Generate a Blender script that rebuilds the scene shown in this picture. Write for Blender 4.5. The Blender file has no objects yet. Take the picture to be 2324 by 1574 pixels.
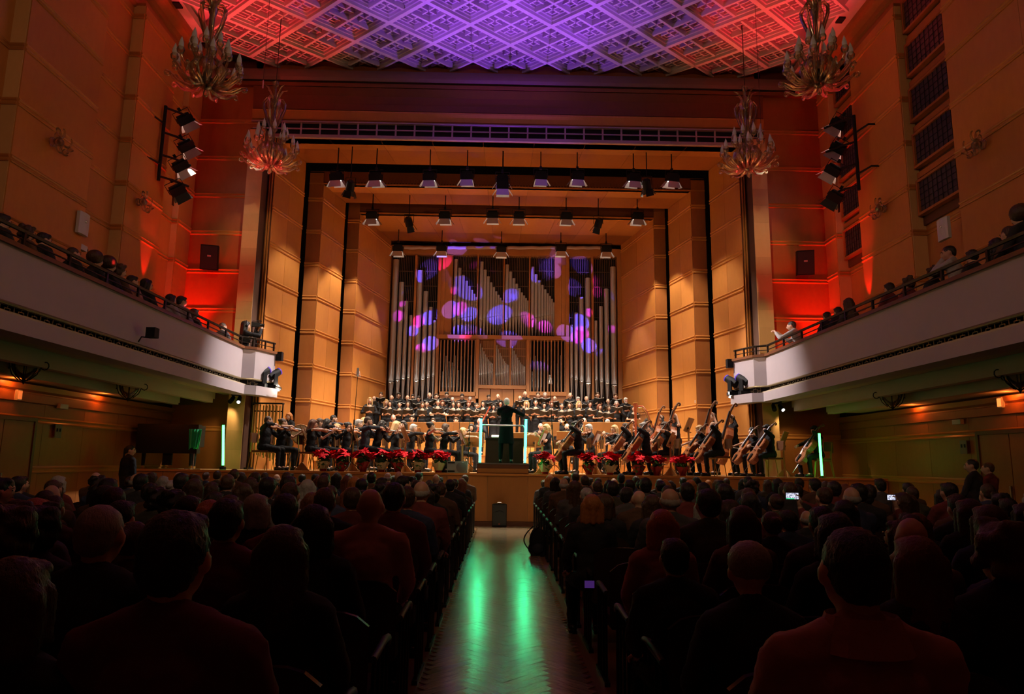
import bpy, math, random
import numpy as np
from mathutils import Vector, Matrix

random.seed(7)
S = bpy.context.scene
COL = S.collection
R = math.radians
PI = math.pi

# ------------------------------------------------------------------ camera
CAMP = np.array([-0.1, 0.0, 1.57])
FPX = 1583.0
YAW, PITCH, ROLL = 0.0140, R(9.409), 0.0135
_f = np.array([math.sin(YAW)*math.cos(PITCH), math.cos(YAW)*math.cos(PITCH), math.sin(PITCH)])
_r = np.array([math.cos(YAW), -math.sin(YAW), 0.0])
_u = np.cross(_r, _f)
RX = math.cos(ROLL)*_r + math.sin(ROLL)*_u
UX = -math.sin(ROLL)*_r + math.cos(ROLL)*_u
cd = bpy.data.cameras.new('camera')
cam = bpy.data.objects.new('camera', cd)
COL.objects.link(cam)
cam.matrix_world = Matrix(((RX[0], UX[0], -_f[0], CAMP[0]), (RX[1], UX[1], -_f[1], CAMP[1]),
                           (RX[2], UX[2], -_f[2], CAMP[2]), (0, 0, 0, 1)))
cd.sensor_width = 36.0
cd.lens = FPX/2324*36.0
cd.clip_start = 0.05
cd.clip_end = 200
S.camera = cam


def atY(x, y, Y):
    d = (x-1162)/FPX*RX + (787-y)/FPX*UX + _f
    return CAMP + (Y-CAMP[1])/d[1]*d


def atX(x, y, X):
    d = (x-1162)/FPX*RX + (787-y)/FPX*UX + _f
    return CAMP + (X-CAMP[0])/d[0]*d


# ------------------------------------------------------------------ world, exposure
W = bpy.data.worlds.new('world')
S.world = W
W.use_nodes = True
W.node_tree.nodes['Background'].inputs[0].default_value = (0.05, 0.02, 0.015, 1)
W.node_tree.nodes['Background'].inputs[1].default_value = 0.02
S.view_settings.view_transform = 'Standard'
S.view_settings.look = 'None'
S.view_settings.exposure = 0.0
S.view_settings.gamma = 1.0
S.view_settings.use_curve_mapping = False
S.cycles.use_denoising = True
S.cycles.max_bounces = 6
S.cycles.diffuse_bounces = 3
S.cycles.glossy_bounces = 3
S.cycles.transparent_max_bounces = 16
S.cycles.sample_clamp_indirect = 4.0
S.cycles.use_light_tree = True


# ------------------------------------------------------------------ lights
def light(kind, loc, to, power, col, size=0.15, angle=60, blend=0.35, sy=None):
    d = bpy.data.lights.new(kind.lower()+'_light', kind)
    d.energy = power
    d.color = col
    if kind == 'SPOT':
        d.spot_size = R(angle)
        d.spot_blend = blend
        d.shadow_soft_size = size
    elif kind == 'AREA':
        d.size = size
        if sy:
            d.shape = 'RECTANGLE'
            d.size_y = sy
    else:
        d.shadow_soft_size = size
    o = bpy.data.objects.new(kind.lower()+'_light', d)
    COL.objects.link(o)
    o.location = loc
    v = Vector(to)-Vector(loc)
    o.rotation_euler = v.to_track_quat('-Z', 'Y').to_euler()
    return o


WARM = (1.0, 0.85, 0.66)
# lit lanterns hanging over the stage (row one, two, three): x, y, z
ROW1 = [(-5.39, 20.9, 10.25), (-4.17, 20.9, 10.27), (-2.48, 20.9, 10.31), (-1.3, 20.9, 10.36), (-0.18, 20.9, 10.28),
        (1.03, 20.9, 10.41), (2.19, 20.9, 10.43), (3.98, 20.9, 10.41), (5.2, 20.9, 10.43)]
ROW2 = [(-4.7, 23.3, 9.86), (-2.17, 23.3, 9.91), (-0.51, 23.3, 9.97), (0.41, 23.3, 9.96), (2.06, 23.3, 9.97), (4.56, 23.3, 10.02)]
ROW3 = [(-4.23, 26.3, 9.63), (-2.53, 26.3, 9.66), (-0.2, 26.3, 9.66), (2.13, 26.3, 9.74), (3.91, 26.3, 9.74)]
for i, (x, y, z) in enumerate(ROW1):
    light('SPOT', (x, y-0.02, z-0.1), (x*1.05, 21.4, 1.3), 1500 if abs(x) < 3.5 else 720, WARM, 0.03, 76, 0.45)
for i, (x, y, z) in enumerate(ROW2):
    light('SPOT', (x, y-0.02, z-0.1), (x*1.08, 24.0, 1.5), 1350 if abs(x) < 3.5 else 800, WARM, 0.03, 76, 0.35)
for i, (x, y, z) in enumerate(ROW3):
    light('SPOT', (x, y-0.02, z-0.1), (x*0.9, 25.3, 2.2), 700, WARM, 0.03, 56, 0.3)
# front light from the hall-side lantern ladders
for sx in (-1, 1):
    for k in range(4):
        light('SPOT', (sx*8.7, 18.0, 10.3-0.5*k), (-sx*3.0+sx*1.8*k, 21.5, 2.2), 2200, WARM, 0.05, 36, 0.5)
# lanterns high at the back of the hall on organ foot, choir and orchestra
for x in (-4.5, 0, 4.5):
    light('SPOT', (x, -1.0, 11.8), (x*0.6, 25.0, 2.6), 4200, (1.0, 0.86, 0.70), 0.1, 17, 0.8)
light('SPOT', (0, -2.0, 9.5), (0, 19.0, 7.0), 620, (1.0, 0.66, 0.36), 0.3, 86, 0.4)
# ceiling colour wash from fixtures on the balconies, then an added fill set
RED = (1.0, 0.04, 0.055)
for sx in (-1, 1):
    light('SPOT', (sx*7.9, 18.9, 5.0), (sx*6.9, 17.7, 13.7), 2500, RED, 0.12, 36, 0.45)
    light('SPOT', (sx*7.9, 16.6, 5.0), (sx*7.2, 15.4, 13.7), 1600, RED, 0.12, 46, 0.6)
    light('SPOT', (sx*6.6, 19.3, 4.6), (-sx*0.6, 17.6, 13.7), 3600, (0.25, 0.05, 1.0), 0.12, 34, 0.5)
    light('SPOT', (sx*7.6, 13.2, 5.0), (sx*7.2, 16.6, 13.7), 3800, RED, 0.1, 27, 0.6)  # added fill set from nearer the camera, brightens the coffers
    light('SPOT', (sx*6.0, 13.0, 5.2), (sx*2.0, 16.7, 13.7), 3000, (0.36, 0.09, 1.0), 0.1, 28, 0.6)
    # red wash up the hall wall beside the proscenium
    light('SPOT', (sx*8.35, 19.84, 4.5), (sx*8.75, 20.2, 9.5), 45, (1.0, 0.02, 0.012), 0.1, 110, 0.7)
    light('SPOT', (sx*9.2, 19.84, 4.5), (sx*8.9, 20.25, 12.5), 700, (1.0, 0.02, 0.012), 0.1, 60, 0.8)
    # added narrow spots, no lantern there, brightening the pale pilaster
    light('SPOT', (-sx*1.0, 3.0, 12.0), (sx*7.5, 19.8, 5.2), 6500, (1.0, 0.74, 0.46), 0.05, 7, 1.0)
    light('SPOT', (-sx*1.0, 3.0, 12.0), (sx*7.5, 19.8, 8.2), 3500, (1.0, 0.74, 0.46), 0.05, 7, 1.0)
    light('SPOT', (sx*8.2, 17.6, 4.7), (sx*8.9, 20.3, 8.6), 130, (1.0, 0.02, 0.012), 0.1, 80, 0.8)  # added broad red fill, softens the wall wash gradient
    light('SPOT', (sx*7.9, 17.2, 5.2), (sx*9.6, 18.4, 9.0), 170, (1.0, 0.03, 0.02), 0.1, 46, 0.8)
light('SPOT', (-9.02, 17.38, 5.45), (-9.55, 17.45, 9.5), 240, (1.0, 0.02, 0.02), 0.03, 26, 0.45)
light('SPOT', (9.25, 17.6, 5.4), (9.75, 17.75, 9.4), 240, (1.0, 0.02, 0.02), 0.03, 26, 0.45)
# added fill spots: warm on near side walls, mauve-white on balcony fronts
for sx in (-1, 1):
    light('SPOT', (-sx*5.0, 8.0, 12.5), (sx*9.7, 11.0, 7.5), 130, (1.0, 0.62, 0.30), 0.4, 76, 0.9)
    light('SPOT', (sx*1.2, 21.2, 9.6), (sx*7.3, 18.9, 4.0), 4300, (1.0, 0.88, 0.86), 0.1, 30, 0.9)
    light('SPOT', (-sx*6.5, 3.0, 11.0), (sx*7.3, 13.0, 4.1), 170, (1.0, 0.50, 0.56), 0.4, 55, 0.9)
light('SPOT', (0, 10.0, 12.5), (0, 17.4, 0.2), 850, (1.0, 0.72, 0.45), 0.2, 22, 0.9)  # added spot brightening the stage front and aisle floor
light('AREA', (0, 5.0, 13.0), (0, 8.0, 0), 40, (1.0, 0.24, 0.19), 9.0)  # unseen area fill standing in for red bounce over the stalls


def gobo(loc, to, power, col, angle, scale, seed, lo, hi):
    o = light('SPOT', loc, to, power, col, 0.01, angle, 0.3)
    nt = o.data
    nt.use_nodes = True
    t = nt.node_tree
    em = t.nodes['Emission']
    tc = t.nodes.new('ShaderNodeTexCoord')
    mp = t.nodes.new('ShaderNodeMapping')
    mp.inputs['Location'].default_value = (seed, seed*0.7, 0)
    no = t.nodes.new('ShaderNodeTexVoronoi')
    no.inputs['Scale'].default_value = scale
    cr = t.nodes.new('ShaderNodeMapRange')
    cr.inputs['From Min'].default_value = lo
    cr.inputs['From Max'].default_value = hi
    t.links.new(tc.outputs['Normal'], mp.inputs[0])
    t.links.new(mp.outputs[0], no.inputs['Vector'])
    t.links.new(no.outputs['Distance'], cr.inputs[0])
    t.links.new(cr.outputs[0], em.inputs['Strength'])
    return o


for sx in (-1, 1):
    gobo((sx*6.35, 20.55, 4.30), (sx*1.6, 28, 8.0), 12000, (0.12, 0.08, 1.0), 34, 9.0, 3.1+sx, 0.36, 0.33)
    gobo((sx*6.30, 20.60, 4.15), (sx*2.6, 28, 7.8), 7500, (1.0, 0.03, 0.85), 24, 9.0, 5.3+sx, 0.30, 0.26)


# ------------------------------------------------------------------ mesh helper
def hexc(h):
    h = h.lstrip('#')
    c = [int(h[i:i+2], 16)/255 for i in (0, 2, 4)]
    return tuple(((x+0.055)/1.055)**2.4 if x > 0.04045 else x/12.92 for x in c)


class MB:
    def __init__(s):
        s.v = []
        s.f = []
        s.mi = []
        s.cur = 0

    def add(s, vs, fs, M=None):
        b = len(s.v)
        if M is not None:
            vs = [tuple(M @ Vector(p)) for p in vs]
        s.v.extend([tuple(p) for p in vs])
        for f in fs:
            s.f.append(tuple(i+b for i in f))
            s.mi.append(s.cur)
        return s

    def box(s, x0, x1, y0, y1, z0, z1, M=None):
        v = [(x0, y0, z0), (x1, y0, z0), (x1, y1, z0), (x0, y1, z0), (x0, y0, z1), (x1, y0, z1), (x1, y1, z1), (x0, y1, z1)]
        return s.add(v, [(3, 2, 1, 0), (4, 5, 6, 7), (0, 1, 5, 4), (1, 2, 6, 5), (2, 3, 7, 6), (3, 0, 4, 7)], M)

    def prism(s, poly, z0, z1, M=None):
        n = len(poly)
        v = [(x, y, z0) for x, y in poly]+[(x, y, z1) for x, y in poly]
        fs = [tuple(reversed(range(n))), tuple(range(n, 2*n))]
        fs += [(i, (i+1) % n, (i+1) % n+n, i+n) for i in range(n)]
        return s.add(v, fs, M)

    def tube(s, pts, r, n=6, cap=True, M=None):
        pts = [Vector(p) for p in pts]
        m = len(pts)
        rs = r if isinstance(r, (list, tuple)) else [r]*m
        vs = []
        t0 = (pts[1]-pts[0]).normalized()
        ref = Vector((0, 0, 1)) if abs(t0.z) < 0.9 else Vector((1, 0, 0))
        a = t0.cross(ref).normalized()
        for i, p in enumerate(pts):
            t = (pts[min(i+1, m-1)]-pts[max(i-1, 0)])
            t = t.normalized() if t.length > 1e-9 else t0
            a = (a-t*a.dot(t))
            a = a.normalized() if a.length > 1e-6 else t.orthogonal().normalized()
            b = t.cross(a)
            for k in range(n):
                th = 2*PI*k/n
                vs.append(p+(a*math.cos(th)+b*math.sin(th))*rs[i])
        fs = []
        for i in range(m-1):
            for k in range(n):
                k2 = (k+1) % n
                fs.append((i*n+k, i*n+k2, (i+1)*n+k2, (i+1)*n+k))
        if cap:
            fs.append(tuple(reversed(range(n))))
            fs.append(tuple(range((m-1)*n, m*n)))
        return s.add(vs, fs, M)

    def cap(s, a, b, ra, rb, n=8, M=None):
        # closed capsule (tapered) from a to b
        a, b = Vector(a), Vector(b)
        d = (b-a)
        L = max(d.length, 1e-5)
        d /= L
        pts = [a-d*ra*0.98, a-d*ra*0.7, a, b, b+d*rb*0.7, b+d*rb*0.98]
        return s.tube(pts, [ra*0.15, ra*0.72, ra, rb, rb*0.72, rb*0.15], n, True, M)

    def ell(s, c, r, n=12, m=8, M=None):
        vs = [(c[0], c[1], c[2]-r[2])]
        for j in range(1, m):
            ph = -PI/2+PI*j/m
            for k in range(n):
                th = 2*PI*k/n
                vs.append((c[0]+r[0]*math.cos(ph)*math.cos(th), c[1]+r[1]*math.cos(ph)*math.sin(th), c[2]+r[2]*math.sin(ph)))
        vs.append((c[0], c[1], c[2]+r[2]))
        fs = []
        for k in range(n):
            fs.append((0, 1+(k+1) % n, 1+k))
        for j in range(m-2):
            for k in range(n):
                k2 = (k+1) % n
                fs.append((1+j*n+k, 1+j*n+k2, 1+(j+1)*n+k2, 1+(j+1)*n+k))
        t = len(vs)-1
        for k in range(n):
            fs.append((t, 1+(m-2)*n+k, 1+(m-2)*n+(k+1) % n))
        return s.add(vs, fs, M)

    def lathe(s, prof, n=12, M=None):
        vs = []
        for r, z in prof:
            for k in range(n):
                th = 2*PI*k/n
                vs.append((r*math.cos(th), r*math.sin(th), z))
        fs = []
        for i in range(len(prof)-1):
            for k in range(n):
                k2 = (k+1) % n
                fs.append((i*n+k, i*n+k2, (i+1)*n+k2, (i+1)*n+k))
        fs.append(tuple(reversed(range(n))))
        fs.append(tuple(range((len(prof)-1)*n, len(prof)*n)))
        return s.add(vs, fs, M)

    def sweep(s, path, prof, closed=False):
        # prof (offset, z) swept along an xy path; offset to the left of travel
        n = len(path)
        m = len(prof)
        vs = []
        for i, (x, y) in enumerate(path):
            a = Vector(path[max(i-1, 0)])
            b = Vector(path[min(i+1, n-1)])
            p = Vector((x, y))
            d1 = (p-a).normalized() if i > 0 else (b-p).normalized()
            d2 = (b-p).normalized() if i < n-1 else d1
            n1 = Vector((-d1.y, d1.x))
            n2 = Vector((-d2.y, d2.x))
            nn = (n1+n2).normalized()
            k = 1/max(nn.dot(n1), 0.3)
            for o, z in prof:
                vs.append((x+nn.x*o*k, y+nn.y*o*k, z))
        fs = []
        for i in range(n-1):
            for j in range(m):
                j2 = (j+1) % m
                fs.append((i*m+j, (i+1)*m+j, (i+1)*m+j2, i*m+j2))
        fs.append(tuple(range(m)))
        fs.append(tuple(reversed(range((n-1)*m, n*m))))
        return s.add(vs, fs)

    def mesh(s, name, mat=None, smooth=None):
        me = bpy.data.meshes.new(name)
        me.from_pydata(s.v, [], s.f)
        if mat is not None:
            for mm in (mat if isinstance(mat, (list, tuple)) else [mat]):
                me.materials.append(mm)
        if isinstance(mat, (list, tuple)) and len(mat) > 1:
            me.polygons.foreach_set('material_index', s.mi)
        if smooth:
            me.polygons.foreach_set('use_smooth', [True]*len(s.f))
            me.set_sharp_from_angle(angle=R(smooth))
        me.update()
        return me

    def obj(s, name, mat, parent=None, loc=None, rz=0, smooth=None):
        return put(s.mesh(name, mat, smooth), name, parent, loc, rz)


def put(me, name, parent=None, loc=None, rz=0):
    o = bpy.data.objects.new(name, me)
    COL.objects.link(o)
    if parent is not None:
        o.parent = parent
    if loc is not None:
        o.location = loc
    if rz:
        o.rotation_euler = (0, 0, rz)
    return o


def tag(o, label, cat, group=None):
    o['label'] = label
    o['category'] = cat
    if group:
        o['group'] = group
    return o


def thing(name, label, cat, loc=(0, 0, 0), rz=0, group=None):
    return tag(put(None, name, None, loc, rz), label, cat, group)


def struct(o):
    o['kind'] = 'structure'
    return o


def dup(o, loc=None, rot=None, label=None, scale=None, parent=None):
    c = o.copy()
    COL.objects.link(c)
    if parent is not None:
        c.parent = parent
    if loc is not None:
        c.location = loc
    if rot is not None:
        c.rotation_euler = rot if isinstance(rot, (tuple, list)) else (0, 0, rot)
    if scale is not None:
        c.scale = (scale,)*3 if isinstance(scale, (int, float)) else scale
    if label:
        c['label'] = label
    for ch in o.children:
        dup(ch, parent=c)
    return c


def TR(loc=(0, 0, 0), rx=0, ry=0, rz=0, s=1):
    return Matrix.Translation(loc) @ Matrix.Rotation(rz, 4, 'Z') @ Matrix.Rotation(ry, 4, 'Y') @ Matrix.Rotation(rx, 4, 'X') @ Matrix.Scale(s, 4)


# ------------------------------------------------------------------ materials
def mat(name, col, rough=0.6, metal=0.0, spec=0.5, emit=None, es=0, coat=0):
    m = bpy.data.materials.new(name)
    m.use_nodes = True
    b = m.node_tree.nodes['Principled BSDF']
    b.inputs['Base Color'].default_value = (*col, 1)
    b.inputs['Roughness'].default_value = rough
    b.inputs['Metallic'].default_value = metal
    b.inputs['Specular IOR Level'].default_value = spec
    if coat:
        b.inputs['Coat Weight'].default_value = coat
    if emit:
        b.inputs['Emission Color'].default_value = (*emit, 1)
        b.inputs['Emission Strength'].default_value = es
    return m


def grain(name, c1, c2, rough=0.45, stretch=(1.2, 1.2, 8), scale=2.5, bump=0.0, rnd=0.12, spec=0.4, detail=5):
    """noise grain between two colours, slight value change object by object"""
    m = mat(name, c1, rough, spec=spec)
    t = m.node_tree
    b = t.nodes['Principled BSDF']
    tc = t.nodes.new('ShaderNodeTexCoord')
    mp = t.nodes.new('ShaderNodeMapping')
    mp.inputs['Scale'].default_value = stretch
    no = t.nodes.new('ShaderNodeTexNoise')
    no.inputs['Scale'].default_value = scale
    no.inputs['Detail'].default_value = detail
    no.inputs['Roughness'].default_value = 0.62
    mx = t.nodes.new('ShaderNodeMix')
    mx.data_type = 'RGBA'
    mx.inputs[6].default_value = (*c1, 1)
    mx.inputs[7].default_value = (*c2, 1)
    oi = t.nodes.new('ShaderNodeObjectInfo')
    hs = t.nodes.new('ShaderNodeHueSaturation')
    mr = t.nodes.new('ShaderNodeMapRange')
    mr.inputs['To Min'].default_value = 1-rnd
    mr.inputs['To Max'].default_value = 1+rnd
    t.links.new(tc.outputs['Object'], mp.inputs[0])
    t.links.new(mp.outputs[0], no.inputs['Vector'])
    t.links.new(no.outputs[0], mx.inputs[0])
    t.links.new(oi.outputs['Random'], mr.inputs[0])
    t.links.new(mr.outputs[0], hs.inputs['Value'])
    t.links.new(mx.outputs[2], hs.inputs['Color'])
    t.links.new(hs.outputs[0], b.inputs['Base Color'])
    if bump:
        bp = t.nodes.new('ShaderNodeBump')
        bp.inputs['Strength'].default_value = bump
        bp.inputs['Distance'].default_value = 0.02
        t.links.new(no.outputs[0], bp.inputs['Height'])
        t.links.new(bp.outputs[0], b.inputs['Normal'])
    return m


M = {}
M['veneer'] = grain('wood_veneer', (0.50, 0.185, 0.038), (0.60, 0.255, 0.062), 0.42, (3, 3, 1.2), 3.0)
M['veneer_d'] = grain('wood_veneer_dark', (0.33, 0.105, 0.024), (0.42, 0.15, 0.036), 0.42, (3, 3, 1.2), 3.0)
M['palewood_lit'] = grain('pale_veneer_lit', (0.66, 0.38, 0.15), (0.74, 0.46, 0.20), 0.4, (3, 3, 1.2), 3.0)  # pale pilaster wood; on pier reveals the paleness is painted light
M['header'] = grain('header_veneer_shaded', (0.17, 0.052, 0.015), (0.22, 0.07, 0.02), 0.45, (3, 3, 1.2), 3.0)  # veneer made darker, shade on headers and frieze put into its colour
M['header_p'] = grain('cornice_plaster_shaded', (0.20, 0.12, 0.11), (0.24, 0.15, 0.13), 0.7, (1, 1, 1), 6.0)  # cornice plaster darkened, its shade put into the colour
M['mould'] = grain('wood_moulding', (0.52, 0.20, 0.045), (0.60, 0.25, 0.06), 0.3, (1, 1, 4), 3.0)
M['slot'] = mat('dark_gap', (0.075, 0.028, 0.011), 0.8)
M['walnut'] = grain('walnut', (0.10, 0.04, 0.018), (0.16, 0.065, 0.03), 0.4, (1, 1, 6), 3.0)
M['plaster'] = grain('ceiling_plaster', (0.56, 0.50, 0.49), (0.62, 0.56, 0.54), 0.85, (1, 1, 1), 6.0, rnd=0.02)
M['cream'] = grain('balcony_plaster', (0.44, 0.375, 0.385), (0.49, 0.42, 0.43), 0.8, (1, 1, 1), 5.0, rnd=0.02)
M['soffit'] = grain('soffit_plaster', (0.50, 0.42, 0.28), (0.56, 0.48, 0.33), 0.8, (1, 1, 1), 5.0, rnd=0.02)
M['stagefloor'] = grain('stage_boards', (0.40, 0.20, 0.08), (0.50, 0.27, 0.11), 0.35, (10, 1, 1), 2.0)
M['stagefront'] = grain('stage_front', (0.36, 0.14, 0.03), (0.45, 0.19, 0.045), 0.4, (3, 3, 1.2), 3.0)
M['black'] = mat('black_paint', (0.010, 0.010, 0.011), 0.6, spec=0.2)
M['blackm'] = mat('black_metal', (0.02, 0.02, 0.022), 0.35, 0.6)
M['iron'] = mat('dark_iron', (0.035, 0.025, 0.018), 0.4, 0.7)
M['steel'] = mat('steel', (0.55, 0.55, 0.56), 0.28, 0.95)
M['pipe'] = mat('organ_pipe_tin', (0.60, 0.60, 0.63), 0.34, 0.6)
M['gold'] = mat('gold_tube', (0.62, 0.42, 0.14), 0.3, 0.85)
M['grille'] = mat('grille_rail', (0.42, 0.30, 0.34), 0.6)
M['bronze'] = mat('bronze_grille', (0.20, 0.15, 0.07), 0.45, 0.5)
M['void'] = mat('dark_recess', (0.008, 0.006, 0.005), 0.9)
M['dglass'] = mat('dark_window_mesh', (0.045, 0.035, 0.05), 0.35)
M['lampglow'] = mat('lamp_glow', (1, 1, 1), 0.5, emit=(1.0, 0.95, 0.85), es=9)
M['white'] = mat('white_plastic', (0.6, 0.6, 0.6), 0.5)
M['flap'] = mat('barn_door_lit', (0.55, 0.55, 0.58), 0.35, 0.3)  # pale grey paints lamp light onto the doors of lit lanterns


def glass(name, tint, gl=0.9, ior=1.5, rough=0.04, gfac=0.1, body=0.0):
    m = bpy.data.materials.new(name)
    m.use_nodes = True
    t = m.node_tree
    t.nodes.clear()
    out = t.nodes.new('ShaderNodeOutputMaterial')
    mx = t.nodes.new('ShaderNodeMixShader')
    fr = t.nodes.new('ShaderNodeFresnel')
    fr.inputs[0].default_value = ior
    ad = t.nodes.new('ShaderNodeMath')
    ad.operation = 'ADD'
    ad.inputs[1].default_value = gfac
    tr = t.nodes.new('ShaderNodeBsdfTransparent')
    tr.inputs[0].default_value = (*tint, 1)
    g = t.nodes.new('ShaderNodeBsdfGlossy')
    g.inputs['Roughness'].default_value = rough
    g.inputs['Color'].default_value = (gl, gl*0.95, gl*0.85, 1)
    t.links.new(fr.outputs[0], ad.inputs[0])
    t.links.new(ad.outputs[0], mx.inputs[0])
    t.links.new(tr.outputs[0], mx.inputs[1])
    t.links.new(g.outputs[0], mx.inputs[2])
    df = t.nodes.new('ShaderNodeBsdfDiffuse')
    df.inputs[0].default_value = (*tint, 1)
    m2 = t.nodes.new('ShaderNodeMixShader')
    m2.inputs[0].default_value = body
    t.links.new(mx.outputs[0], m2.inputs[1])
    t.links.new(df.outputs[0], m2.inputs[2])
    t.links.new(m2.outputs[0], out.inputs[0])
    return m


M['glass'] = glass('murano_glass', (0.90, 0.80, 0.62), 1.0, 1.5, 0.10, 0.09, 0.07)
M['bulb'] = mat('frosted_bulb', (0.55, 0.48, 0.42), 0.25, emit=(1, 0.8, 0.6), es=0.02)
M['clear'] = glass('clear_acrylic', (0.93, 0.93, 0.92), 0.5, 1.3, 0.05, 0.02)

# ------------------------------------------------------------------ setting
XL, XR = -9.6, 9.8          # side wall planes
YP = 20.3                   # proscenium wall
SF, SZ = 17.95, 1.29        # stage front, stage height
ZC = 13.7                   # underside of the ceiling ribs

flm = grain('hall_floor', (0.20, 0.11, 0.055), (0.26, 0.15, 0.075), 0.30, (9, 1, 1), 2.0)
floor = struct(MB().box(-11, 11, -6, 29, -0.2, 0).obj('floor', flm))
parq = grain('parquet', (0.36, 0.25, 0.15), (0.50, 0.36, 0.22), 0.15, (3, 12, 1), 2.2, bump=0.35, rnd=0.22, spec=1.0)
parq.node_tree.nodes['Principled BSDF'].inputs['IOR'].default_value = 1.8
parq.node_tree.nodes['Principled BSDF'].inputs['Coat Weight'].default_value = 1.0
parq.node_tree.nodes['Principled BSDF'].inputs['Coat Roughness'].default_value = 0.22
parq.node_tree.nodes['Principled BSDF'].inputs['Coat IOR'].default_value = 1.8


def parquet():
    L, Wd = 0.425, 0.085
    x0, x1, y0, y1 = -0.72, 0.70, 3.6, SF
    # herringbone: blocks laid head to side on a 45 degree lattice
    sel = []
    n = 5
    c = math.sqrt(0.5)
    for a in range(-120, 240):
        for b in range(-30, 40):
            # unit cell (w, w) shifts along the stair; (n, -n) to the next stair
            u = a*Wd+b*n*Wd
            v = a*Wd-b*n*Wd
            for (du, dv, sg) in ((L/2, Wd/2, 1), (Wd/2, Wd+L/2, -1)):
                px, py = u+du, v+dv
                X, Y = (px-py)*c, (px+py)*c
                if x0 <= X <= x1 and y0 <= Y <= y1-0.12:
                    sel.append((X, Y, sg))
    sel = sorted(set((round(q[0], 4), round(q[1], 4), q[2]) for q in sel), key=lambda q: q[1])
    me = MB().box(-L/2+0.0015, L/2-0.0015, -Wd/2+0.0015, Wd/2-0.0015, 0.0, 0.008).mesh('plank', parq)
    for cx, cy, sg in sel[:300]:
        o = put(me, 'plank', floor, (cx, cy, 0.0), sg*PI/4)
        o.rotation_euler = (R(random.uniform(-0.25, 0.25)), R(random.uniform(-0.25, 0.25)), sg*PI/4)
    mb = MB()
    for cx, cy, sg in sel[300:]:
        T = TR((cx, cy, 0), R(random.uniform(-0.25, 0.25)), R(random.uniform(-0.25, 0.25)), sg*PI/4)
        mb.box(-L/2+0.0015, L/2-0.0015, -Wd/2+0.0015, Wd/2-0.0015, 0.0, 0.008, T)
    if mb.v:
        o = mb.obj('far_planks', parq, floor)
        o['kind'] = 'stuff'


parquet()

# hall shell that closes the room behind the camera
struct(MB().box(-11, 11, -6.3, -6, 0, 14.5).obj('wall_back', M['veneer_d']))

# stage platform
stage = struct(MB().box(XL, XR, SF+0.05, 29, 0, SZ).obj('stage_floor', M['stagefloor']))
MB().box(XL, XR, SF-0.03, SF+0.25, SZ-0.05, SZ+0.004).obj('nosing', M['mould'], stage)
fw = 1.02
x = XL
while x < XR-0.02:
    x2 = min(x+fw, XR)
    MB().box(x+0.006, x2-0.006, SF, SF+0.05, 0.12, SZ-0.06).obj('panel', M['stagefront'], stage)
    x = x2
MB().box(XL, XR, SF-0.02, SF+0.05, 0.0, 0.11).obj('skirting', M['walnut'], stage)


def mould_prof(z):
    """double ridge moulding section, offset outwards"""
    return [(0.0, z-0.075), (0.035, z-0.07), (0.045, z-0.045), (0.03, z-0.02), (0.018, z-0.005),
            (0.018, z+0.012), (0.03, z+0.02), (0.045, z+0.045), (0.035, z+0.07), (0.0, z+0.075)]


def panelled(wall, path, levels, z0, z1, mt, splits=None, th=0.03, skip=None):
    """panels and mouldings along an xy path (left side of travel faces the room)"""
    lv = [z for z in levels if z0+0.15 < z < z1-0.15]
    edges = [z0]+lv+[z1]
    for i in range(len(path)-1):
        a, b = Vector(path[i]), Vector(path[i+1])
        d = b-a
        L = d.length
        if L < 0.02:
            continue
        d /= L
        n = Vector((-d.y, d.x))
        ns = splits[i] if splits else max(1, round(L/1.15))
        T = Matrix(((d.x, n.x, 0, a.x), (d.y, n.y, 0, a.y), (0, 0, 1, 0), (0, 0, 0, 1)))
        for k in range(len(edges)-1):
            lo = edges[k]+(0.07 if k else 0)
            hi = edges[k+1]-(0.07 if k < len(edges)-2 else 0)
            for j in range(ns):
                u0, u1 = L*j/ns, L*(j+1)/ns
                if skip and skip(i, j, (lo+hi)/2):
                    continue
                MB().box(u0+0.004, u1-0.004, -0.01, th*0.5, lo, hi, T).obj('panel', mt, wall)
    for z in lv:
        MB().sweep(path, mould_prof(z)).obj('moulding', M['mould'], wall)


LVL = [2.42, 3.45, 4.58, 5.71, 6.84, 7.97, 9.1, 10.23, 11.36]
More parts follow.
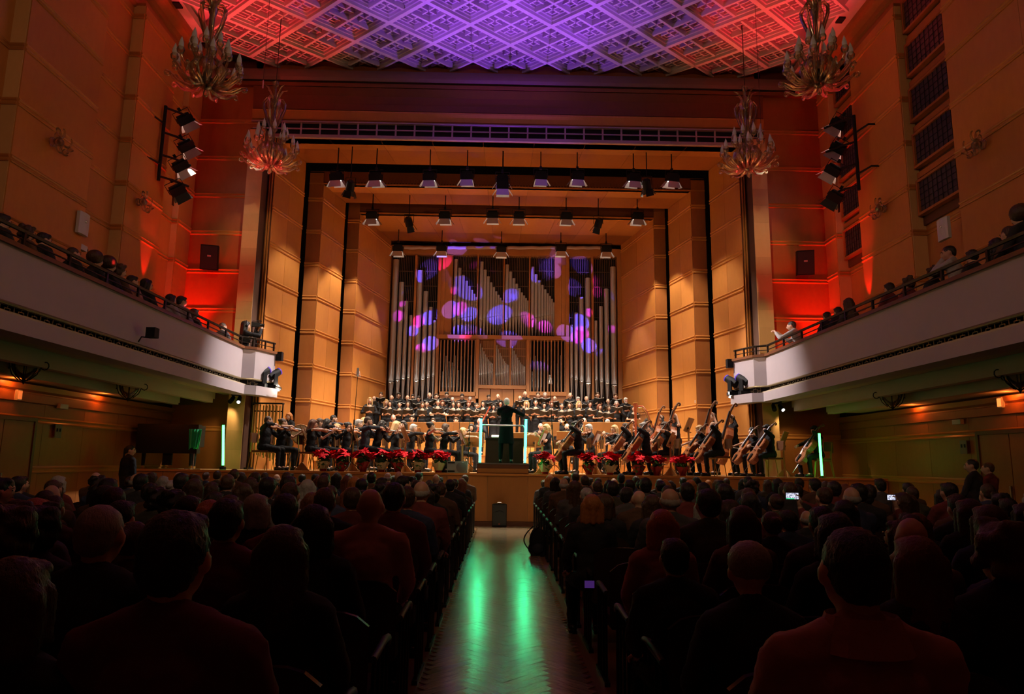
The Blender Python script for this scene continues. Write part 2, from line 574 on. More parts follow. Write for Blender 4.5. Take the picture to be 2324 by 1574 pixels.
# ------- stage shell: three telescoping bays; (outer x at front, y front, x at rear, y rear, ceiling z)
BAYS = [(7.15, 20.3, 6.76, 22.10, 11.35), (6.24, 22.5, 5.87, 24.20, 10.77), (5.42, 24.6, 4.76, 27.75, 10.52)]
for sx, nm in ((-1, 'left'), (1, 'right')):
    for bi, (xa, ya, xb, yb, zc) in enumerate(BAYS):
        w = struct(put(None, 'wall_%s' % nm))
        a, b = (sx*xa, ya), (sx*xb, yb)
        o_ = 0.12*sx
        poly = [a, b, (b[0]+o_, b[1]), (a[0]+o_, a[1])]
        MB().prism(poly, SZ, zc).obj('backing', M['slot'], w)
        path = [a, b] if sx > 0 else [b, a]
        panelled(w, path, LVL, SZ, zc, M['veneer'], [2])
        if bi:
            # frame face: pilaster turned to the hall
            xo = (6.71, 5.84)[bi-1]
            f = struct(put(None, 'wall_%s' % nm))
            x0, x1 = sorted((sx*xa, sx*xo))
            MB().box(x0, x1, ya+0.02, ya+0.16, SZ, zc+0.45).obj('backing', M['slot'], f)
            p = [(x0, ya), (x1, ya)]
            p = p[::-1]
            panelled(f, p, LVL, SZ, zc+0.4, M['veneer_d'], [1])
        # dark slot behind the frame
    for (xo, yo, yb, z1) in ((6.95, 22.1, 22.9, 11.6), (6.0, 24.2, 25.0, 11.2)):
        s0, s1 = sorted((sx*xo, sx*(xo+0.15)))
        struct(MB().box(s0, s1, yo-0.1, yb, SZ, z1).obj('wall_%s' % nm, M['slot']))

# shell ceilings, each a row of boards with fine joints, and header faces with dentils
for bi, (xa, ya, xb, yb, zc) in enumerate(BAYS):
    c = struct(MB().box(-xa, xa, ya, yb, zc+0.03, zc+0.1).obj('ceiling', M['slot']))
    n = 9
    ym = ya+(yb-ya)*(0.4 if bi < 2 else 0.62)
    for (q0, q1, dz) in ((ya, ym-0.004, 0.0), (ym+0.004, yb, 0.012)):
        for k in range(n):
            u0, u1 = -1+2*k/n, -1+2*(k+1)/n
            xq0 = xa+(xb-xa)*(q0-ya)/(yb-ya)
            xq1 = xa+(xb-xa)*(q1-ya)/(yb-ya)
            MB().prism([(u0*xq0+0.004, q0), (u1*xq0-0.004, q0), (u1*xq1-0.004, q1), (u0*xq1+0.004, q1)], zc+dz, zc+0.03).obj(
                'panel', M['veneer'] if dz == 0 else M['veneer_d'], c)
    if bi:
        xo = (6.71, 5.84)[bi-1]
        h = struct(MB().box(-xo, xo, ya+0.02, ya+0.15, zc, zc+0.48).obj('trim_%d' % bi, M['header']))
        if bi == 1:
            dm = MB().box(-0.022, 0.022, -0.03, 0.0, 0, 0.16).mesh('dentil', M['header'])
            for k in range(-60, 61):
                put(dm, 'dentil', h, (k*0.1, ya+0.02, zc+0.06))
            MB().box(-xo, xo, ya-0.02, ya+0.02, zc, zc+0.05).obj('moulding', M['mould'], h)
        else:
            MB().box(-xo, xo, ya-0.01, ya+0.02, zc, zc+0.06).obj('moulding', M['mould'], h)
    struct(MB().box(-xb-0.5, xb+0.5, yb-0.02, yb+0.7, zc+0.62, zc+0.72).obj('ceiling', M['slot']))
struct(MB().box(-6.0, 6.0, 27.7, 28.6, 10.55, 11.4).obj('trim_3', M['slot']))
struct(MB().box(-6.2, 6.2, 28.6, 28.8, 0, 11.4).obj('wall_rear', M['slot']))
for sx in (-1, 1):
    a, b = sorted((sx*4.76, sx*6.2))
    struct(MB().box(a, b, 27.8, 28.6, SZ, 10.55).obj('wall_rear', M['slot']))

# ------- proscenium wall and surround
RLV = [2.42, 4.7, 5.9, 7.08, 8.27, 9.45, 10.65, 11.85]
for sx, nm, xw in ((-1, 'left', XL), (1, 'right', XR)):
    w = struct(put(None, 'wall_front_%s' % nm))
    a, b = sorted((sx*7.75, xw))
    MB().box(a, b, YP+0.02, YP+0.3, 0, 13.9).obj('backing', M['slot'], w)
    panelled(w, [(b, YP), (a, YP)], RLV, SZ, 13.2, M['veneer_d'], [1])
    # broad pale pilaster then a dark groove and thin beads up the opening edge
    p = struct(put(None, 'wall_front_%s' % nm))
    a, b = sorted((sx*7.33, sx*7.79))
    MB().box(a, b, YP-0.52, YP+0.3, SZ, 11.4).obj('backing', M['slot'], p)
    edges = [SZ+0.53*k for k in range(20)]
    for z0 in edges:
        z1 = min(z0+0.53, 11.4)
        if z1-z0 < 0.05:
            continue
        MB().box(a+0.002, b-0.002, YP-0.54, YP-0.51, z0+0.001, z1-0.001).obj('block', M['palewood_lit'], p)
    g = struct(put(None, 'wall_front_%s' % nm))
    a, b = sorted((sx*7.2, sx*7.35))
    MB().box(a, b, YP+0.05, YP+0.3, SZ, 11.4).obj('groove', M['veneer_d'], g)
    for xx in (7.18, 7.24):
        a, b = sorted((sx*xx, sx*(xx+0.03)))
        MB().box(a, b, YP-0.06, YP+0.1, SZ, 11.4).obj('bead', M['mould'], g)
# header over the opening
hd = struct(put(None, 'wall_front_top'))
MB().box(-7.95, 7.95, YP+0.02, YP+0.35, 11.35, 13.95).obj('backing', M['veneer_d'], hd)
sec = [(0, 11.35), (0.10, 11.35), (0.10, 11.45), (0.0, 11.46)]
MB().sweep([(7.95, YP), (-7.95, YP)], sec).obj('moulding', M['grille'], hd)
MB().sweep([(7.95, YP), (-7.95, YP)], [(0, 11.84), (0.10, 11.85), (0.10, 11.89), (0, 11.90)]).obj('moulding', M['grille'], hd)
MB().box(-7.9, 7.9, YP+0.0, YP+0.03, 11.46, 11.84).obj('recess', M['void'], hd)
MB().box(-7.9, 7.9, YP-0.06, YP-0.03, 11.63, 11.67).obj('rail', M['grille'], hd)
bar = MB().box(-0.025, 0.025, -0.07, -0.03, 11.46, 11.84).mesh('baluster', M['grille'])
for k in range(25):
    put(bar, 'baluster', hd, (-7.0+k*0.583, YP, 0))
# bands and the hollow frieze
MB().sweep([(7.95, YP), (-7.95, YP)], [(0, 11.95), (0.04, 11.97), (0.10, 12.2), (0.10, 12.25), (0, 12.26)]).obj('band', M['veneer'], hd)
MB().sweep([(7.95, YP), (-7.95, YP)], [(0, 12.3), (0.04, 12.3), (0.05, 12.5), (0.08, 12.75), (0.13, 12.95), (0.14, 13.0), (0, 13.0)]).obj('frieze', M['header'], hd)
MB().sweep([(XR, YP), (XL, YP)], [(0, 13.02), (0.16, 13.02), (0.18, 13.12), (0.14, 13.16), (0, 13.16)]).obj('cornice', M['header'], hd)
MB().sweep([(XR, YP), (XL, YP)], [(0, 13.2), (0.18, 13.2), (0.21, 13.3), (0.21, 13.42), (0.17, 13.44), (0.17, 13.56), (0, 13.56)]).obj('cornice', M['header_p'], hd)

# ------- ceiling of skewed coffers
slab = struct(MB().box(XL-0.5, XR+0.5, -6, 21.0, ZC+0.42, ZC+0.6).obj('ceiling', M['plaster']))


def coffer_mesh():
    mb = MB()
    ax, ay = 1.14, 0.935

    def ub(u0, u1, v0, v1, z0, z1=0.425):
        c = []
        for (u, v) in ((u0, v0), (u1, v0), (u1, v1), (u0, v1)):
            c.append(((u-v)*ax, (u+v-1)*ay))
        mb.prism(c, z0, z1)
    h = 0.04
    for (a, b, c, d) in ((0, 1, 0, h), (0, 1, 1-h, 1), (0, h, h, 1-h), (1-h, 1, h, 1-h)):
        ub(a, b, c, d, 0.0)
    for i, zz in ((0, 0.09), (1, 0.17), (2, 0.25)):
        p = h+0.028*i
        q = p+0.028
        for (a, b, c, d) in ((p, 1-p, p, q), (p, 1-p, 1-q, 1-p), (p, q, q, 1-q), (1-q, 1-p, q, 1-q)):
            ub(a, b, c, d, zz)
    e = 0.122
    ub(e-0.03, 1-e+0.03, 0.478, 0.522, 0.03, 0.3)
    ub(0.478, 0.522, e-0.03, 1-e+0.03, 0.03, 0.3)
    for (s0, s1) in ((e, 0.478), (0.522, 1-e)):
        for (t0, t1) in ((e, 0.478), (0.522, 1-e)):
            for i, zz in ((0, 0.20), (1, 0.29)):
                p = 0.022*i
                q = p+0.022
                ub(s0+p, s1-p, t0+p, t0+q, zz)
                ub(s0+p, s1-p, t1-q, t1-p, zz)
                ub(s0+p, s0+q, t0+q, t1-q, zz)
                ub(s1-q, s1-p, t0+q, t1-q, zz)
            ms, mt_ = (s0+s1)/2, (t0+t1)/2
            ub(s0+0.01, s1-0.01, mt_-0.013, mt_+0.013, 0.13, 0.3)
            ub(ms-0.013, ms+0.013, t0+0.01, t1-0.01, 0.13, 0.3)
    return mb.mesh('coffer', M['plaster'])


cof = coffer_mesh()
k = 0
for j in range(-8, 9):
    for i in range(-1, 24):
        cx = j*1.14
        cy = 19.77-i*0.935 - (0.0 if j % 2 == 0 else 0.0)
        if (i+j) % 2 != 0:
            continue
        if cy > 20.6 or cy < 4 or abs(cx) > 8.7:
            continue
        put(cof, 'coffer', slab, (cx, cy, ZC))
# flat margin with small square vents and cove along the walls
for sx, xw in ((-1, XL), (1, XR)):
    a, b = sorted((sx*8.95, xw))
    m_ = struct(MB().box(a, b, -6, YP, ZC+0.10, ZC+0.3).obj('ceiling_margin', M['plaster']))
    for k in range(12):
        yy = 19.3-k*1.87
        MB().box(sx*9.12-0.09, sx*9.12+0.09, yy-0.12, yy+0.12, ZC+0.05, ZC+0.101).obj('vent', M['void'], m_)
    path = [(xw, -6), (xw, YP)] if sx > 0 else [(xw, YP), (xw, -6)]
    MB().sweep(path, [(0, 12.85), (0.06, 12.87), (0.10, 12.95), (0.10, 13.3), (0.16, 13.34), (0.20, 13.45), (0.34, 13.55), (0.38, 13.66), (0.38, 13.8), (0, 13.8)]).obj(
        'cornice', M['veneer_d'], m_)

# ------- side walls (upper) with projecting piers, recessed bays and windows
SLV = [4.75, 5.9, 7.03, 8.15, 9.27, 10.4, 11.55, 12.6]
# path along x for the left wall (travel from front to back so the left side faces the room)


def side_path(sx, xw, ys):
    p = []
    for y, o in ys:
        p.append((xw-sx*o, y))
    return p if sx > 0 else p[::-1]


for sx, nm, xw, segs in (
    (-1, 'left', XL, [(-6.0, 0.0, 0.4), (0.4, 0.35, 2.6), (2.6, 0.0, 5.6), (5.6, 0.35, 7.8), (7.8, 0.0, 12.35), (12.35, 0.30, 14.75), (14.75, 0.0, 16.25),
                      (16.25, 0.30, 18.0), (18.0, 0.12, 18.95), (18.95, 0.30, 19.75), (19.75, 0.0, YP)]),
    (1, 'right', XR, [(-6.0, 0.0, 0.4), (0.4, 0.35, 2.6), (2.6, 0.0, 5.6), (5.6, 0.35, 7.8), (7.8, 0.0, 9.6), (9.6, 0.30, 13.85), (13.85, -0.05, 15.6),
                      (15.6, 0.30, 17.85), (17.85, -0.05, 19.2), (19.2, 0.30, 19.85), (19.85, 0.0, YP)])):
    w = struct(put(None, 'wall_%s' % nm))
    a, b = sorted((xw+sx*0.05, xw+sx*0.4))
    MB().box(a, b, -6, YP+0.3, 0, 13.9).obj('backing', M['slot'], w)
    wins = []
    for i, (y0, off, y1) in enumerate(segs):
        if off > 0.2:
            a, b = sorted((xw+sx*0.05, xw-sx*(off-0.015)))
            MB().box(a, b, y0+0.015, y1-0.015, 3.9, 13.0).obj('pier', M['veneer_d'], w)
        win = sx > 0 and off < 0 and y0 > 10
        pa = [(xw-sx*off, y0), (xw-sx*off, y1)]
        if sx < 0:
            pa = pa[::-1]
        if win:
            wins.append((y0, y1))
            panelled(w, pa, SLV[:2]+[7.03], 3.9, 7.25, M['veneer'], [1])
        else:
            panelled(w, pa, SLV, 3.9, 12.9, M['veneer'], [1 if y1-y0 < 2.5 else 2])
        # the reveal face of a pier turned towards the camera
        if i and segs[i][1] > segs[i-1][1]+0.15:
            o0, o1 = segs[i-1][1], off
            q = [(xw-sx*o0, y0), (xw-sx*o1, y0)]
            if sx > 0:
                q = q[::-1]
                q = [(xw-sx*o0, y0), (xw-sx*o1, y0)][::-1]
            # room side is -Y
            q = sorted(q, key=lambda t: -t[0])
            panelled(w, q, SLV, 3.9, 12.9, M['palewood_lit'], [1])  # frontal light on these reveals put into the paler veneer
    for wi, (y0, y1) in enumerate(wins):
        W_ = struct(put(None, 'window_%d' % (wi+1)))
        X = xw-0.02
        MB().box(X, X+0.1, y0, y1, 7.2, 13.0).obj('surround', M['walnut'], W_)
        z = 7.42
        while z < 12.9:
            z1 = z+0.86
            MB().box(X-0.09, X-0.02, y0+0.12, y1-0.12, z+0.06, z1-0.06).obj('pane', M['dglass'], W_)
            fr = MB()
            fr.box(X-0.14, X, y0+0.06, y1-0.06, z, z+0.06).box(X-0.14, X, y0+0.06, y1-0.06, z1-0.06, z1)
            fr.box(X-0.14, X, y0+0.06, y0+0.12, z+0.06, z1-0.06).box(X-0.14, X, y1-0.12, y1-0.06, z+0.06, z1-0.06)
            fr.obj('frame', M['veneer_d'], W_)
            ms = MB()
            for q in range(1, 9):
                yy = y0+0.12+(y1-y0-0.24)*q/9
                ms.box(X-0.105, X-0.095, yy-0.004, yy+0.004, z+0.06, z1-0.06)
            for q in range(1, 5):
                zz = z+0.06+(z1-z-0.12)*q/5
                ms.box(X-0.105, X-0.095, y0+0.12, y1-0.12, zz-0.003, zz+0.003)
            ms.obj('lattice', M['blackm'], W_)
            MB().box(X-0.08, X, y0+0.05, y1-0.05, z1+0.06, z1+0.2).obj('rail', M['veneer_d'], W_)
            z += 1.17

# ------- side walls below the balconies
for sx, nm, xw in ((-1, 'left', XL), (1, 'right', XR)):
    w = struct(put(None, 'wall_%s' % nm))
    pa = [(xw, 2.0), (xw, YP)]
    if sx < 0:
        pa = pa[::-1]
    panelled(w, pa, [1.30, 2.30], 0.0, 2.62, M['veneer_d'], [13])
    MB().sweep(pa, [(0, 2.62), (0.05, 2.64), (0.05, 2.80), (0.02, 2.81), (0.02, 2.84), (0.08, 2.88), (0.10, 2.98), (0, 3.0)]).obj('cornice', M['veneer_d'], w)
    MB().sweep(pa, [(0, 0), (0.03, 0), (0.03, 0.15), (0, 0.16)]).obj('baseboard', M['walnut'], w)
    for di, yy in enumerate((9.2, 12.6)):
        d = struct(put(None, 'door_%d' % (1+di+(2 if sx > 0 else 0))))
        a, b = sorted((xw-sx*0.02, xw-sx*0.06))
        MB().box(a, b, yy, yy+0.85, 0.02, 2.25).obj('leaf', M['veneer_d'], d)
        MB().box(a, b, yy+0.87, yy+1.72, 0.02, 2.25).obj('leaf', M['veneer_d'], d)
        a, b = sorted((xw-sx*0.02, xw-sx*0.08))
        fr = MB().box(a, b, yy-0.08, yy-0.01, 0, 2.33).box(a, b, yy+1.73, yy+1.8, 0, 2.33).box(a, b, yy-0.01, yy+1.73, 2.26, 2.33)
        fr.obj('frame', M['walnut'], d)
        a, b = sorted((xw-sx*0.06, xw-sx*0.10))
        MB().box(a, b, yy+0.9, yy+0.93, 1.0, 1.25).obj('handle', M['steel'], d)

# ------- balconies
BW = grain('balcony_wood', (0.16, 0.06, 0.025), (0.22, 0.085, 0.035), 0.35, (1, 1, 5), 3.0)
FP = [(7.3, 1.0), (7.3, 19.25), (7.02, 19.45), (6.72, 20.28)]
for sx, nm, xw in ((-1, 'left', XL), (1, 'right', XR)):
    path = [(sx*x, y) for x, y in FP]
    if sx < 0:
        path = path[::-1]
    # left side of travel must face the hall centre
    b = struct(put(None, 'balcony_%s' % nm))
    MB().sweep(path, [(0.0, 3.75), (0.0, 4.60), (-0.12, 4.60), (-0.12, 3.75)]).obj('parapet', M['cream'], b)
    MB().sweep(path, [(0.14, 3.33), (0.14, 3.58), (-0.25, 3.58), (-0.25, 3.33)]).obj('lip', M['cream'], b)
    MB().sweep(path, [(-0.10, 3.58), (-0.10, 3.75), (-0.14, 3.75), (-0.14, 3.58)]).obj('band_recess', M['void'], b)
    MB().sweep(path, [(0.05, 4.60), (0.05, 4.67), (-0.17, 4.67), (-0.17, 4.60)]).obj('capping', BW, b)
    MB().sweep(path, [(0.02, 3.735), (0.03, 3.76), (0.0, 3.79), (0.0, 3.735)]).obj('bead', M['bronze'], b)
    MB().sweep(path, [(-0.03, 4.89), (-0.02, 4.93), (-0.05, 4.95), (-0.08, 4.93), (-0.07, 4.89)]).obj('rail', M['iron'], b)
    MB().sweep(path, [(-0.04, 4.78), (-0.04, 4.80), (-0.06, 4.80), (-0.06, 4.78)]).obj('rail', M['iron'], b)
    # meander grille of the band: each unit a child
    un = MB()
    z0 = 3.585
    for (u0, u1, w0, w1) in ((0, 0.30, 0.150, 0.160), (0, 0.30, 0.0, 0.010), (0.145, 0.155, 0.11, 0.15), (0.09, 0.21, 0.10, 0.11), (0.09, 0.10, 0.07, 0.10), (0.20, 0.21, 0.07, 0.10),
                             (0.0, 0.10, 0.065, 0.075), (0.20, 0.30, 0.065, 0.075), (0.0, 0.012, 0.01, 0.15), (0.09, 0.10, 0.01, 0.04), (0.20, 0.21, 0.01, 0.04), (0.03, 0.10, 0.035, 0.045), (0.20, 0.27, 0.035, 0.045)):
        un.box(u0, u1, -0.006, 0.006, z0+w0, z0+w1)
    ume = un.mesh('meander', M['bronze'])
    yy = 19.2
    k = 0
    while yy > 4.5 and k < 50:
        put(ume, 'meander', b, (sx*7.31, yy, 0), PI/2 if sx > 0 else -PI/2).location = (sx*7.32, yy-(0.30 if sx > 0 else 0), 0)
        yy -= 0.30
        k += 1
    put(ume, 'meander', b, (sx*7.16, 19.36, 0), math.atan2(-0.2*sx, 0.28) if sx < 0 else math.atan2(0.2, -0.28))
    # posts
    pm = MB().box(-0.02, 0.02, -0.025, 0.025, 4.67, 4.92).mesh('post', M['iron'])
    for q in range(16):
        put(pm, 'post', b, (sx*7.345, 19.2-q*1.12, 0))
    for (px, py) in ((7.1, 19.43), (6.9, 19.85), (6.77, 20.2)):
        put(pm, 'post', b, (sx*px, py, 0))
    # deck and stepped soffit
    poly = [(sx*7.4, 1.0), (xw, 1.0), (xw, YP), (sx*6.9, YP), (sx*7.15, 19.5), (sx*7.4, 19.3)]
    MB().prism(poly, 3.60, 3.90).obj('deck', M['walnut'], b)
    for (o0, o1, zz, ye) in ((7.2, 8.15, 3.40, YP), (8.15, 8.8, 3.22, 19.7), (8.8, abs(xw)+0.02, 3.04, 19.0)):
        a, c = sorted((sx*o0, sx*o1))
        MB().box(a, c, 1.0, ye, zz, 3.62).obj('soffit', M['soffit'], b)
    for (o0, o1, zz, ye) in ((8.12, 8.30, 3.10, 19.5), (8.74, 8.92, 2.98, 18.8)):
        a, c = sorted((sx*o0, sx*o1))
        MB().box(a, c, 1.0, ye, zz, 3.3).obj('beam', M['soffit'], b)

# ------------------------------------------------------------------ pipe organ
OY = 27.95


def oc(cx, cy):
    p = atY(860+cx*0.2496, 530+cy*0.2496, OY)
    return p[0], p[2]


M['owood'] = grain('organ_case', (0.48, 0.185, 0.055), (0.56, 0.24, 0.075), 0.4, (3, 3, 1.2), 3.0)
M['slat'] = mat('organ_slat', (0.50, 0.25, 0.12), 0.45)
M['bars'] = mat('organ_grille', (0.14, 0.085, 0.06), 0.5)
organ = thing('pipe_organ', 'tall pipe organ with silver pipes in an orange wooden case behind the choir', 'organ', (0, OY, 0))


def orect(cx0, cx1, cy0, cy1, y0, y1, name, m, par=None):
    xs = [oc(cx0, (cy0+cy1)/2)[0], oc(cx1, (cy0+cy1)/2)[0]]
    zs = [oc((cx0+cx1)/2, cy1)[1], oc((cx0+cx1)/2, cy0)[1]]
    return MB().box(xs[0], xs[1], y0, y1, zs[0], zs[1]).obj(name, m, par or organ)


def pipe(cx, top, mouth, w, foot, yo=-0.12, par=None):
    """speaking pipe with rounded body, cut mouth, languid lip and conical foot"""
    X = oc(cx, (top+mouth)/2)[0]
    zt, zm, zf = oc(cx, top)[1], oc(cx, mouth)[1], oc(cx, foot)[1]
    r = w*0.2496*(28-yo)/1604/2
    mb = MB()
    mb.tube([(X, yo, zf), (X, yo, zm-r*0.6), (X, yo, zm-r*0.1)], [r*0.22, r*0.93, r], 12)
    mb.tube([(X, yo, zm+r*0.25), (X, yo, zt)], [r, r], 12)
    mb.tube([(X, yo+r*0.25, zm-r*0.2), (X, yo+r*0.25, zm+r*0.35)], [r*0.7, r*0.7], 8)
    # flattened lips
    q = r*0.72
    mb.add([(X-q, yo-r*0.75, zm+r*0.25), (X+q, yo-r*0.75, zm+r*0.25), (X, yo-r*1.02, zm+r*3.0), (X-q, yo-r*0.95, zm+r*0.25), (X+q, yo-r*0.95, zm+r*0.25)],
           [(0, 1, 4, 3), (3, 4, 2), (0, 3, 2), (1, 2, 4)])
    o = mb.obj('pipe', M['pipe'], par or organ, smooth=50)
    lp = MB()
    lp.tube([(X-q, yo-r*0.80, zm-r*0.12), (X, yo-r*1.10, zm-r*0.55), (X+q, yo-r*0.80, zm-r*0.12)], r*0.16, 5)
    lp.box(X-q, X+q, yo-r*0.98, yo-r*0.7, zm-r*0.2, zm-r*0.02)
    lp.obj('lip', M['steel'], o)
    return o


# case: frame and wooden fields
for (a, b, c, d, y0, y1) in ((50, 92, 155, 1563, -0.16, 0.3), (2165, 2205, 155, 1563, -0.16, 0.3), (50, 2205, 130, 200, -0.14, 0.3),
                             (528, 552, 190, 1563, -0.14, 0.3), (1698, 1725, 190, 1563, -0.14, 0.3), (310, 330, 200, 1563, -0.12, 0.2),
                             (1930, 1950, 200, 1563, -0.12, 0.2)):
    orect(a, b, c, d, y0, y1, 'post' if b-a < 200 else 'top_rail', M['owood'])
for (a, b) in ((540, 600), (600, 668), (1596, 1660), (1660, 1730)):
    orect(a+1, b-1, 195, 932, -0.03, 0.2, 'panel', M['owood'])
for a in (890, 1128, 1362):
    orect(a, a+12, 195, 935, -0.10, 0.1, 'post', M['owood'])
orect(530, 1728, 933, 966, -0.22, 0.2, 'shelf', M['owood'])
orect(880, 908, 966, 1500, -0.16, 0.2, 'post', M['owood'])
orect(1338, 1368, 966, 1500, -0.16, 0.2, 'post', M['owood'])
orect(552, 882, 1440, 1475, -0.16, 0.2, 'rail', M['owood'])
orect(1366, 1700, 1440, 1475, -0.16, 0.2, 'rail', M['owood'])
orect(552, 882, 1475, 1563, -0.08, 0.2, 'panel', M['owood'])
orect(1366, 1700, 1475, 1563, -0.08, 0.2, 'panel', M['owood'])
orect(905, 1340, 1380, 1412, -0.16, 0.2, 'rail', M['owood'])
for a in (905, 1014, 1118, 1226):
    orect(a+2, a+104, 1412, 1563, -0.06, 0.2, 'panel', M['owood'])
orect(60, 2190, 1563, 2100, -0.05, 0.2, 'panel', M['owood'])
orect(90, 2170, 195, 1563, 0.32, 0.36, 'backing', M['void'])
# fine grilles behind the pipes, each joined because the bars are hair-thin


def bars(cx0, cx1, cy0, cy1, n, hs, m=None):
    mb = MB()
    for i in range(n):
        c = cx0+(cx1-cx0)*(i+0.5)/n
        x = oc(c, (cy0+cy1)/2)[0]
        mb.box(x-0.012, x+0.012, 0.08, 0.10, oc(c, cy1)[1], oc(c, cy0)[1])
    for h in hs:
        mb.box(oc(cx0, h)[0], oc(cx1, h)[0], 0.06, 0.08, oc(cx0, h)[1]-0.015, oc(cx0, h)[1]+0.015)
    o = mb.obj('grille_bars', m or M['bars'], organ)
    o['kind'] = 'stuff'


bars(135, 312, 200, 1500, 11, (335, 470, 610, 760))
bars(332, 528, 200, 1500, 12, (335, 470, 610, 760))
bars(1727, 1930, 200, 1500, 12, (345, 480, 620, 760))
bars(1952, 2165, 200, 1500, 13, (345, 480, 620, 760))
for a, b in ((676, 888), (908, 1126), (1142, 1360), (1376, 1592)):
    bars(a, b, 195, 932, 14, (333, 473, 612))
bars(908, 1044, 968, 1380, 15, (1042, 1110), M['slat'])
bars(1058, 1188, 968, 1380, 15, (1042, 1110), M['slat'])
bars(1202, 1336, 968, 1380, 15, (1042, 1110), M['slat'])
for c, t, m_, w in ((138, 245, 1350, 56), (195, 450, 1335, 46), (240, 620, 1318, 37), (284, 748, 1308, 28),
                    (362, 342, 1340, 51), (417, 532, 1322, 43), (464, 675, 1307, 35), (504, 795, 1295, 27),
                    (1748, 835, 1310, 26), (1790, 725, 1325, 34), (1838, 585, 1340, 41), (1897, 412, 1360, 50),
                    (1971, 797, 1330, 27), (2016, 668, 1345, 36), (2067, 510, 1358, 44), (2129, 312, 1380, 55)):
    pipe(c, t, m_, w, 1540)
for bi, (x0, x1, ts) in enumerate(((695, 884, (238, 318, 382, 435, 482, 518, 552, 580)),
                                   (931, 1120, (262, 335, 395, 450, 492, 530, 562, 588, 612)),
                                   (1163, 1352, (288, 352, 412, 462, 502, 540, 568, 590, 612)),
                                   (1396, 1588, (308, 375, 430, 472, 512, 547, 572, 598, 630)))):
    n = len(ts)
    tot = sum(range(n))
    x = x0
    for i, t in enumerate(ts):
        w = 33-18*i/(n-1)
        pipe(x, t, 795-50*(i/(n-1))**0.6-bi*4, w, 930, -0.08)
        if i < n-1:
            w2 = 33-18*(i+1)/(n-1)
            x += (x1-x0)*(w+w2)/(2*(33*(n-1)-9*(n-1)))
for bi, (x0, x1, t0) in enumerate(((920, 1036, 1000), (1068, 1180, 1015), (1211, 1328, 1028))):
    n = 10
    for i in range(n):
        u = i/(n-1)
        w = 14-7*u
        pipe(x0+(x1-x0)*(1-(1-u)**1.35)*0.98, t0+40*i*(1-0.055*i)+0, 1286-30*u, w, 1376, -0.06)
orect(1044, 1058, 966, 1380, -0.12, 0.1, 'post', M['owood'])
orect(1188, 1201, 966, 1380, -0.12, 0.1, 'post', M['owood'])
# swell louvre slats left and right
for x0, x1 in ((552, 880), (1370, 1698)):
    for k in range(11):
        c = x0+8+(x1-x0-16)*k/10
        xa = oc(c, 1200)[0]
        MB().box(xa-0.022, xa+0.022, -0.10, -0.02, oc(c, 1440)[1], oc(c, 968)[1]).obj('slat', M['slat'], organ)
    for k in range(10):
        c = x0+24+(x1-x0-40)*k/10
        pipe(c, 1250-150*abs(math.sin(k*1.9)), 1390, 9, 1436, 0.1)
# pale roll of cloth hanging under the top rail
for a, b in ((222, 540), (628, 1080), (1165, 1618), (1700, 2012)):
    z = oc(a, 145)[1]
    pts = [(oc(a+(b-a)*i/8, 145)[0], -0.28, oc(a+(b-a)*i/8, 146)[1]+0.012*math.sin(i*2.1)) for i in range(9)]
    MB().tube(pts, 0.07, 8).obj('valance', mat('pale_cloth', (0.50, 0.36, 0.34), 0.9), organ, smooth=60)

# ------------------------------------------------------------------ stage lanterns


def lantern_meshes():
    body = MB()
    body.box(-0.19, 0.19, -0.13, 0.13, 0.0, 0.20)
    body.box(-0.16, 0.16, -0.10, 0.10, 0.20, 0.26)
    yoke = MB()
    yoke.tube([(-0.22, 0, 0.08), (-0.22, 0, 0.36), (0.22, 0, 0.36), (0.22, 0, 0.08)], 0.012, 5)
    yoke.box(-0.035, 0.035, -0.03, 0.03, 0.34, 0.44)
    tube1 = MB().box(-0.15, -0.015, -0.05, 0.05, -0.012, -0.001).box(0.015, 0.15, -0.05, 0.05, -0.012, -0.001)

    def flap(ang, axis, w):
        mb = MB()
        mb.add([(-w, 0, 0), (w, 0, 0), (w*1.25, 0, -0.22), (-w*1.25, 0, -0.22)], [(0, 1, 2, 3)])
        vs = mb.v[:]
        mb.add([(x, y+0.006, z) for x, y, z in vs], [(3, 2, 1, 0)])
        return mb
    return (body.mesh('housing', M['black']), yoke.mesh('yoke', M['blackm']), tube1.mesh('lamp', M['lampglow']),
            flap(0, 0, 0.17).mesh('barn_door', M['flap']), flap(0, 0, 0.11).mesh('barn_door', M['flap']))


LM = lantern_meshes()


def lantern(loc, label, tilt=0.25, rz=0.0, lit=True, rod=None, group='stage lanterns hung over the orchestra', s=1.0, front=True):
    t = thing('stage_lantern', label, 'stage light', loc, rz, group)
    t.scale = (s, s, s)
    T = Matrix.Rotation(tilt, 4, 'X')
    for me in LM[:3]:
        if me is LM[2] and not lit:
            continue
        o = put(me, me.name.split('.')[0], t)
        if me is not LM[1]:
            o.matrix_basis = T
    for k, (me, px, py, rx, rzz) in enumerate(((LM[3], 0, -0.13, -0.45, 0), (LM[3], 0, 0.13, 0.45, 0), (LM[4], -0.19, 0, 0.6, PI/2), (LM[4], 0.19, 0, -0.6, PI/2))):
        o = put(me, 'barn_door', t)
        o.matrix_basis = T @ Matrix.Translation((px, py, 0)) @ Matrix.Rotation(rzz, 4, 'Z') @ Matrix.Rotation(rx, 4, 'X')
        if not lit:
            o.material_slots[0].link = 'OBJECT'
            o.material_slots[0].material = M['blackm']  # doors of unlit lanterns stay black, without the painted light
    if rod:
        MB().tube([(0, 0, 0.42), (0, 0, (rod-loc[2])/s)], 0.018/s, 6).obj('hanger', M['black'], t)
    return t


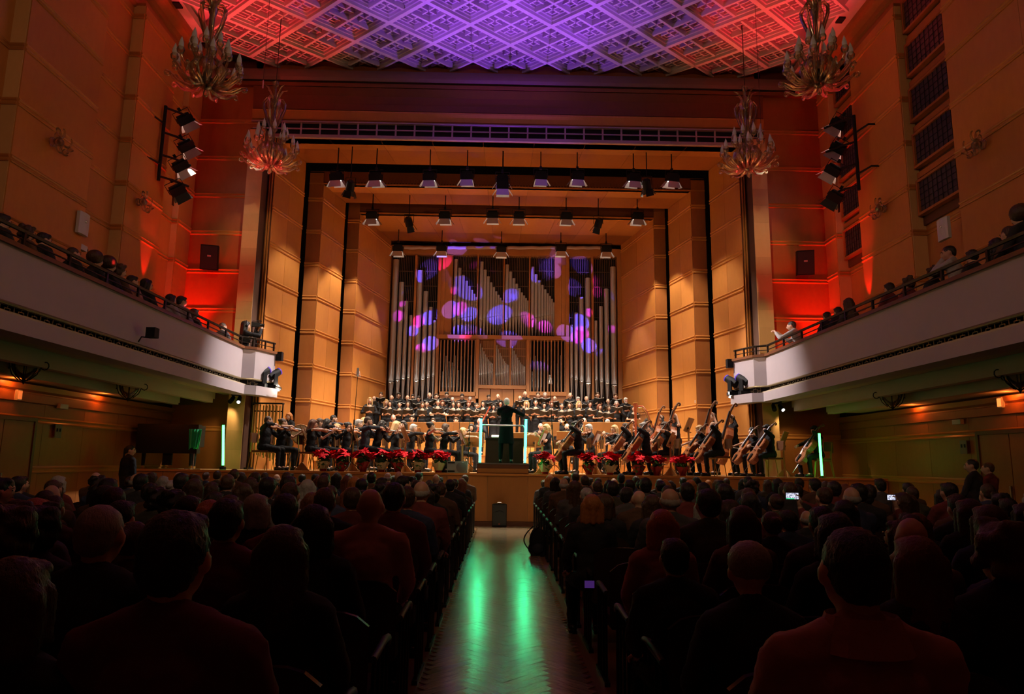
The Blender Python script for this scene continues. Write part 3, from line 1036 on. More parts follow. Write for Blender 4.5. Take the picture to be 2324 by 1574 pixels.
ORD = ['first', 'second', 'third', 'fourth', 'fifth', 'sixth', 'seventh', 'eighth', 'ninth', 'tenth', 'eleventh', 'twelfth', 'thirteenth', 'fourteenth', 'fifteenth', 'sixteenth',
       'seventeenth', 'eighteenth', 'nineteenth', 'twentieth', 'twenty-first', 'twenty-second', 'twenty-third', 'twenty-fourth', 'twenty-fifth', 'twenty-sixth', 'twenty-seventh', 'twenty-eighth']
for i, p in enumerate(ROW1):
    lantern(p, 'lit lantern with open barn doors in the front hanging row, %s from left' % ORD[i], 0.30, 0.05*(i-4), True, 11.35)
for i, p in enumerate(ROW2):
    lantern(p, 'lit lantern with open barn doors in the middle hanging row, %s from left' % ORD[i], 0.22, 0.03*(i-3), True, 10.77)
for i, p in enumerate(ROW3):
    lantern(p, 'lit lantern with barn doors in front of the organ top, %s from left' % ORD[i], 0.15, 0, True, 10.6)
lantern(atY(1141, 430, 20.8), 'lower lit lantern hanging just under the centre one of the front row', 0.2, 0, True, 11.3)
for (x, y, Y, tp, lb) in ((795, 424, 20.8, 11.35, 'front hanging row at left'), (1468, 420, 20.8, 11.35, 'front hanging row at right'),
                          (928, 505, 23.3, 10.77, 'middle hanging row at left'), (1358, 508, 23.3, 10.77, 'middle hanging row at right')):
    p = atY(x, y, Y)
    t = thing('spotlight', 'unlit dark can spotlight tilted down in the '+lb, 'stage light', p, 0, 'unlit can spotlights over the stage')
    T = TR((0, 0, 0), 0.5, 0.25 if x in (795, 1358) else -0.25)
    MB().tube([(0, 0, 0.22), (0, 0, 0.16), (0, 0, -0.12)], [0.06, 0.13, 0.14], 12, M=T).obj('can', M['blackm'], t, smooth=40)
    MB().tube([(-0.16, 0, 0), (-0.16, 0, 0.3), (0.16, 0, 0.3), (0.16, 0, 0)], 0.012, 5).obj('yoke', M['blackm'], t)
    q = MB()
    for a in range(4):
        q.add([(-0.1, -0.14, -0.12), (0.1, -0.14, -0.12), (0.13, -0.22, -0.32), (-0.13, -0.22, -0.32)], [(0, 1, 2, 3)], T @ Matrix.Rotation(a*PI/2, 4, 'Z'))
    q.obj('barn_door', M['blackm'], t)
    MB().tube([(0, 0, 0.3), (0, 0, tp-p[2])], 0.016, 6).obj('hanger', M['black'], t)

# ladders of lanterns on the hall walls
for sx, nm in ((-1, 'left'), (1, 'right')):
    xw = 9.2*sx
    y0 = 17.5 if sx < 0 else 17.25
    t = thing('lighting_ladder', 'black pipe ladder of side lights on the %s hall wall' % ('red left' if sx < 0 else 'right, by the far windows'), 'lighting rig', (xw, y0, 8.75))
    MB().tube([(0, 0, 0), (0, 0, 2.1)], 0.045, 8).obj('pole', M['black'], t, smooth=40)
    for k, z in enumerate((0.12, 0.72, 1.35, 2.05)):
        MB().tube([(0, 0, z), (-sx*0.25, 0.25, z), (-sx*0.55, 0.55, z-0.05)], 0.03, 6).obj('arm', M['black'], t)
    for z in (0.45, 1.6):
        MB().tube([(0, 0, z), (sx*0.1, -0.5, z), (sx*0.42, -0.52, z)], 0.025, 6).obj('bracket', M['black'], t)
    for k, (px, py) in enumerate((((425, 280), (428, 340), (415, 385), (408, 440)), ((1897, 290), (1897, 345), (1885, 395), (1890, 455)))[0 if sx < 0 else 1]):
        p = atX(px, py, xw-sx*0.55)
        p = (xw-sx*0.55, 18.05 if sx < 0 else 17.8, atY(px, py, 18.05 if sx < 0 else 17.8)[2])
        p = atY(px, py, 18.05 if sx < 0 else 17.8)
        g = lantern(p, '%s side lantern from the top of the %s wall ladder' % (ORD[k], nm), 0, 0, k < 3, None, 'lanterns on the wall ladders', 1.0)
        g.rotation_euler = (R(28), -sx*R(-38), sx*R(-20))

# ------------------------------------------------------------------ wall loudspeakers
for sx, (px, py), lb in ((-1, (478, 585), 'left'), (1, (1825, 597), 'right')):
    p = atY(px, py, YP-0.45)
    t = thing('loudspeaker', 'black loudspeaker box bracketed high on the red wall %s of the stage' % lb, 'speaker', p)
    mb = MB()
    w, h, d = 0.24, 0.36, 0.26
    mb.prism([(-w, -d), (w, -d), (w*0.8, d), (-w*0.8, d)], -h, h)
    mb.obj('cabinet', M['black'], t)
    MB().box(-w+0.02, w-0.02, -d-0.012, -d, -h+0.03, h-0.03).obj('grille', mat('speaker_cloth', (0.02, 0.02, 0.022), 0.8), t)
    MB().box(-0.05, 0.05, -d-0.018, -d-0.011, 0.02, 0.07).obj('badge', M['grille'], t)
    MB().tube([(0, d, 0), (0, d+0.2, 0)], 0.03, 6).obj('bracket', M['blackm'], t)
    t.rotation_euler = (R(12), 0, sx*R(-14))

# ------------------------------------------------------------------ chandeliers


def chandelier_proto():
    t = thing('chandelier', 'x', 'chandelier', (0, 0, 0))
    col_ = MB()
    col_.lathe([(0.02, -1.0), (0.10, -0.96), (0.15, -0.85), (0.07, -0.72), (0.05, -0.5), (0.09, -0.35), (0.05, -0.2), (0.06, 0.0), (0.10, 0.1), (0.06, 0.2), (0.045, 0.6), (0.07, 0.78), (0.10, 0.86),
                (0.05, 0.95), (0.03, 1.25), (0.02, 1.42)], 10)
    col_.obj('stem', M['glass'], t, smooth=60)
    core = MB().tube([(0, 0, -0.95), (0, 0, 1.5)], 0.014, 5)
    core.obj('core_rod', M['iron'], t)
    MB().ell((0, 0, -0.66), (0.09, 0.09, 0.13), 10, 6).obj('hub', M['iron'], t, smooth=60)
    MB().ell((0, 0, 1.46), (0.085, 0.085, 0.09), 12, 8).obj('ball_finial', M['glass'], t, smooth=60)
    # loop handles of the vase
    lm = MB().tube([(0.05, 0, 0.12), (0.15, 0, 0.35), (0.27, 0, 0.72), (0.28, 0, 0.88), (0.20, 0, 1.0), (0.09, 0, 0.96), (0.06, 0, 0.82)], [0.03, 0.036, 0.042, 0.042, 0.04, 0.034, 0.028], 6).mesh('vase_loop', M['glass'], 60)
    for k in range(6):
        put(lm, 'vase_loop', t, None, k*PI/3)
    # feather leaves at the top
    fm = MB().tube([(0.04, 0, 0.95), (0.10, 0, 1.12), (0.20, 0, 1.30), (0.32, 0, 1.36)], [0.03, 0.035, 0.02, 0.006], 6).mesh('leaf', M['glass'], 60)
    for k in range(6):
        put(fm, 'leaf', t, None, k*PI/3+0.3)
    # lower tier: 12 arms with cup and candle bulb
    arm = MB().tube([(0.08, 0, -0.75), (0.25, 0, -0.86), (0.45, 0, -0.80), (0.60, 0, -0.62), (0.66, 0, -0.48)], [0.03, 0.034, 0.032, 0.028, 0.022], 6).mesh('arm', M['glass'], 60)
    cup = MB().lathe([(0.02, -0.52), (0.07, -0.48), (0.085, -0.41), (0.06, -0.36)], 8, Matrix.Translation((0.66, 0, 0))).mesh('cup', M['glass'], 60)
    blb = MB().lathe([(0.03, -0.40), (0.055, -0.34), (0.05, -0.27), (0.025, -0.18), (0.003, -0.12)], 8, Matrix.Translation((0.66, 0, 0))).mesh('candle_bulb', M['bulb'], 60)
    for k in range(12):
        a = put(arm, 'arm', t, None, k*PI/6)
        put(cup, 'cup', a)
        put(blb, 'candle_bulb', a)
    # upper tier: 6 shorter arms
    arm2 = MB().tube([(0.06, 0, -0.45), (0.16, 0, -0.42), (0.28, 0, -0.25), (0.36, 0, -0.08)], [0.02, 0.022, 0.02, 0.016], 6).mesh('arm', M['glass'], 60)
    cup2 = MB().lathe([(0.02, -0.12), (0.07, -0.08), (0.08, -0.02), (0.06, 0.03)], 8, Matrix.Translation((0.37, 0, 0))).mesh('cup', M['glass'], 60)
    blb2 = MB().lathe([(0.03, 0.0), (0.055, 0.06), (0.05, 0.13), (0.025, 0.21), (0.003, 0.28)], 8, Matrix.Translation((0.37, 0, 0))).mesh('candle_bulb', M['bulb'], 60)
    mid = MB().lathe([(0.015, -0.30), (0.05, -0.27), (0.06, -0.22), (0.045, -0.18)], 8, Matrix.Translation((0.5, 0, 0))).mesh('cup', M['glass'], 60)
    for k in range(8):
        a = put(arm2, 'arm', t, None, k*PI/4+0.2)
        put(cup2, 'cup', a)
        put(blb2, 'candle_bulb', a)
    # curled horns sweeping out below the cups
    pts, rr = [(0.06, 0, -0.88), (0.3, 0, -1.0), (0.55, 0, -0.93), (0.72, 0, -0.78)], [0.03, 0.038, 0.036, 0.03]
    for q in range(8):
        a = 0.9-q*0.75
        pts.append((0.76+0.055*math.cos(a)-0.0*q, 0, -0.80+0.055*math.sin(a)))
        rr.append(0.028-0.0018*q)
    horn = MB().tube(pts, rr, 6).mesh('curled_horn', M['glass'], 60)
    for k in range(20):
        h = put(horn, 'curled_horn', t, None, k*PI/10+0.13)
        h.scale = (1 if k % 2 else 0.86, 1, 1 if k % 2 else 0.94)
    pend = MB().lathe([(0.012, -1.16), (0.045, -1.13), (0.06, -1.07), (0.03, -1.0), (0.02, -0.92)], 8).mesh('pendant', M['glass'], 60)
    put(pend, 'pendant', t)
    # inner bowl ribs
    rib = MB().tube([(0.10, 0, -0.30), (0.26, 0, -0.36), (0.36, 0, -0.55), (0.30, 0, -0.74), (0.12, 0, -0.84)], [0.02, 0.034, 0.038, 0.034, 0.02], 6).mesh('bowl_rib', M['glass'], 60)
    for k in range(14):
        put(rib, 'bowl_rib', t, None, k*PI/7)
    return t


ch0 = chandelier_proto()
for i, (bx, by, Y, lb) in enumerate(((466, 218, 14.0, 'amber glass chandelier with unlit candle bulbs, large and near at upper left'),
                                     (612, 392, 18.0, 'amber glass chandelier with unlit candle bulbs, left of the stage header'),
                                     (1860, 213, 14.0, 'amber glass chandelier with unlit candle bulbs, large and near at upper right'),
                                     (1699, 400, 18.0, 'amber glass chandelier with unlit candle bulbs, right of the stage header'))):
    p = atY(bx, by, Y)
    loc = (p[0], Y, p[2]+1.14)
    c = ch0 if i == 0 else dup(ch0)
    c.location = loc
    c.rotation_euler = (0, 0, 0.25*i)
    c['label'] = lb
    c['group'] = 'glass chandeliers'
for i, c in enumerate([o for o in bpy.data.objects if o.name.startswith('chandelier')]):
    MB().tube([(0, 0, 1.5), (0, 0, ZC+0.3-c.location.z)], 0.012, 5).obj('cable', M['iron'], c)
# microphone lines hanging beside the chandeliers
for (x, y, xb, yb, lb) in ((602, 0, 597, 192, 'left'), (1722, 0, 1727, 290, 'right')):
    p = atY(xb, yb, 17.0)
    t = thing('hanging_microphone', 'thin microphone hanging on a cable beside the %s far chandelier' % lb, 'microphone', p)
    MB().tube([(0, 0, -0.1), (0, 0, 0.12)], 0.018, 6).obj('capsule', M['grille'], t)
    MB().tube([(0, 0, 0.1), (0, 0, ZC+0.2-p[2])], 0.006, 4).obj('cable', M['iron'], t)

# ------------------------------------------------------------------ glass wall sconces and small wall fittings


def sconce(loc, sx, label):
    t = thing('wall_sconce', label, 'wall lamp', loc, 0, 'glass wall sconces')
    MB().lathe([(0.10, 0), (0.10, 0.03), (0.04, 0.05)], 10, TR((0, 0, 0), 0, -sx*PI/2)).obj('back_plate', M['glass'], t)
    MB().ell((-sx*0.14, 0, 0), (0.10, 0.09, 0.09), 10, 8).obj('glass_ball', M['glass'], t, smooth=60)
    for k, (a0, rr_, ln) in enumerate(((0.5, 0.26, 8), (2.6, 0.28, 9), (4.4, 0.22, 8), (5.4, 0.20, 7), (1.7, 0.20, 7))):
        pts = [(-sx*0.12, 0, 0)]
        c0 = Vector((0, math.cos(a0)*0.20, math.sin(a0)*0.20))
        for q in range(ln):
            th = a0+PI+q*0.55
            rad = rr_*0.55*(1-0.07*q)
            pts.append((-sx*(0.16+0.012*q), c0.y+rad*math.cos(th), c0.z+rad*math.sin(th)))
        MB().tube(pts, [0.030-0.0022*q for q in range(ln+1)], 6).obj('curl', M['glass'], t, smooth=60)
    for dy, dz in ((-0.24, 0.02), (0.20, -0.08), (0.05, -0.2)):
        MB().lathe([(0.015, -0.05), (0.05, 0), (0.06, 0.05), (0.04, 0.06)], 8, TR((-sx*0.24, dy, dz), 0, -sx*0.9)).obj('flower', M['glass'], t, smooth=60)


sconce(atX(118, 322, XL+0.35), -1, 'glass scroll sconce on the near left wall pier')
sconce(atX(312, 458, XL+0.35), -1, 'glass scroll sconce glowing red on the left wall')
sconce(atX(2232, 328, XR-0.35), 1, 'glass scroll sconce on the near right wall pier')
sconce(atX(2008, 474, XR-0.35), 1, 'glass scroll sconce tinged red between the right windows')
for (px, py, X, lb) in ((184, 508, XL+0.34, 'left wall'), (2146, 520, XR-0.34, 'right wall')):
    p = atX(px, py, X)
    sx = 1 if X > 0 else -1
    t = thing('wall_speaker_panel', 'small curved white speaker box on the %s above the balcony' % lb, 'speaker', p)
    pts = [(0, -0.18)]+[(-sx*(0.05+0.05*math.cos((q-3)*0.4)), -0.18+0.06*q) for q in range(7)]+[(0, 0.18)]
    if sx < 0:
        pts = pts[::-1]
    MB().prism(pts, -0.24, 0.24).obj('case', M['white'], t)
    MB().ell((-sx*0.11, 0, 0.05), (0.02, 0.03, 0.03), 8, 5).obj('knob', M['steel'], t)
for (px, py, X, lb) in ((186, 562, XL+0.05, 'little lit camera box on the left wall behind the balcony crowd'),):
    p = atX(px, py, X+0.2)
    t = thing('camera_box', lb, 'camera', p)
    MB().box(-0.05, 0.05, -0.12, 0.12, -0.06, 0.06).obj('case', M['white'], t)
    MB().tube([(0, 0.12, 0), (0, 0.18, 0)], 0.04, 8).obj('lens', M['black'], t)

# bowl lamps under the balconies
BL = [(55, 852, XL), (292, 893, XL), (2315, 880, XR), (2025, 915, XR)]
for i, (px, py, X) in enumerate(BL):
    sx = 1 if X > 0 else -1
    p = atX(px, py, sx*8.45)
    t = thing('bowl_lamp', 'unlit wrought-iron bowl lamp with scrolls under the %s balcony, %s the stage' % ('left' if sx < 0 else 'right', 'nearer' if i % 2 else 'farther from'), 'ceiling lamp', (p[0], p[1], 3.2))
    MB().lathe([(0.02, -0.34), (0.03, -0.30), (0.12, -0.24), (0.19, -0.14), (0.21, -0.04), (0.20, -0.03)], 12).obj('glass_bowl', M['glass'], t, smooth=60)
    MB().lathe([(0.004, -0.40), (0.02, -0.36), (0.035, -0.33), (0.02, -0.31)], 8).obj('finial', M['iron'], t)
    MB().lathe([(0.17, -0.03), (0.17, 0.0), (0.06, 0.02)], 12).obj('canopy', M['iron'], t)
    for k in range(6):
        a = k*PI/3
        pts = [(0.02, 0, -0.34), (0.12, 0, -0.27), (0.2, 0, -0.15), (0.22, 0, -0.02)]
        MB().tube([Matrix.Rotation(a, 4, 'Z') @ Vector(q) for q in pts], 0.010, 5).obj('strap', M['iron'], t)
    for k in range(4):
        a = k*PI/2
        pts = [(0.10, 0, -0.32), (0.22, 0, -0.22), (0.27, 0, -0.10)]+[(0.34+0.07*math.cos(2.6-q*0.7), 0, -0.07+0.07*math.sin(2.6-q*0.7)) for q in range(9)]
        MB().tube([Matrix.Rotation(a, 4, 'Z') @ Vector(q) for q in pts], 0.010, 5).obj('scroll', M['iron'], t)
# orange lit ledge strips behind two of them and a small orange beacon
for (px, py, X) in ((25, 875, XL), (230, 893, XL), (2075, 905, XR), (2290, 865, XR)):
    sx = 1 if X > 0 else -1
    p = atX(px, py, X-sx*0.15)
    light('POINT', (X-sx*0.22, p[1], 2.94), (0, 0, 0), 5.0, (1.0, 0.20, 0.03), 0.03)
for (px, py, X, c, lb) in ((42, 896, XL, (1.0, 0.25, 0.05), 'left'), (2271, 913, XR, (1.0, 0.25, 0.05), 'right')):
    p = atX(px, py, X*0.99)
    t = thing('call_light', 'small orange glowing wall light under the %s balcony' % lb, 'wall light', p)
    MB().box(-0.03, 0.03, -0.06, 0.06, -0.1, 0.1).obj('case', M['white'], t)
    MB().box(-0.04, 0.04, -0.05, 0.05, -0.08, 0.08).obj('lens', mat('orange_lens', c, 0.4, emit=c, es=0.6 if X < 0 else 1.6), t)
# door notices and exit boxes on the lower walls
for (px, py, X, lb) in ((132, 978, XL, 'left'), (2187, 1014, XR, 'right')):
    p = atX(px, py, X-(0.07 if X > 0 else -0.07))
    t = thing('notice_plate', 'pale plate with two dark pictogram squares on the %s side door' % lb, 'sign', p)
    MB().box(-0.008, 0.008, -0.11, 0.11, -0.14, 0.14).obj('plate', mat('dim_plate', (0.22, 0.21, 0.19), 0.6), t)
    for dy in (-0.05, 0.05):
        MB().box(-0.012, 0.012, dy-0.025, dy+0.025, -0.01, 0.06).obj('pictogram', M['black'], t)
for (px, py, X, lb) in ((142, 922, XL, 'left'), (2174, 957, XR, 'right')):
    p = atX(px, py, X-(0.07 if X > 0 else -0.07))
    t = thing('emergency_light', 'small oblong emergency light over the %s side door' % lb, 'light', p)
    MB().box(-0.04, 0.04, -0.14, 0.14, -0.05, 0.05).obj('case', M['white'], t)
for (px, py, Y, lb, tx) in ((651, 890, 22.02, 'left', -1), (1583, 911, 22.62, 'right', 1)):
    p = atY(px, py, Y)
    t = thing('exit_box', 'small green-white box on the moulding of the %s shell wall' % lb, 'sign', p)
    MB().box(-0.09, 0.09, -0.04, 0.04, -0.05, 0.05).obj('case', M['white'], t)
    MB().box(-0.03, 0.03, -0.045, -0.04, -0.03, 0.03).obj('symbol', mat('green_print', (0.05, 0.3, 0.1), 0.6), t)
    MB().box(-0.03, 0.03, -0.02, 0.04, -0.11, -0.05).obj('foot', M['walnut'], t)

# ------------------------------------------------------------------ moving-head lights on the balcony tips
purple = mat('violet_lens', (0.2, 0.1, 0.6), 0.2, emit=(0.35, 0.22, 1.0), es=7)
ringm = mat('violet_ring', (0.08, 0.04, 0.3), 0.3, emit=(0.12, 0.05, 0.8), es=0.5)


def moving_head(loc, aim, label):
    t = thing('moving_head_light', label, 'stage light', loc, 0, 'moving heads on the balcony tips')
    MB().prism([(-0.15, -0.13), (0.15, -0.13), (0.15, 0.13), (-0.15, 0.13)], 0.0, 0.10).obj('base', M['black'], t)
    v = Vector(aim)-Vector(loc)
    az = math.atan2(v.x, v.y)
    y = MB()
    for s in (-1, 1):
        y.prism([(s*0.13, -0.06), (s*0.18, -0.06), (s*0.18, 0.06), (s*0.13, 0.06)][::s], 0.14, 0.42)
    y.box(-0.18, 0.18, -0.07, 0.07, 0.10, 0.15)
    o = y.obj('yoke', M['black'], t)
    o.rotation_euler = (0, 0, -az)
    T = Matrix.Translation((0, 0, 0.40)) @ v.to_track_quat('Z', 'Y').to_matrix().to_4x4()
    MB().tube([(0, 0, -0.20), (0, 0, -0.15), (0, 0, 0.05), (0, 0, 0.24)], [0.08, 0.125, 0.125, 0.105], 14, M=T).obj('head', M['black'], t, smooth=40)
    MB().tube([(0, 0, 0.225), (0, 0, 0.255)], [0.11, 0.11], 14, M=T).obj('lens_ring', ringm, t)
    MB().tube([(0, 0, 0.25), (0, 0, 0.262)], [0.06, 0.06], 12, M=T).obj('lens', purple, t)
    return t


for (x, y, Y, lb) in ((592, 878, 19.9, 'black moving head on left balcony lip, the larger nearer one'), (617, 886, 20.25, 'black moving head on left balcony tip, right of its twin'),
                      (1690, 886, 19.9, 'black moving head on right balcony lip, right of its twin'), (1664, 894, 20.25, 'black moving head on right balcony tip, outermost')):
    p = atY(x, y, Y)
    sx = -1 if x < 1000 else 1
    moving_head((p[0], Y, 3.59), (sx*1.5, 27.0, 9.0), lb)
# cable bundle and small floodlights clamped under them
for sx, nm in ((-1, 'left'), (1, 'right')):
    t = thing('clamp_floodlight', 'blazing small floodlight clamped to the %s balcony tip' % nm, 'stage light', (sx*6.62, 20.35, 3.62))
    T = TR((0, 0, 0), 0.9, 0, sx*0.5)
    MB().box(-0.07, 0.07, -0.05, 0.05, -0.07, 0.10, T).obj('case', M['steel'], t)
    MB().box(-0.05, 0.05, -0.06, -0.05, -0.06, 0.05, T).obj('lens', mat('flood_lens', (1, 1, 1), 0.5, emit=(1, 0.93, 0.8), es=25), t)
    MB().tube([(0.0, 0, -0.02), (0.12, -0.1, -0.06), (0.2, -0.3, -0.03), (0.1, -0.5, 0.0)], 0.014, 5).obj('cable', M['iron'], t)
    light('POINT', (sx*6.52, 20.2, 3.66), (0, 0, 0), 16, (1, 0.88, 0.7), 0.05)
    # small loudspeaker on the balcony end
    q = thing('small_loudspeaker', 'small black speaker on the rear end of the %s balcony' % nm, 'speaker', (sx*6.64, 20.36, 4.42))
    MB().box(-0.09, 0.09, -0.09, 0.09, 0, 0.26).obj('cabinet', M['black'], q)
    MB().lathe([(0.02, 0), (0.05, 0.02), (0.06, 0.03)], 8, TR((0, -0.09, 0.15), PI/2)).obj('driver', M['blackm'], q)
# twin spots under the balcony ends
for sx, px, py in ((-1, 535, 915), (1, 1764, 935)):
    p = atY(px, py, 19.6)
    t = thing('twin_spotlight', 'pair of small spotlights under the end of the %s balcony' % ('left' if sx < 0 else 'right'), 'spotlight', (p[0], 19.6, 3.18))
    MB().box(-0.12, 0.12, -0.05, 0.05, 0.13, 0.2).obj('bracket', M['iron'], t)
    for s in (-1, 1):
        MB().tube([(s*0.09, 0.05, 0.1), (s*0.10, -0.02, 0.03), (s*0.12, -0.12, -0.05)], [0.05, 0.06, 0.065], 10).obj('can', M['black'], t, smooth=40)
    MB().tube([(0.12, -0.125, -0.052), (0.122, -0.132, -0.058)], 0.045, 8).obj('lens', M['lampglow'], t)
    light('SPOT', (p[0], 19.45, 3.1), (sx*8.6, 20.2, 1.3), 30, (1, 0.7, 0.35), 0.05, 80, 0.7)
# little black box on an arm on the left balcony face, and a round loudhailer far left on right wall
t = thing('bracket_box', 'small black projector box on an arm from the left balcony front', 'projector', (-7.22, 13.9, 3.78))
p = atX(348, 763, -7.05)
t.location = (-7.28, p[1], p[2]-0.03)
MB().box(0.12, 0.30, -0.10, 0.08, 0.0, 0.20).obj('box', M['black'], t)
MB().tube([(0, -0.1, -0.1), (0.05, -0.1, 0.0), (0.2, 0, 0.0)], 0.015, 5).obj('arm', M['iron'], t)

# ------------------------------------------------------------------ people


WORK = bpy.data.scenes.new('work')      # scratch scene for evaluating the remeshes, removed at the end


def remesh(mb, voxel, name, m, smooth=2):
    me = bpy.data.meshes.new('tmp')
    me.from_pydata(mb.v, [], mb.f)
    o = bpy.data.objects.new('tmp', me)
    WORK.collection.objects.link(o)
    md = o.modifiers.new('r', 'REMESH')
    md.mode = 'VOXEL'
    md.voxel_size = voxel
    if smooth:
        sm = o.modifiers.new('s', 'SMOOTH')
        sm.factor = 0.5
        sm.iterations = smooth
    with bpy.context.temp_override(scene=WORK, view_layer=WORK.view_layers[0]):
        dg = bpy.context.evaluated_depsgraph_get()
        out = bpy.data.meshes.new_from_object(o.evaluated_get(dg))
    bpy.data.objects.remove(o)
    bpy.data.meshes.remove(me)
    out.name = name
    out.materials.clear()
    out.materials.append(m)
    out.polygons.foreach_set('use_smooth', [True]*len(out.polygons))
    return out


def join_raw(me, mb):
    """append raw geometry (fingers) to a mesh"""
    if not mb.v:
        return me
    n = len(me.vertices)
    co = np.empty(n*3, np.float32)
    me.vertices.foreach_get('co', co)
    vs = co.reshape(-1, 3).tolist()+[list(v) for v in mb.v]
    nl = len(me.loops)
    lv = np.empty(nl, np.int32)
    me.loops.foreach_get('vertex_index', lv)
    ls = np.empty(len(me.polygons), np.int32)
    lt = np.empty(len(me.polygons), np.int32)
    me.polygons.foreach_get('loop_start', ls)
    me.polygons.foreach_get('loop_total', lt)
    lv = lv.tolist()
    fs = [lv[a:a+b] for a, b in zip(ls.tolist(), lt.tolist())]+[[i+n for i in f] for f in mb.f]
    new = bpy.data.meshes.new(me.name)
    new.from_pydata(vs, [], fs)
    new.materials.append(me.materials[0])
    new.polygons.foreach_set('use_smooth', [True]*len(fs))
    bpy.data.meshes.remove(me)
    return new


def roughen(me, amp, freq, seed=0.0):
    n = len(me.vertices)
    co = np.empty(n*3, np.float32)
    no = np.empty(n*3, np.float32)
    me.vertices.foreach_get('co', co)
    me.vertex_normals.foreach_get('vector', no)
    c = co.reshape(-1, 3)
    q = c*freq+seed
    d = np.sin(q[:, 0]*1.7+np.sin(q[:, 2]*1.3)*2)*np.sin(q[:, 1]*2.1+np.sin(q[:, 0])*1.5)*0.6+0.4*np.sin(q[:, 2]*2.3+q[:, 1]*3.1)
    c += no.reshape(-1, 3)*(d*amp)[:, None]
    me.vertices.foreach_set('co', c.reshape(-1))
    me.update()


def ik(S, H, a, b, pole):
    S, H, pole = Vector(S), Vector(H), Vector(pole)
    d = H-S
    L = min(d.length, (a+b)*0.995)
    d.normalize()
    H = S+d*L
    x = (a*a-b*b+L*L)/(2*L)
    h = math.sqrt(max(a*a-x*x, 0))
    p = pole-d*pole.dot(d)
    p.normalize()
    return S+d*x+p*h, H


SK = {}
for k, c in (('pale', (0.62, 0.36, 0.25)), ('rosy', (0.60, 0.30, 0.22)), ('tan', (0.48, 0.26, 0.16))):
    SK[k] = mat('skin_'+k, c, 0.5)
    SK[k].node_tree.nodes['Principled BSDF'].inputs['Subsurface Weight'].default_value = 0.0


def hairmat(name, c1, c2):
    m = grain(name, c1, c2, 0.42, (30, 30, 3), 4.0, bump=0.5, rnd=0.25, spec=0.5, detail=3)
    return m


HM = {'black': hairmat('hair_black', (0.010, 0.008, 0.007), (0.022, 0.017, 0.014)),
      'brown': hairmat('hair_brown', (0.045, 0.022, 0.012), (0.09, 0.045, 0.022)),
      'auburn': hairmat('hair_auburn', (0.13, 0.035, 0.015), (0.20, 0.06, 0.025)),
      'blonde': hairmat('hair_blonde', (0.45, 0.26, 0.11), (0.62, 0.40, 0.19)),
      'grey': hairmat('hair_grey', (0.28, 0.26, 0.25), (0.42, 0.40, 0.38)),
      'white': hairmat('hair_white', (0.58, 0.54, 0.50), (0.72, 0.68, 0.63)),
      'ginger': hairmat('hair_ginger', (0.42, 0.14, 0.03), (0.55, 0.2, 0.05))}
CL = {'black': grain('black_cloth', (0.008, 0.008, 0.010), (0.016, 0.016, 0.019), 0.8, (1, 1, 1), 12, bump=0.3, rnd=0.2, spec=0.2),
      'tail': mat('tailcoat_black', (0.004, 0.004, 0.005), 0.95, spec=0.05),
      'navy': grain('navy_cloth', (0.012, 0.015, 0.028), (0.022, 0.026, 0.042), 0.75, (1, 1, 1), 12, bump=0.3),
      'shoe': mat('black_leather', (0.01, 0.01, 0.01), 0.25)}
EYE = mat('eye_dark', (0.02, 0.012, 0.01), 0.3)
LIP = mat('lip_red', (0.35, 0.08, 0.07), 0.5)
BROW = mat('beard_dark', (0.03, 0.018, 0.012), 0.8)


def finger_set(mb, wrist, d, nrm, side, curl=0.6, s=1.0):
    """palm end, four fingers of unequal length and a thumb from the side of the palm"""
    d = Vector(d).normalized()
    nrm = Vector(nrm)
    nrm = (nrm-d*nrm.dot(d)).normalized()
    lat = d.cross(nrm).normalized()*side
    w = Vector(wrist)
    base = w+d*0.085*s
    for i, ln in enumerate((0.068, 0.078, 0.072, 0.056)):
        a = base+lat*(0.028-0.019*i)*s
        j1 = a+(d*math.cos(curl*0.5)+nrm*math.sin(curl*0.5))*ln*0.5*s
        j2 = j1+(d*math.cos(curl*1.5)+nrm*math.sin(curl*1.5))*ln*0.5*s
        mb.tube([a-d*0.02*s, j1, j2, j2+(d*math.cos(curl*2)+nrm*math.sin(curl*2))*0.012*s], [0.0095*s, 0.0088*s, 0.0078*s, 0.004*s], 5)
    t0 = w+d*0.03*s+lat*0.03*s
    t1 = t0+(lat*0.75+d*0.6+nrm*0.3).normalized()*0.04*s
    t2 = t1+(d*0.9+nrm*0.5).normalized()*0.032*s
    mb.tube([t0, t1, t2], [0.013*s, 0.011*s, 0.008*s], 5)


def head_geo(mb, H, sex, jaw=1.0):
    e = lambda c, r, n=14, m=10: mb.ell(c, r, n, m, H)
    e((0, -0.012, 0.022), (0.074, 0.092, 0.092))
    e((0, 0.018, -0.02), (0.062*jaw, 0.070, 0.085))
    e((0, 0.045, -0.072), (0.034*jaw, 0.034, 0.034))
    e((0, 0.074, -0.010), (0.055, 0.022, 0.030))
    for s in (-1, 1):
        e((s*0.034, 0.062, -0.022), (0.024, 0.024, 0.026))
        e((s*0.076, 0.0, -0.004), (0.012, 0.020, 0.032))
    e((0, 0.088, 0.030), (0.045, 0.012, 0.012))
    mb.tube([(0, 0.086, 0.026), (0, 0.104, -0.004), (0, 0.110, -0.018), (0, 0.094, -0.026)], [0.010, 0.013, 0.016, 0.012], 8, True, H)
    e((0, 0.090, -0.047), (0.026, 0.012, 0.012))


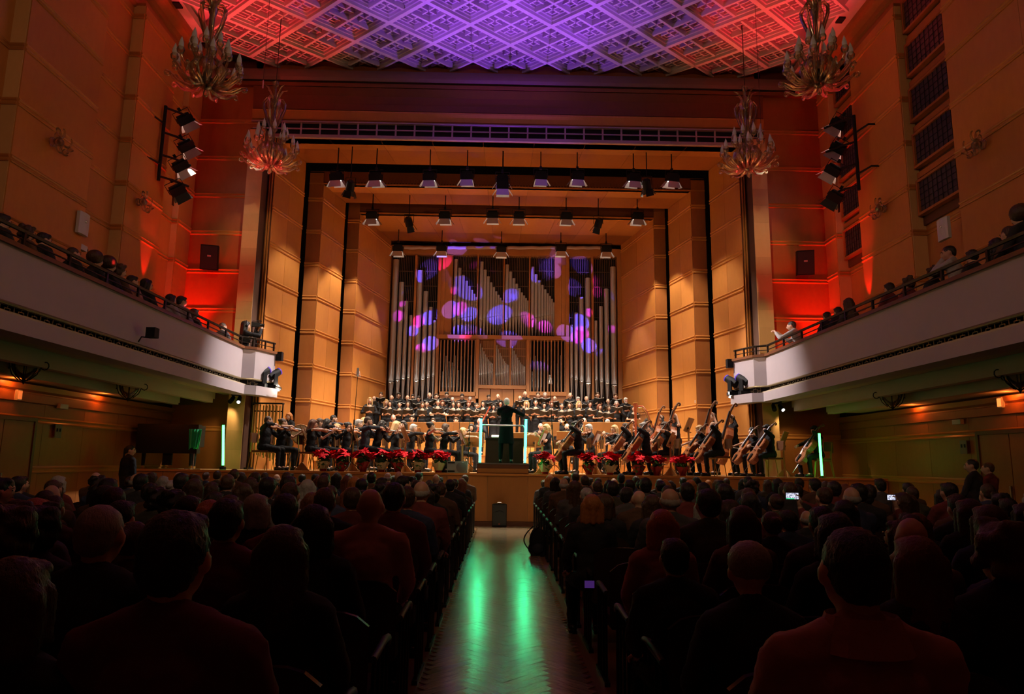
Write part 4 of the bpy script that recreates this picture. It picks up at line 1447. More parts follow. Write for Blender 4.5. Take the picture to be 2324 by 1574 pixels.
def hair_geo(mb, H, style, Tt):
    e = lambda c, r: mb.ell(c, r, 14, 10, H)
    c = lambda a, b, ra, rb: mb.cap(H @ Vector(a), H @ Vector(b), ra, rb, 10)
    if style == 'short':
        e((0, -0.022, 0.036), (0.084, 0.100, 0.092))
        e((0, -0.052, -0.010), (0.074, 0.062, 0.07))
        e((0, 0.045, 0.088), (0.062, 0.045, 0.030))
    elif style == 'crop':
        e((0, -0.020, 0.030), (0.079, 0.096, 0.091))
        e((0, -0.050, -0.010), (0.072, 0.055, 0.06))
    elif style == 'fringe':       # balding: hair only round the back and sides
        e((0, -0.050, -0.005), (0.081, 0.062, 0.048))
        for s in (-1, 1):
            e((s*0.068, -0.012, 0.006), (0.014, 0.045, 0.034))
    elif style == 'quiff':
        e((0, -0.022, 0.030), (0.080, 0.096, 0.088))
        e((0, 0.045, 0.112), (0.058, 0.055, 0.034))
        e((0, 0.0, 0.11), (0.06, 0.06, 0.03))
    elif style == 'curly':
        rr = random.Random(5)
        e((0, -0.025, 0.035), (0.092, 0.108, 0.098))
        for i in range(34):
            a, z = rr.uniform(0, 2*PI), rr.uniform(-0.07, 0.12)
            if math.sin(a) > 0.45 and z < 0.07:
                continue
            rad = math.sqrt(max(0.15, 1-((z-0.03)/0.13)**2))
            e((0.092*math.cos(a)*rad, -0.02+0.105*math.sin(a)*rad, z), (0.034,)*3)
    elif style in ('bob', 'long', 'wavy'):
        e((0, -0.026, 0.036), (0.087, 0.102, 0.095))
        e((0, 0.040, 0.085), (0.066, 0.048, 0.030))
        ln = {'bob': -0.12, 'long': -0.30, 'wavy': -0.24}[style]
        w = 0.038 if style != 'wavy' else 0.05
        for x in (-0.075, -0.045, 0.0, 0.045, 0.075):
            y0 = -0.035-0.05*(1-abs(x)/0.09)
            c((x, y0, 0.02), (x*1.15, y0-0.01, ln), w, w*0.72)
        for s in (-1, 1):
            c((s*0.076, 0.022, 0.03), (s*0.085, 0.012, ln*0.85), 0.022, 0.022)
    elif style in ('bun', 'pony'):
        e((0, -0.022, 0.030), (0.080, 0.099, 0.091))
        e((0, -0.050, -0.005), (0.070, 0.06, 0.06))
        if style == 'bun':
            e((0, -0.115, 0.045), (0.042, 0.042, 0.042))
        else:
            c((0, -0.11, 0.03), (0, -0.125, -0.16), 0.032, 0.018)
    elif style == 'beanie':
        e((0, -0.018, 0.045), (0.088, 0.106, 0.088))
    elif style == 'afro':
        e((0, -0.035, 0.045), (0.135, 0.13, 0.125))


PROTO = {}


def figure(key, seated=True, lean=0.0, twist=0.0, head=(0, 0, 0), hl=None, hr=None, pl=(-0.6, -0.3, -0.8), pr_=(0.6, -0.3, -0.8), sex='m', hair='short', hc='brown',
           skin='pale', top='black', sleeve='long', bottom='black', girth=1.0, face=True, beard=None, glasses=False, vox=0.017, knees=0.0, foot=0.0, skirt=False,
           openmouth=False, curl=0.7, nl=(0, 0, -1), nr=(0, 0, -1), neckline=False, scarf=None):
    """returns a dict of meshes in the figure's own frame (facing +Y, origin on the ground)"""
    P = {}
    pz = 0.55 if seated else 0.93
    g = girth
    Tt = Matrix.Translation((0, 0, pz)) @ Matrix.Rotation(twist, 4, 'Z') @ Matrix.Rotation(-lean, 4, 'X')
    sw = 0.185 if sex == 'm' else 0.163
    v = lambda x, y, z: Tt @ Vector((x, y, z))
    hz = Tt @ Vector((0, 0.03, 0.64))
    H = Matrix.Translation(hz) @ Matrix.Rotation(twist+head[0], 4, 'Z') @ Matrix.Rotation(-lean*0.5-head[1], 4, 'X') @ Matrix.Rotation(head[2], 4, 'Y')
    sL, sR = v(-sw, 0, 0.44), v(sw, 0, 0.44)
    if hl is None:
        hl = (-0.17, 0.30, 0.60) if seated else (-0.24, 0.05, 0.78)
    if hr is None:
        hr = (0.17, 0.30, 0.60) if seated else (0.24, 0.05, 0.78)
    eL, hL = ik(sL, hl, 0.285, 0.25, pl)
    eR, hR = ik(sR, hr, 0.285, 0.25, pr_)
    if seated:
        kn = [(-0.12-knees, 0.44, 0.50), (0.12+knees, 0.44, 0.50)]
        an = [(-0.12-knees*0.8, 0.44+foot, 0.09), (0.12+knees*0.8, 0.44+foot, 0.09)]
    else:
        kn = [(-0.10-knees, 0.02, 0.50), (0.10+knees, 0.02, 0.50)]
        an = [(-0.11-knees, 0.0, 0.09), (0.11+knees, 0.0, 0.09)]
    hp = [(-0.09, 0, pz), (0.09, 0, pz)]

    def torso(mb, d=0.0):
        mb.ell((0, 0.0, 0.02), ((0.150+d)*g, (0.105+d)*g, 0.12+d), 14, 8, Tt)
        mb.ell((0, 0.012, 0.17), ((0.135+d)*g, (0.098+d)*g, 0.16+d), 14, 8, Tt)
        mb.ell((0, 0.005, 0.34), ((sw-0.03+d)*(0.5+0.5*g), (0.100+d)*g, 0.16+d), 14, 8, Tt)
        mb.cap(v(-sw+0.02, 0, 0.44), v(sw-0.02, 0, 0.44), 0.050+d, 0.050+d, 10)
        for s in (-1, 1):
            mb.cap(v(s*0.035, -0.008, 0.505), v(s*(sw-0.03), -0.002, 0.452), 0.042+d, 0.046+d, 10)
        mb.cap(v(-0.06, -0.005, 0.48), v(0.06, -0.005, 0.48), 0.052+d, 0.052+d, 10)
        if sex == 'f':
            for s in (-1, 1):
                mb.ell((s*0.07, 0.085, 0.30), (0.058+d, 0.05+d, 0.055+d), 10, 6, Tt)

    body = MB()
    torso(body, -0.012)
    body.cap(v(0, -0.005, 0.47), H @ Vector((0, -0.015, -0.05)), 0.055 if sex == 'm' else 0.046, 0.050 if sex == 'm' else 0.043, 10)
    if neckline:
        body.ell((0, 0.045, 0.435), (0.085, 0.070, 0.060), 14, 8, Tt)
    head_geo(body, H, sex, 1.06 if sex == 'm' else 0.95)
    for S_, E_, W_, s in ((sL, eL, hL, -1), (sR, eR, hR, 1)):
        body.cap(S_, E_, 0.044*g, 0.036, 8)
        body.cap(E_, W_, 0.036, 0.026, 8)
        d = (W_-E_).normalized()
        body.cap(W_, W_+d*0.035, 0.026, 0.030, 8)
        body.cap(W_+d*0.03, W_+d*0.075, 0.032, 0.030, 8)
    for i in (0, 1):
        body.cap(hp[i], kn[i], 0.075*g, 0.052, 8)
        body.cap(kn[i], an[i], 0.050, 0.034, 8)
        body.cap(an[i], (an[i][0], an[i][1]+0.12, 0.045), 0.035, 0.03, 8)
    me = remesh(body, vox, 'person', SK[skin], 1)
    fg = MB()
    for (E_, W_, s, nn) in ((eL, hL, -1, nl), (eR, hR, 1, nr)):
        finger_set(fg, W_, W_-E_, nn, -s, curl)
    P['body'] = join_raw(me, fg)
    t = MB()
    torso(t, 0.012)
    if not neckline:
        t.cap(v(0, -0.01, 0.47), v(0, -0.01, 0.525), 0.062, 0.056, 10)
    sl = {'long': 1.0, 'short': 0.55, 'none': 0.0}[sleeve]
    for S_, E_, W_ in ((sL, eL, hL), (sR, eR, hR)):
        if sl >= 1:
            t.cap(S_, E_, 0.062*g, 0.052, 8)
            t.cap(E_, E_+(W_-E_)*0.93, 0.052, 0.040, 8)
        elif sl > 0:
            t.cap(S_, S_+(E_-S_)*0.6, 0.062*g, 0.055, 8)
    tm = remesh(t, 0.02, 'shirt' if sex == 'm' else 'blouse', CL[top] if isinstance(top, str) else top, 2)
    roughen(tm, 0.005, 34, hash(key) % 7)
    P['shirt' if sex == 'm' else 'blouse'] = tm
    b = MB()
    b.ell((0, 0.0, 0.01), (0.168*g, 0.122*g, 0.12), 14, 8, Tt)
    if skirt and not seated:
        b.lathe([(0.165, 0.95), (0.19, 0.8), (0.20, 0.5), (0.23, 0.12), (0.22, 0.10)], 16)
    else:
        for i in (0, 1):
            b.cap(hp[i], kn[i], 0.090*g, 0.068, 8)
            b.cap(kn[i], (an[i][0], an[i][1], 0.12), 0.066, 0.056, 8)
        if skirt:
            b.cap(kn[0], kn[1], 0.075, 0.075, 8)
            b.cap((0, 0.2, 0.53), (0, 0.42, 0.5), 0.085, 0.075, 8)
            b.cap((0, 0.45, 0.48), (0, 0.46, 0.2), 0.12, 0.13, 8)
    bm = remesh(b, 0.02, 'trousers' if not skirt else 'skirt', CL[bottom] if isinstance(bottom, str) else bottom, 2)
    roughen(bm, 0.005, 30, 2)
    P['trousers' if not skirt else 'skirt'] = bm
    sh = MB()
    for i in (0, 1):
        x, y, _ = an[i]
        sh.cap((x, y-0.03, 0.05), (x, y+0.15, 0.04), 0.045, 0.036, 8)
        sh.cap((x, y, 0.05), (x, y, 0.12), 0.048, 0.042, 8)
        sh.box(x-0.04, x+0.04, y-0.06, y+0.17, 0.0, 0.02)
    P['shoes'] = sh.mesh('shoes', CL['shoe'], 60)
    if hair not in ('bald',):
        hb = MB()
        hair_geo(hb, H, hair, Tt)
        hm = remesh(hb, 0.013, 'hair', HM[hc] if isinstance(hc, str) else hc, 2)
        roughen(hm, 0.004, 90, 1)
        P['hair' if hair != 'beanie' else 'knit_hat'] = hm
    if face:
        ey = MB()
        for s in (-1, 1):
            ey.ell((s*0.032, 0.0885, 0.008), (0.013, 0.006, 0.006), 8, 5, H)
            ey.tube([(s*0.018, 0.100, 0.028), (s*0.034, 0.098, 0.033), (s*0.052, 0.086, 0.027)], 0.0045, 4, True, H)
        P['eyes'] = ey.mesh('eyes', EYE, 60)
        mo = MB()
        mo.ell((0, 0.099, -0.049), (0.023, 0.007, 0.013 if openmouth else 0.006), 10, 6, H)
        P['mouth'] = mo.mesh('mouth', LIP, 60)
        if beard:
            bd = MB()
            bd.ell((0, 0.058, -0.075), (0.050, 0.042, 0.040), 12, 8, H)
            bd.tube([(-0.028, 0.098, -0.044), (0, 0.108, -0.036), (0.028, 0.098, -0.044)], 0.008, 6, True, H)
            for s in (-1, 1):
                bd.cap(H @ Vector((s*0.058, 0.04, -0.065)), H @ Vector((s*0.070, 0.015, -0.01)), 0.018, 0.012, 6)
            P['beard'] = bd.mesh('beard', HM[beard], 60)
        if glasses:
            gl = MB()
            for s in (-1, 1):
                pts = [(s*0.033+0.024*math.cos(a*PI/5), 0.108, 0.008+0.018*math.sin(a*PI/5)) for a in range(11)]
                gl.tube(pts, 0.0028, 4, False, H)
                gl.tube([(s*0.057, 0.108, 0.012), (s*0.080, 0.02, 0.010)], 0.0028, 4, True, H)
            gl.tube([(-0.009, 0.108, 0.012), (0.009, 0.108, 0.012)], 0.0028, 4, True, H)
            P['glasses'] = gl.mesh('glasses', M['black'])
    if scarf:
        sc = MB()
        pts = [v(0.075*math.cos(a), 0.075*math.sin(a)-0.005, 0.53) for a in [i*PI/6 for i in range(13)]]
        sc.tube(pts, 0.033, 8)
        P['scarf'] = sc.mesh('scarf', scarf, 60)
    PROTO[key] = dict(m=P, H=H, hL=hL, hR=hR, eL=eL, eR=eR, top=(H @ Vector((0, 0, 0.125))).z, sex=sex, Tt=Tt)
    return PROTO[key]


def person(key, label, loc, rz=0.0, s=1.0, group=None, cat='person', parts=None, over=None, tiltx=0):
    pr = PROTO[key]
    o = put(pr['m']['body'], 'person', None, loc, rz)
    tag(o, label, cat, group)
    if tiltx:
        o.rotation_euler = (tiltx, 0, rz)
    o.scale = (s, s, s) if isinstance(s, (int, float)) else s
    for k, me in pr['m'].items():
        if k == 'body' or (parts and k not in parts):
            continue
        c = put(me, k, o)
        if over and k in over:
            c.material_slots[0].link = 'OBJECT'
            c.material_slots[0].material = over[k]
    return o


def place(key, px, py, Y, zf, label, rz=0.0, group=None, over=None, smin=0.82, smax=1.22, parts=None):
    """stand a figure on the floor zf at depth Y so that its head top meets the sight line through (px, py)"""
    p = atY(px, py, Y)
    pr = PROTO[key]
    hz = pr['H'].translation
    s = (p[2]-zf)/pr['top']
    s = max(smin, min(smax, s))
    # keep the head, not the feet, on the sight line
    off = Matrix.Rotation(rz, 3, 'Z') @ Vector((hz.x, hz.y, 0))*s
    o = person(key, label, (p[0]-off.x, Y-off.y, zf), rz, s, group, over=over, parts=parts)
    return o, s


def fmt(T):
    return T


def world_of(o):
    return Matrix.Translation(o.location) @ o.rotation_euler.to_matrix().to_4x4() @ Matrix.Diagonal((*o.scale, 1))


# ------------------------------------------------------------------ risers at the back of the stage
RZ1, RZ2, RZ3, RZ4 = 1.55, 1.80, 2.18, 2.52
rs = struct(put(None, 'stage_riser'))
for (y0, z) in ((21.3, RZ1), (22.6, RZ2), (24.9, RZ3), (26.05, RZ4)):
    xo = 11.3-0.22*y0-0.9
    MB().box(-xo, xo, y0, 27.85 if z == RZ4 else y0+1.6, SZ-0.01, z).obj('platform', M['stagefloor'], rs)
    n = max(6, int(xo*2/1.2))
    for k in range(n):
        a, b = -xo+2*xo*k/n, -xo+2*xo*(k+1)/n
        MB().box(a+0.01, b-0.01, y0-0.03, y0, SZ if z == RZ1 else z-0.36, z-0.03).obj('panel', M['veneer'], rs)
    MB().box(-xo, xo, y0-0.05, y0+0.05, z-0.03, z+0.004).obj('nosing', M['mould'], rs)
# wooden screen in front of the choir
scr = thing('choir_screen', 'long low wooden screen running in front of the choir', 'screen', (0, 24.75, RZ2))
for k in range(12):
    MB().box(-5.1+k*0.85+0.008, -5.1+(k+1)*0.85-0.008, -0.02, 0.02, 0, 0.5).obj('panel', M['veneer'], scr)
MB().box(-5.12, 5.12, -0.035, 0.035, 0.5, 0.54).obj('top_rail', M['mould'], scr)

# ------------------------------------------------------------------ choir
FH = dict(hl=(-0.10, 0.24, 1.13), hr=(0.12, 0.25, 1.12), pl=(-0.8, -0.2, -0.9), pr_=(0.8, -0.2, -0.9), seated=False, nl=(0.4, -0.2, 1), nr=(-0.4, -0.2, 1), curl=0.5)
FHH = dict(FH, hl=(-0.11, 0.25, 1.24), hr=(0.12, 0.25, 1.23))
figure('m_bald', hair='bald', head=(0.05, 0.12, 0), **FH)
figure('m_bald_gl', hair='bald', glasses=True, head=(-0.1, 0.15, 0), **FHH)
figure('m_fringe', hair='fringe', hc='grey', head=(0.12, 0.2, 0), **FH)
figure('m_short', hair='short', hc='brown', head=(-0.08, 0.05, 0), **FHH)
figure('m_short_gl', hair='short', hc='black', glasses=True, head=(0.1, 0.25, 0), **FH)
figure('m_beard', hair='short', hc='black', beard='black', head=(0, 0.15, 0.05), skin='tan', **FHH)
figure('m_grey_gl', hair='crop', hc='grey', glasses=True, head=(-0.05, 0.3, 0), skin='rosy', **FHH)
figure('m_white', hair='short', hc='white', beard='white', head=(0.2, 0.25, 0), skin='rosy', **FH)
WF = dict(FH, sex='f', skirt=True, neckline=True)
WFS = dict(WF, sleeve='short')
figure('f_blonde_long', hair='long', hc='blonde', head=(0.05, 0.0, 0), openmouth=True, **WF)
figure('f_black_long', hair='long', hc='black', head=(-0.1, 0.05, 0), **WFS)
figure('f_dark_tied', hair='bun', hc='black', head=(0.05, 0.1, 0), openmouth=True, **WFS)
figure('f_brown_long', hair='long', hc='brown', head=(0.1, 0.12, 0), **WF)
figure('f_wavy', hair='wavy', hc='brown', head=(-0.12, 0.0, 0), openmouth=True, **WF)
figure('f_bob', hair='bob', hc='auburn', head=(0.1, 0.1, 0), **WFS)
figure('f_curly', hair='curly', hc='black', head=(-0.05, 0.05, 0), skin='rosy', **WF)
figure('f_glasses', hair='long', hc='brown', glasses=True, head=(0.1, 0.15, 0), openmouth=True, **WFS)
figure('f_short', hair='short', hc='auburn', head=(0.0, 0.2, 0), skin='rosy', **WF)

paper = mat('sheet_paper', (0.75, 0.73, 0.70), 0.7)
fold_cover = mat('folder_black', (0.012, 0.011, 0.012), 0.45)


def folder_mesh():
    c = MB()
    pg = MB()
    for s in (-1, 1):
        a = s*0.42
        T = Matrix.Rotation(-a, 4, 'Y')
        c.box(*sorted((0.0, s*0.225)), -0.15, 0.15, -0.006, 0.0, T)
        pg.box(*sorted((0.004*s, s*0.215)), -0.14, 0.165, 0.0005, 0.006, T)
    return c.mesh('music_folder', fold_cover), pg.mesh('pages', paper)


FM = folder_mesh()


def folder(o, key, label, up=0.0):
    pr = PROTO[key]
    mid = (pr['hL']+pr['hR'])/2
    W_ = world_of(o)
    p = W_ @ (mid+Vector((0, 0.10, 0.06)))
    f = put(FM[0], 'music_folder')
    f.location = p
    # face up towards the singer, hinge along the tilt
    f.rotation_euler = (W_.to_3x3().normalized() @ Matrix.Rotation(R(52+up), 3, 'X')).to_euler()
    s = o.scale[0]
    f.scale = (s*0.9, s*0.9, s*0.9)
    put(FM[1], 'pages', f)
    tag(f, label, 'folder', 'black choir folders')


MEN = [(849, 898, 'm_bald_gl', 'bald man in glasses'), (865, 889, 'm_short', 'tall brown-haired man'), (889, 896, 'm_bald', 'bald man'), (905, 890, 'm_short_gl', 'dark-haired man in glasses'),
       (925, 896, 'm_bald', 'shaven-headed man'), (937, 894, 'm_beard', 'man with dark beard'), (950, 898, 'm_short_gl', 'dark man in glasses looking down'), (975, 890, 'm_fringe', 'balding man'),
       (991, 892, 'm_short', 'short-haired man'), (1014, 889, 'm_short_gl', 'black-haired man'), (1027, 901, 'm_grey_gl', 'grey-haired singer in glasses'), (1049, 893, 'm_short_gl', 'dark man in glasses'),
       (1067, 900, 'm_grey_gl', 'grey cropped man'), (1109, 895, 'm_short_gl', 'stocky dark man reading closely'), (1130, 893, 'm_bald', 'bald man behind raised folder'),
       (1180, 897, 'm_bald_gl', 'bald bespectacled man'), (1192, 887, 'm_fringe', 'tall grey balding man'), (1221, 889, 'm_short', 'brown-haired man'), (1237, 890, 'm_grey_gl', 'grey man in glasses'),
       (1259, 898, 'm_bald_gl', 'fair balding man'), (1294, 890, 'm_bald', 'bald man'), (1312, 900, 'm_white', 'white-haired man'), (1331, 898, 'm_fringe', 'man with receding hair'),
       (1356, 889, 'm_short', 'tall young dark man'), (1380, 904, 'm_bald', 'man with receding hair'), (1397, 892, 'm_short', 'brown-haired man at back'), (1420, 902, 'm_white', 'white-bearded man')]
for i, (x, y, k, d) in enumerate(MEN):
    high = y < 894
    lab = '%s in black, back choir row, %s from left' % (d, ORD[i])
    o, s = place(k, x, y, 26.75 if high else 26.35, RZ4, lab, PI+random.uniform(-0.15, 0.15), 'men of the choir', smin=0.85, smax=1.12,
                 over={'hair': HM['black']} if 'black-haired' in d else None)
    folder(o, k, 'open black music folder held by choir man, %s from left in back row' % ORD[i], random.uniform(-8, 14))
WOM = [(840, 901, 'f_blonde_long', 'blonde woman with V neck'), (877, 906, 'f_wavy', 'curly fair woman half hidden'), (886, 908, 'f_black_long', 'woman with black fringe'), (907, 911, 'f_dark_tied', 'woman with tied dark hair'),
       (926, 909, 'f_black_long', 'long dark-haired woman'), (959, 911, 'f_brown_long', 'long-haired woman'), (969, 909, 'f_dark_tied', 'dark woman half hidden'), (994, 905, 'f_dark_tied', 'woman in wide-neck top'),
       (1004, 907, 'f_bob', 'bob-haired woman half hidden'), (1029, 909, 'f_black_long', 'long dark-haired woman'), (1041, 910, 'f_brown_long', 'long brown-haired woman'), (1064, 909, 'f_short', 'auburn short-haired woman'),
       (1082, 913, 'f_dark_tied', 'woman with tied hair looking aside'), (1097, 908, 'f_black_long', 'long black-haired woman'), (1121, 916, 'f_curly', 'curly dark woman'), (1136, 908, 'f_curly', 'curly dark woman beside conductor'),
       (1195, 908, 'f_blonde_long', 'blonde woman with fringe'), (1216, 906, 'f_dark_tied', 'slim woman with tied hair'), (1235, 912, 'f_bob', 'dark bob-haired woman'), (1251, 909, 'f_short', 'short-haired ruddy woman'),
       (1275, 914, 'f_dark_tied', 'woman with tied dark hair'), (1293, 912, 'f_wavy', 'wavy brown-haired woman'), (1314, 909, 'f_blonde_long', 'fair wavy-haired woman'), (1339, 909, 'f_curly', 'curly dark woman'),
       (1361, 916, 'f_bob', 'auburn bob-haired woman'), (1382, 918, 'f_glasses', 'long-haired woman in glasses'), (1399, 909, 'm_grey_gl', 'grey-bearded man'), (1437, 920, 'f_black_long', 'dark woman in shawl by harp')]
for i, (x, y, k, d) in enumerate(WOM):
    lab = '%s in black, front choir row, %s from left' % (d, ORD[i])
    hid = y > 905 and 'half' in d
    over = None
    if d.startswith('dark bob'):
        over = {'hair': HM['black']}
    if 'curly fair' in d or 'fair wavy' in d:
        over = {'hair': HM['blonde']}
    o, s = place(k, x, y, 25.95 if hid else 25.45, RZ3, lab, PI+random.uniform(-0.25, 0.25), 'women of the choir', over=over, smin=0.8, smax=1.1)
    folder(o, k, 'open black music folder held by singer, %s from left in front row' % ORD[i], random.uniform(-10, 12))

# ------------------------------------------------------------------ orchestra figures
VZ = 1.06


def vbasis(P0, D, N):
    D = Vector(D).normalized()
    N = Vector(N)
    N = (N-D*N.dot(D)).normalized()
    X = D.cross(N)
    return Matrix(((X.x, D.x, N.x, P0[0]), (X.y, D.y, N.y, P0[1]), (X.z, D.z, N.z, P0[2]), (0, 0, 0, 1)))


VIO = dict(P0=(-0.06, 0.075, VZ+0.01), D=(-0.55, 0.82, -0.16), N=(0.5, 0.0, 1))
CEL = dict(P0=(-0.03, 0.60, 0.33), D=(-0.13, -0.55, 0.82), N=(0.0, 0.9, 0.42))
BAS = dict(P0=(-0.10, 0.50, 0.30), D=(-0.16, -0.24, 0.96), N=(0.15, 0.9, 0.25))


def along(I, t, n=0.0, x=0.0):
    B = vbasis(I['P0'], I['D'], I['N'])
    return B @ Vector((x, t, n))


def strings_pose(I, kind, bow=0.0):
    if kind == 'violin':
        return dict(hl=tuple(along(I, 0.44, -0.03)), hr=(0.13+bow*0.6, 0.30+bow, VZ+0.05-bow*0.6), pl=(-0.3, -0.1, -1), pr_=(1, -0.1, 0.1), nl=(0.8, 0, 0.5), nr=(0, -0.3, -1))
    if kind == 'cello':
        return dict(hl=tuple(along(I, 0.92, -0.02, -0.02)), hr=(0.25+bow, 0.42, 0.80), pl=(-1, 0.5, -0.6), pr_=(1, -0.2, -0.2), knees=0.13, foot=-0.05, nl=(0.6, -0.3, 0), nr=(0, 0.2, -1))
    return dict(hl=tuple(along(I, 1.34, -0.02)), hr=(0.12, 0.46, 1.0), pl=(-1, 0.3, -0.5), pr_=(1, -0.2, -0.2), nl=(0.5, 0.3, 0), nr=(0, 0.3, -1))


vp = strings_pose(VIO, 'violin')
vp2 = strings_pose(VIO, 'violin', 0.12)
cp = strings_pose(CEL, 'cello')
cp2 = strings_pose(CEL, 'cello', 0.12)
bp_ = strings_pose(BAS, 'bass')
HV = (0.35, 0.22, -0.10)
figure('v_m1', hair='crop', hc='brown', lean=0.08, head=HV, girth=1.2, beard='brown', **vp)
figure('v_f1', hair='bun', hc='brown', lean=0.05, head=HV, sex='f', sleeve='short', **vp)
figure('v_f2', hair='wavy', hc='auburn', lean=0.05, head=HV, sex='f', sleeve='short', **vp2)
figure('v_f3', hair='bob', hc='black', lean=0.06, head=HV, sex='f', **vp)
figure('v_m2', hair='crop', hc='brown', glasses=True, lean=0.06, head=HV, top='navy', beard='brown', **vp2)
figure('v_m3', hair='bob', hc='black', lean=0.22, head=(0.3, 0.4, 0), **vp)
figure('v_f4', hair='bun', hc='black', lean=0.04, head=(0.5, 0.15, 0), sex='f', sleeve='none', skirt=True, neckline=True, **vp)
figure('v_f5', hair='bob', hc='brown', lean=0.05, head=HV, sex='f', skirt=True, **vp2)
figure('v_m4', hair='short', hc='grey', lean=0.08, head=HV, **vp2)
figure('v_f6', hair='long', hc='blonde', lean=0.03, head=HV, sex='f', glasses=True, **vp)
figure('v_f7', hair='wavy', hc='blonde', lean=0.03, head=HV, sex='f', sleeve='short', **vp2)
HC = (0.25, 0.30, 0.10)
figure('c_m1', hair='short', hc='black', lean=0.10, head=HC, **cp)
figure('c_m2', hair='crop', hc='brown', lean=0.12, head=HC, skin='rosy', **cp2)
figure('c_m3', hair='short', hc='grey', lean=0.08, head=(0.1, 0.25, 0), **cp)
figure('c_f1', hair='bob', hc='brown', lean=0.06, head=HC, sex='f', sleeve='short', **cp)
figure('c_f2', hair='bob', hc='blonde', lean=0.10, head=HC, sex='f', sleeve='short', **cp2)
figure('c_m4', hair='bald', lean=0.14, head=HC, girth=1.2, beard='brown', **cp)
figure('c_f3', hair='pony', hc='black', lean=0.05, head=HC, sex='f', sleeve='short', **cp2)
figure('b_f1', hair='long', hc='brown', seated=False, lean=0.10, head=(0.2, 0.35, 0), sex='f', sleeve='none', **bp_)
figure('b_m1', hair='quiff', hc='black', seated=False, lean=0.06, head=(0.2, 0.2, 0), **bp_)
figure('b_f2', hair='pony', hc='black', seated=False, lean=0.04, head=(0.2, 0.1, 0), sex='f', sleeve='none', **bp_)
WP = dict(hl=(-0.04, 0.28, 0.95), hr=(0.05, 0.30, 0.86), pl=(-0.9, -0.1, -0.8), pr_=(0.9, -0.1, -0.8), nl=(0, -1, 0), nr=(0, -1, 0))
figure('w_bald', hair='bald', head=(0.05, 0.15, 0), skin='rosy', **WP)
figure('w_dark', hair='short', hc='black', head=(-0.05, 0.15, 0), **WP)
figure('w_woman', hair='long', hc='black', sex='f', head=(0, 0.15, 0), **WP)
figure('w_gl', hair='short', hc='brown', glasses=True, head=(0.0, 0.1, 0), **WP)
figure('w_beard', hair='bald', beard='black', head=(0.0, 0.1, 0), **WP)
TPH = dict(hl=(-0.05, 0.34, 1.10), hr=(0.04, 0.28, 1.10), pl=(-0.9, 0, -0.6), pr_=(0.9, 0, -0.6), nl=(1, 0, 0), nr=(-1, 0, 0))
figure('w_trumpet', hair='short', hc='black', beard='black', head=(0, -0.02, 0), skin='tan', **TPH)
figure('w_white', hair='short', hc='white', glasses=True, head=(0.0, 0.2, 0), **WP)
figure('perc', hair='bob', hc='ginger', sex='f', seated=False, head=(0.3, 0.3, 0), hl=(-0.2, 0.3, 1.0), hr=(0.2, 0.35, 1.05))
figure('conductor', hair='crop', hc='grey', seated=False, head=(0.15, 0.05, 0), hl=(-0.10, 0.50, 1.30), hr=(0.46, 0.20, 1.42), pl=(-0.9, -0.1, -0.7), pr_=(0.7, -0.2, -0.6), knees=0.03, nr=(0, 0, -1), vox=0.014, top='tail', bottom='tail')


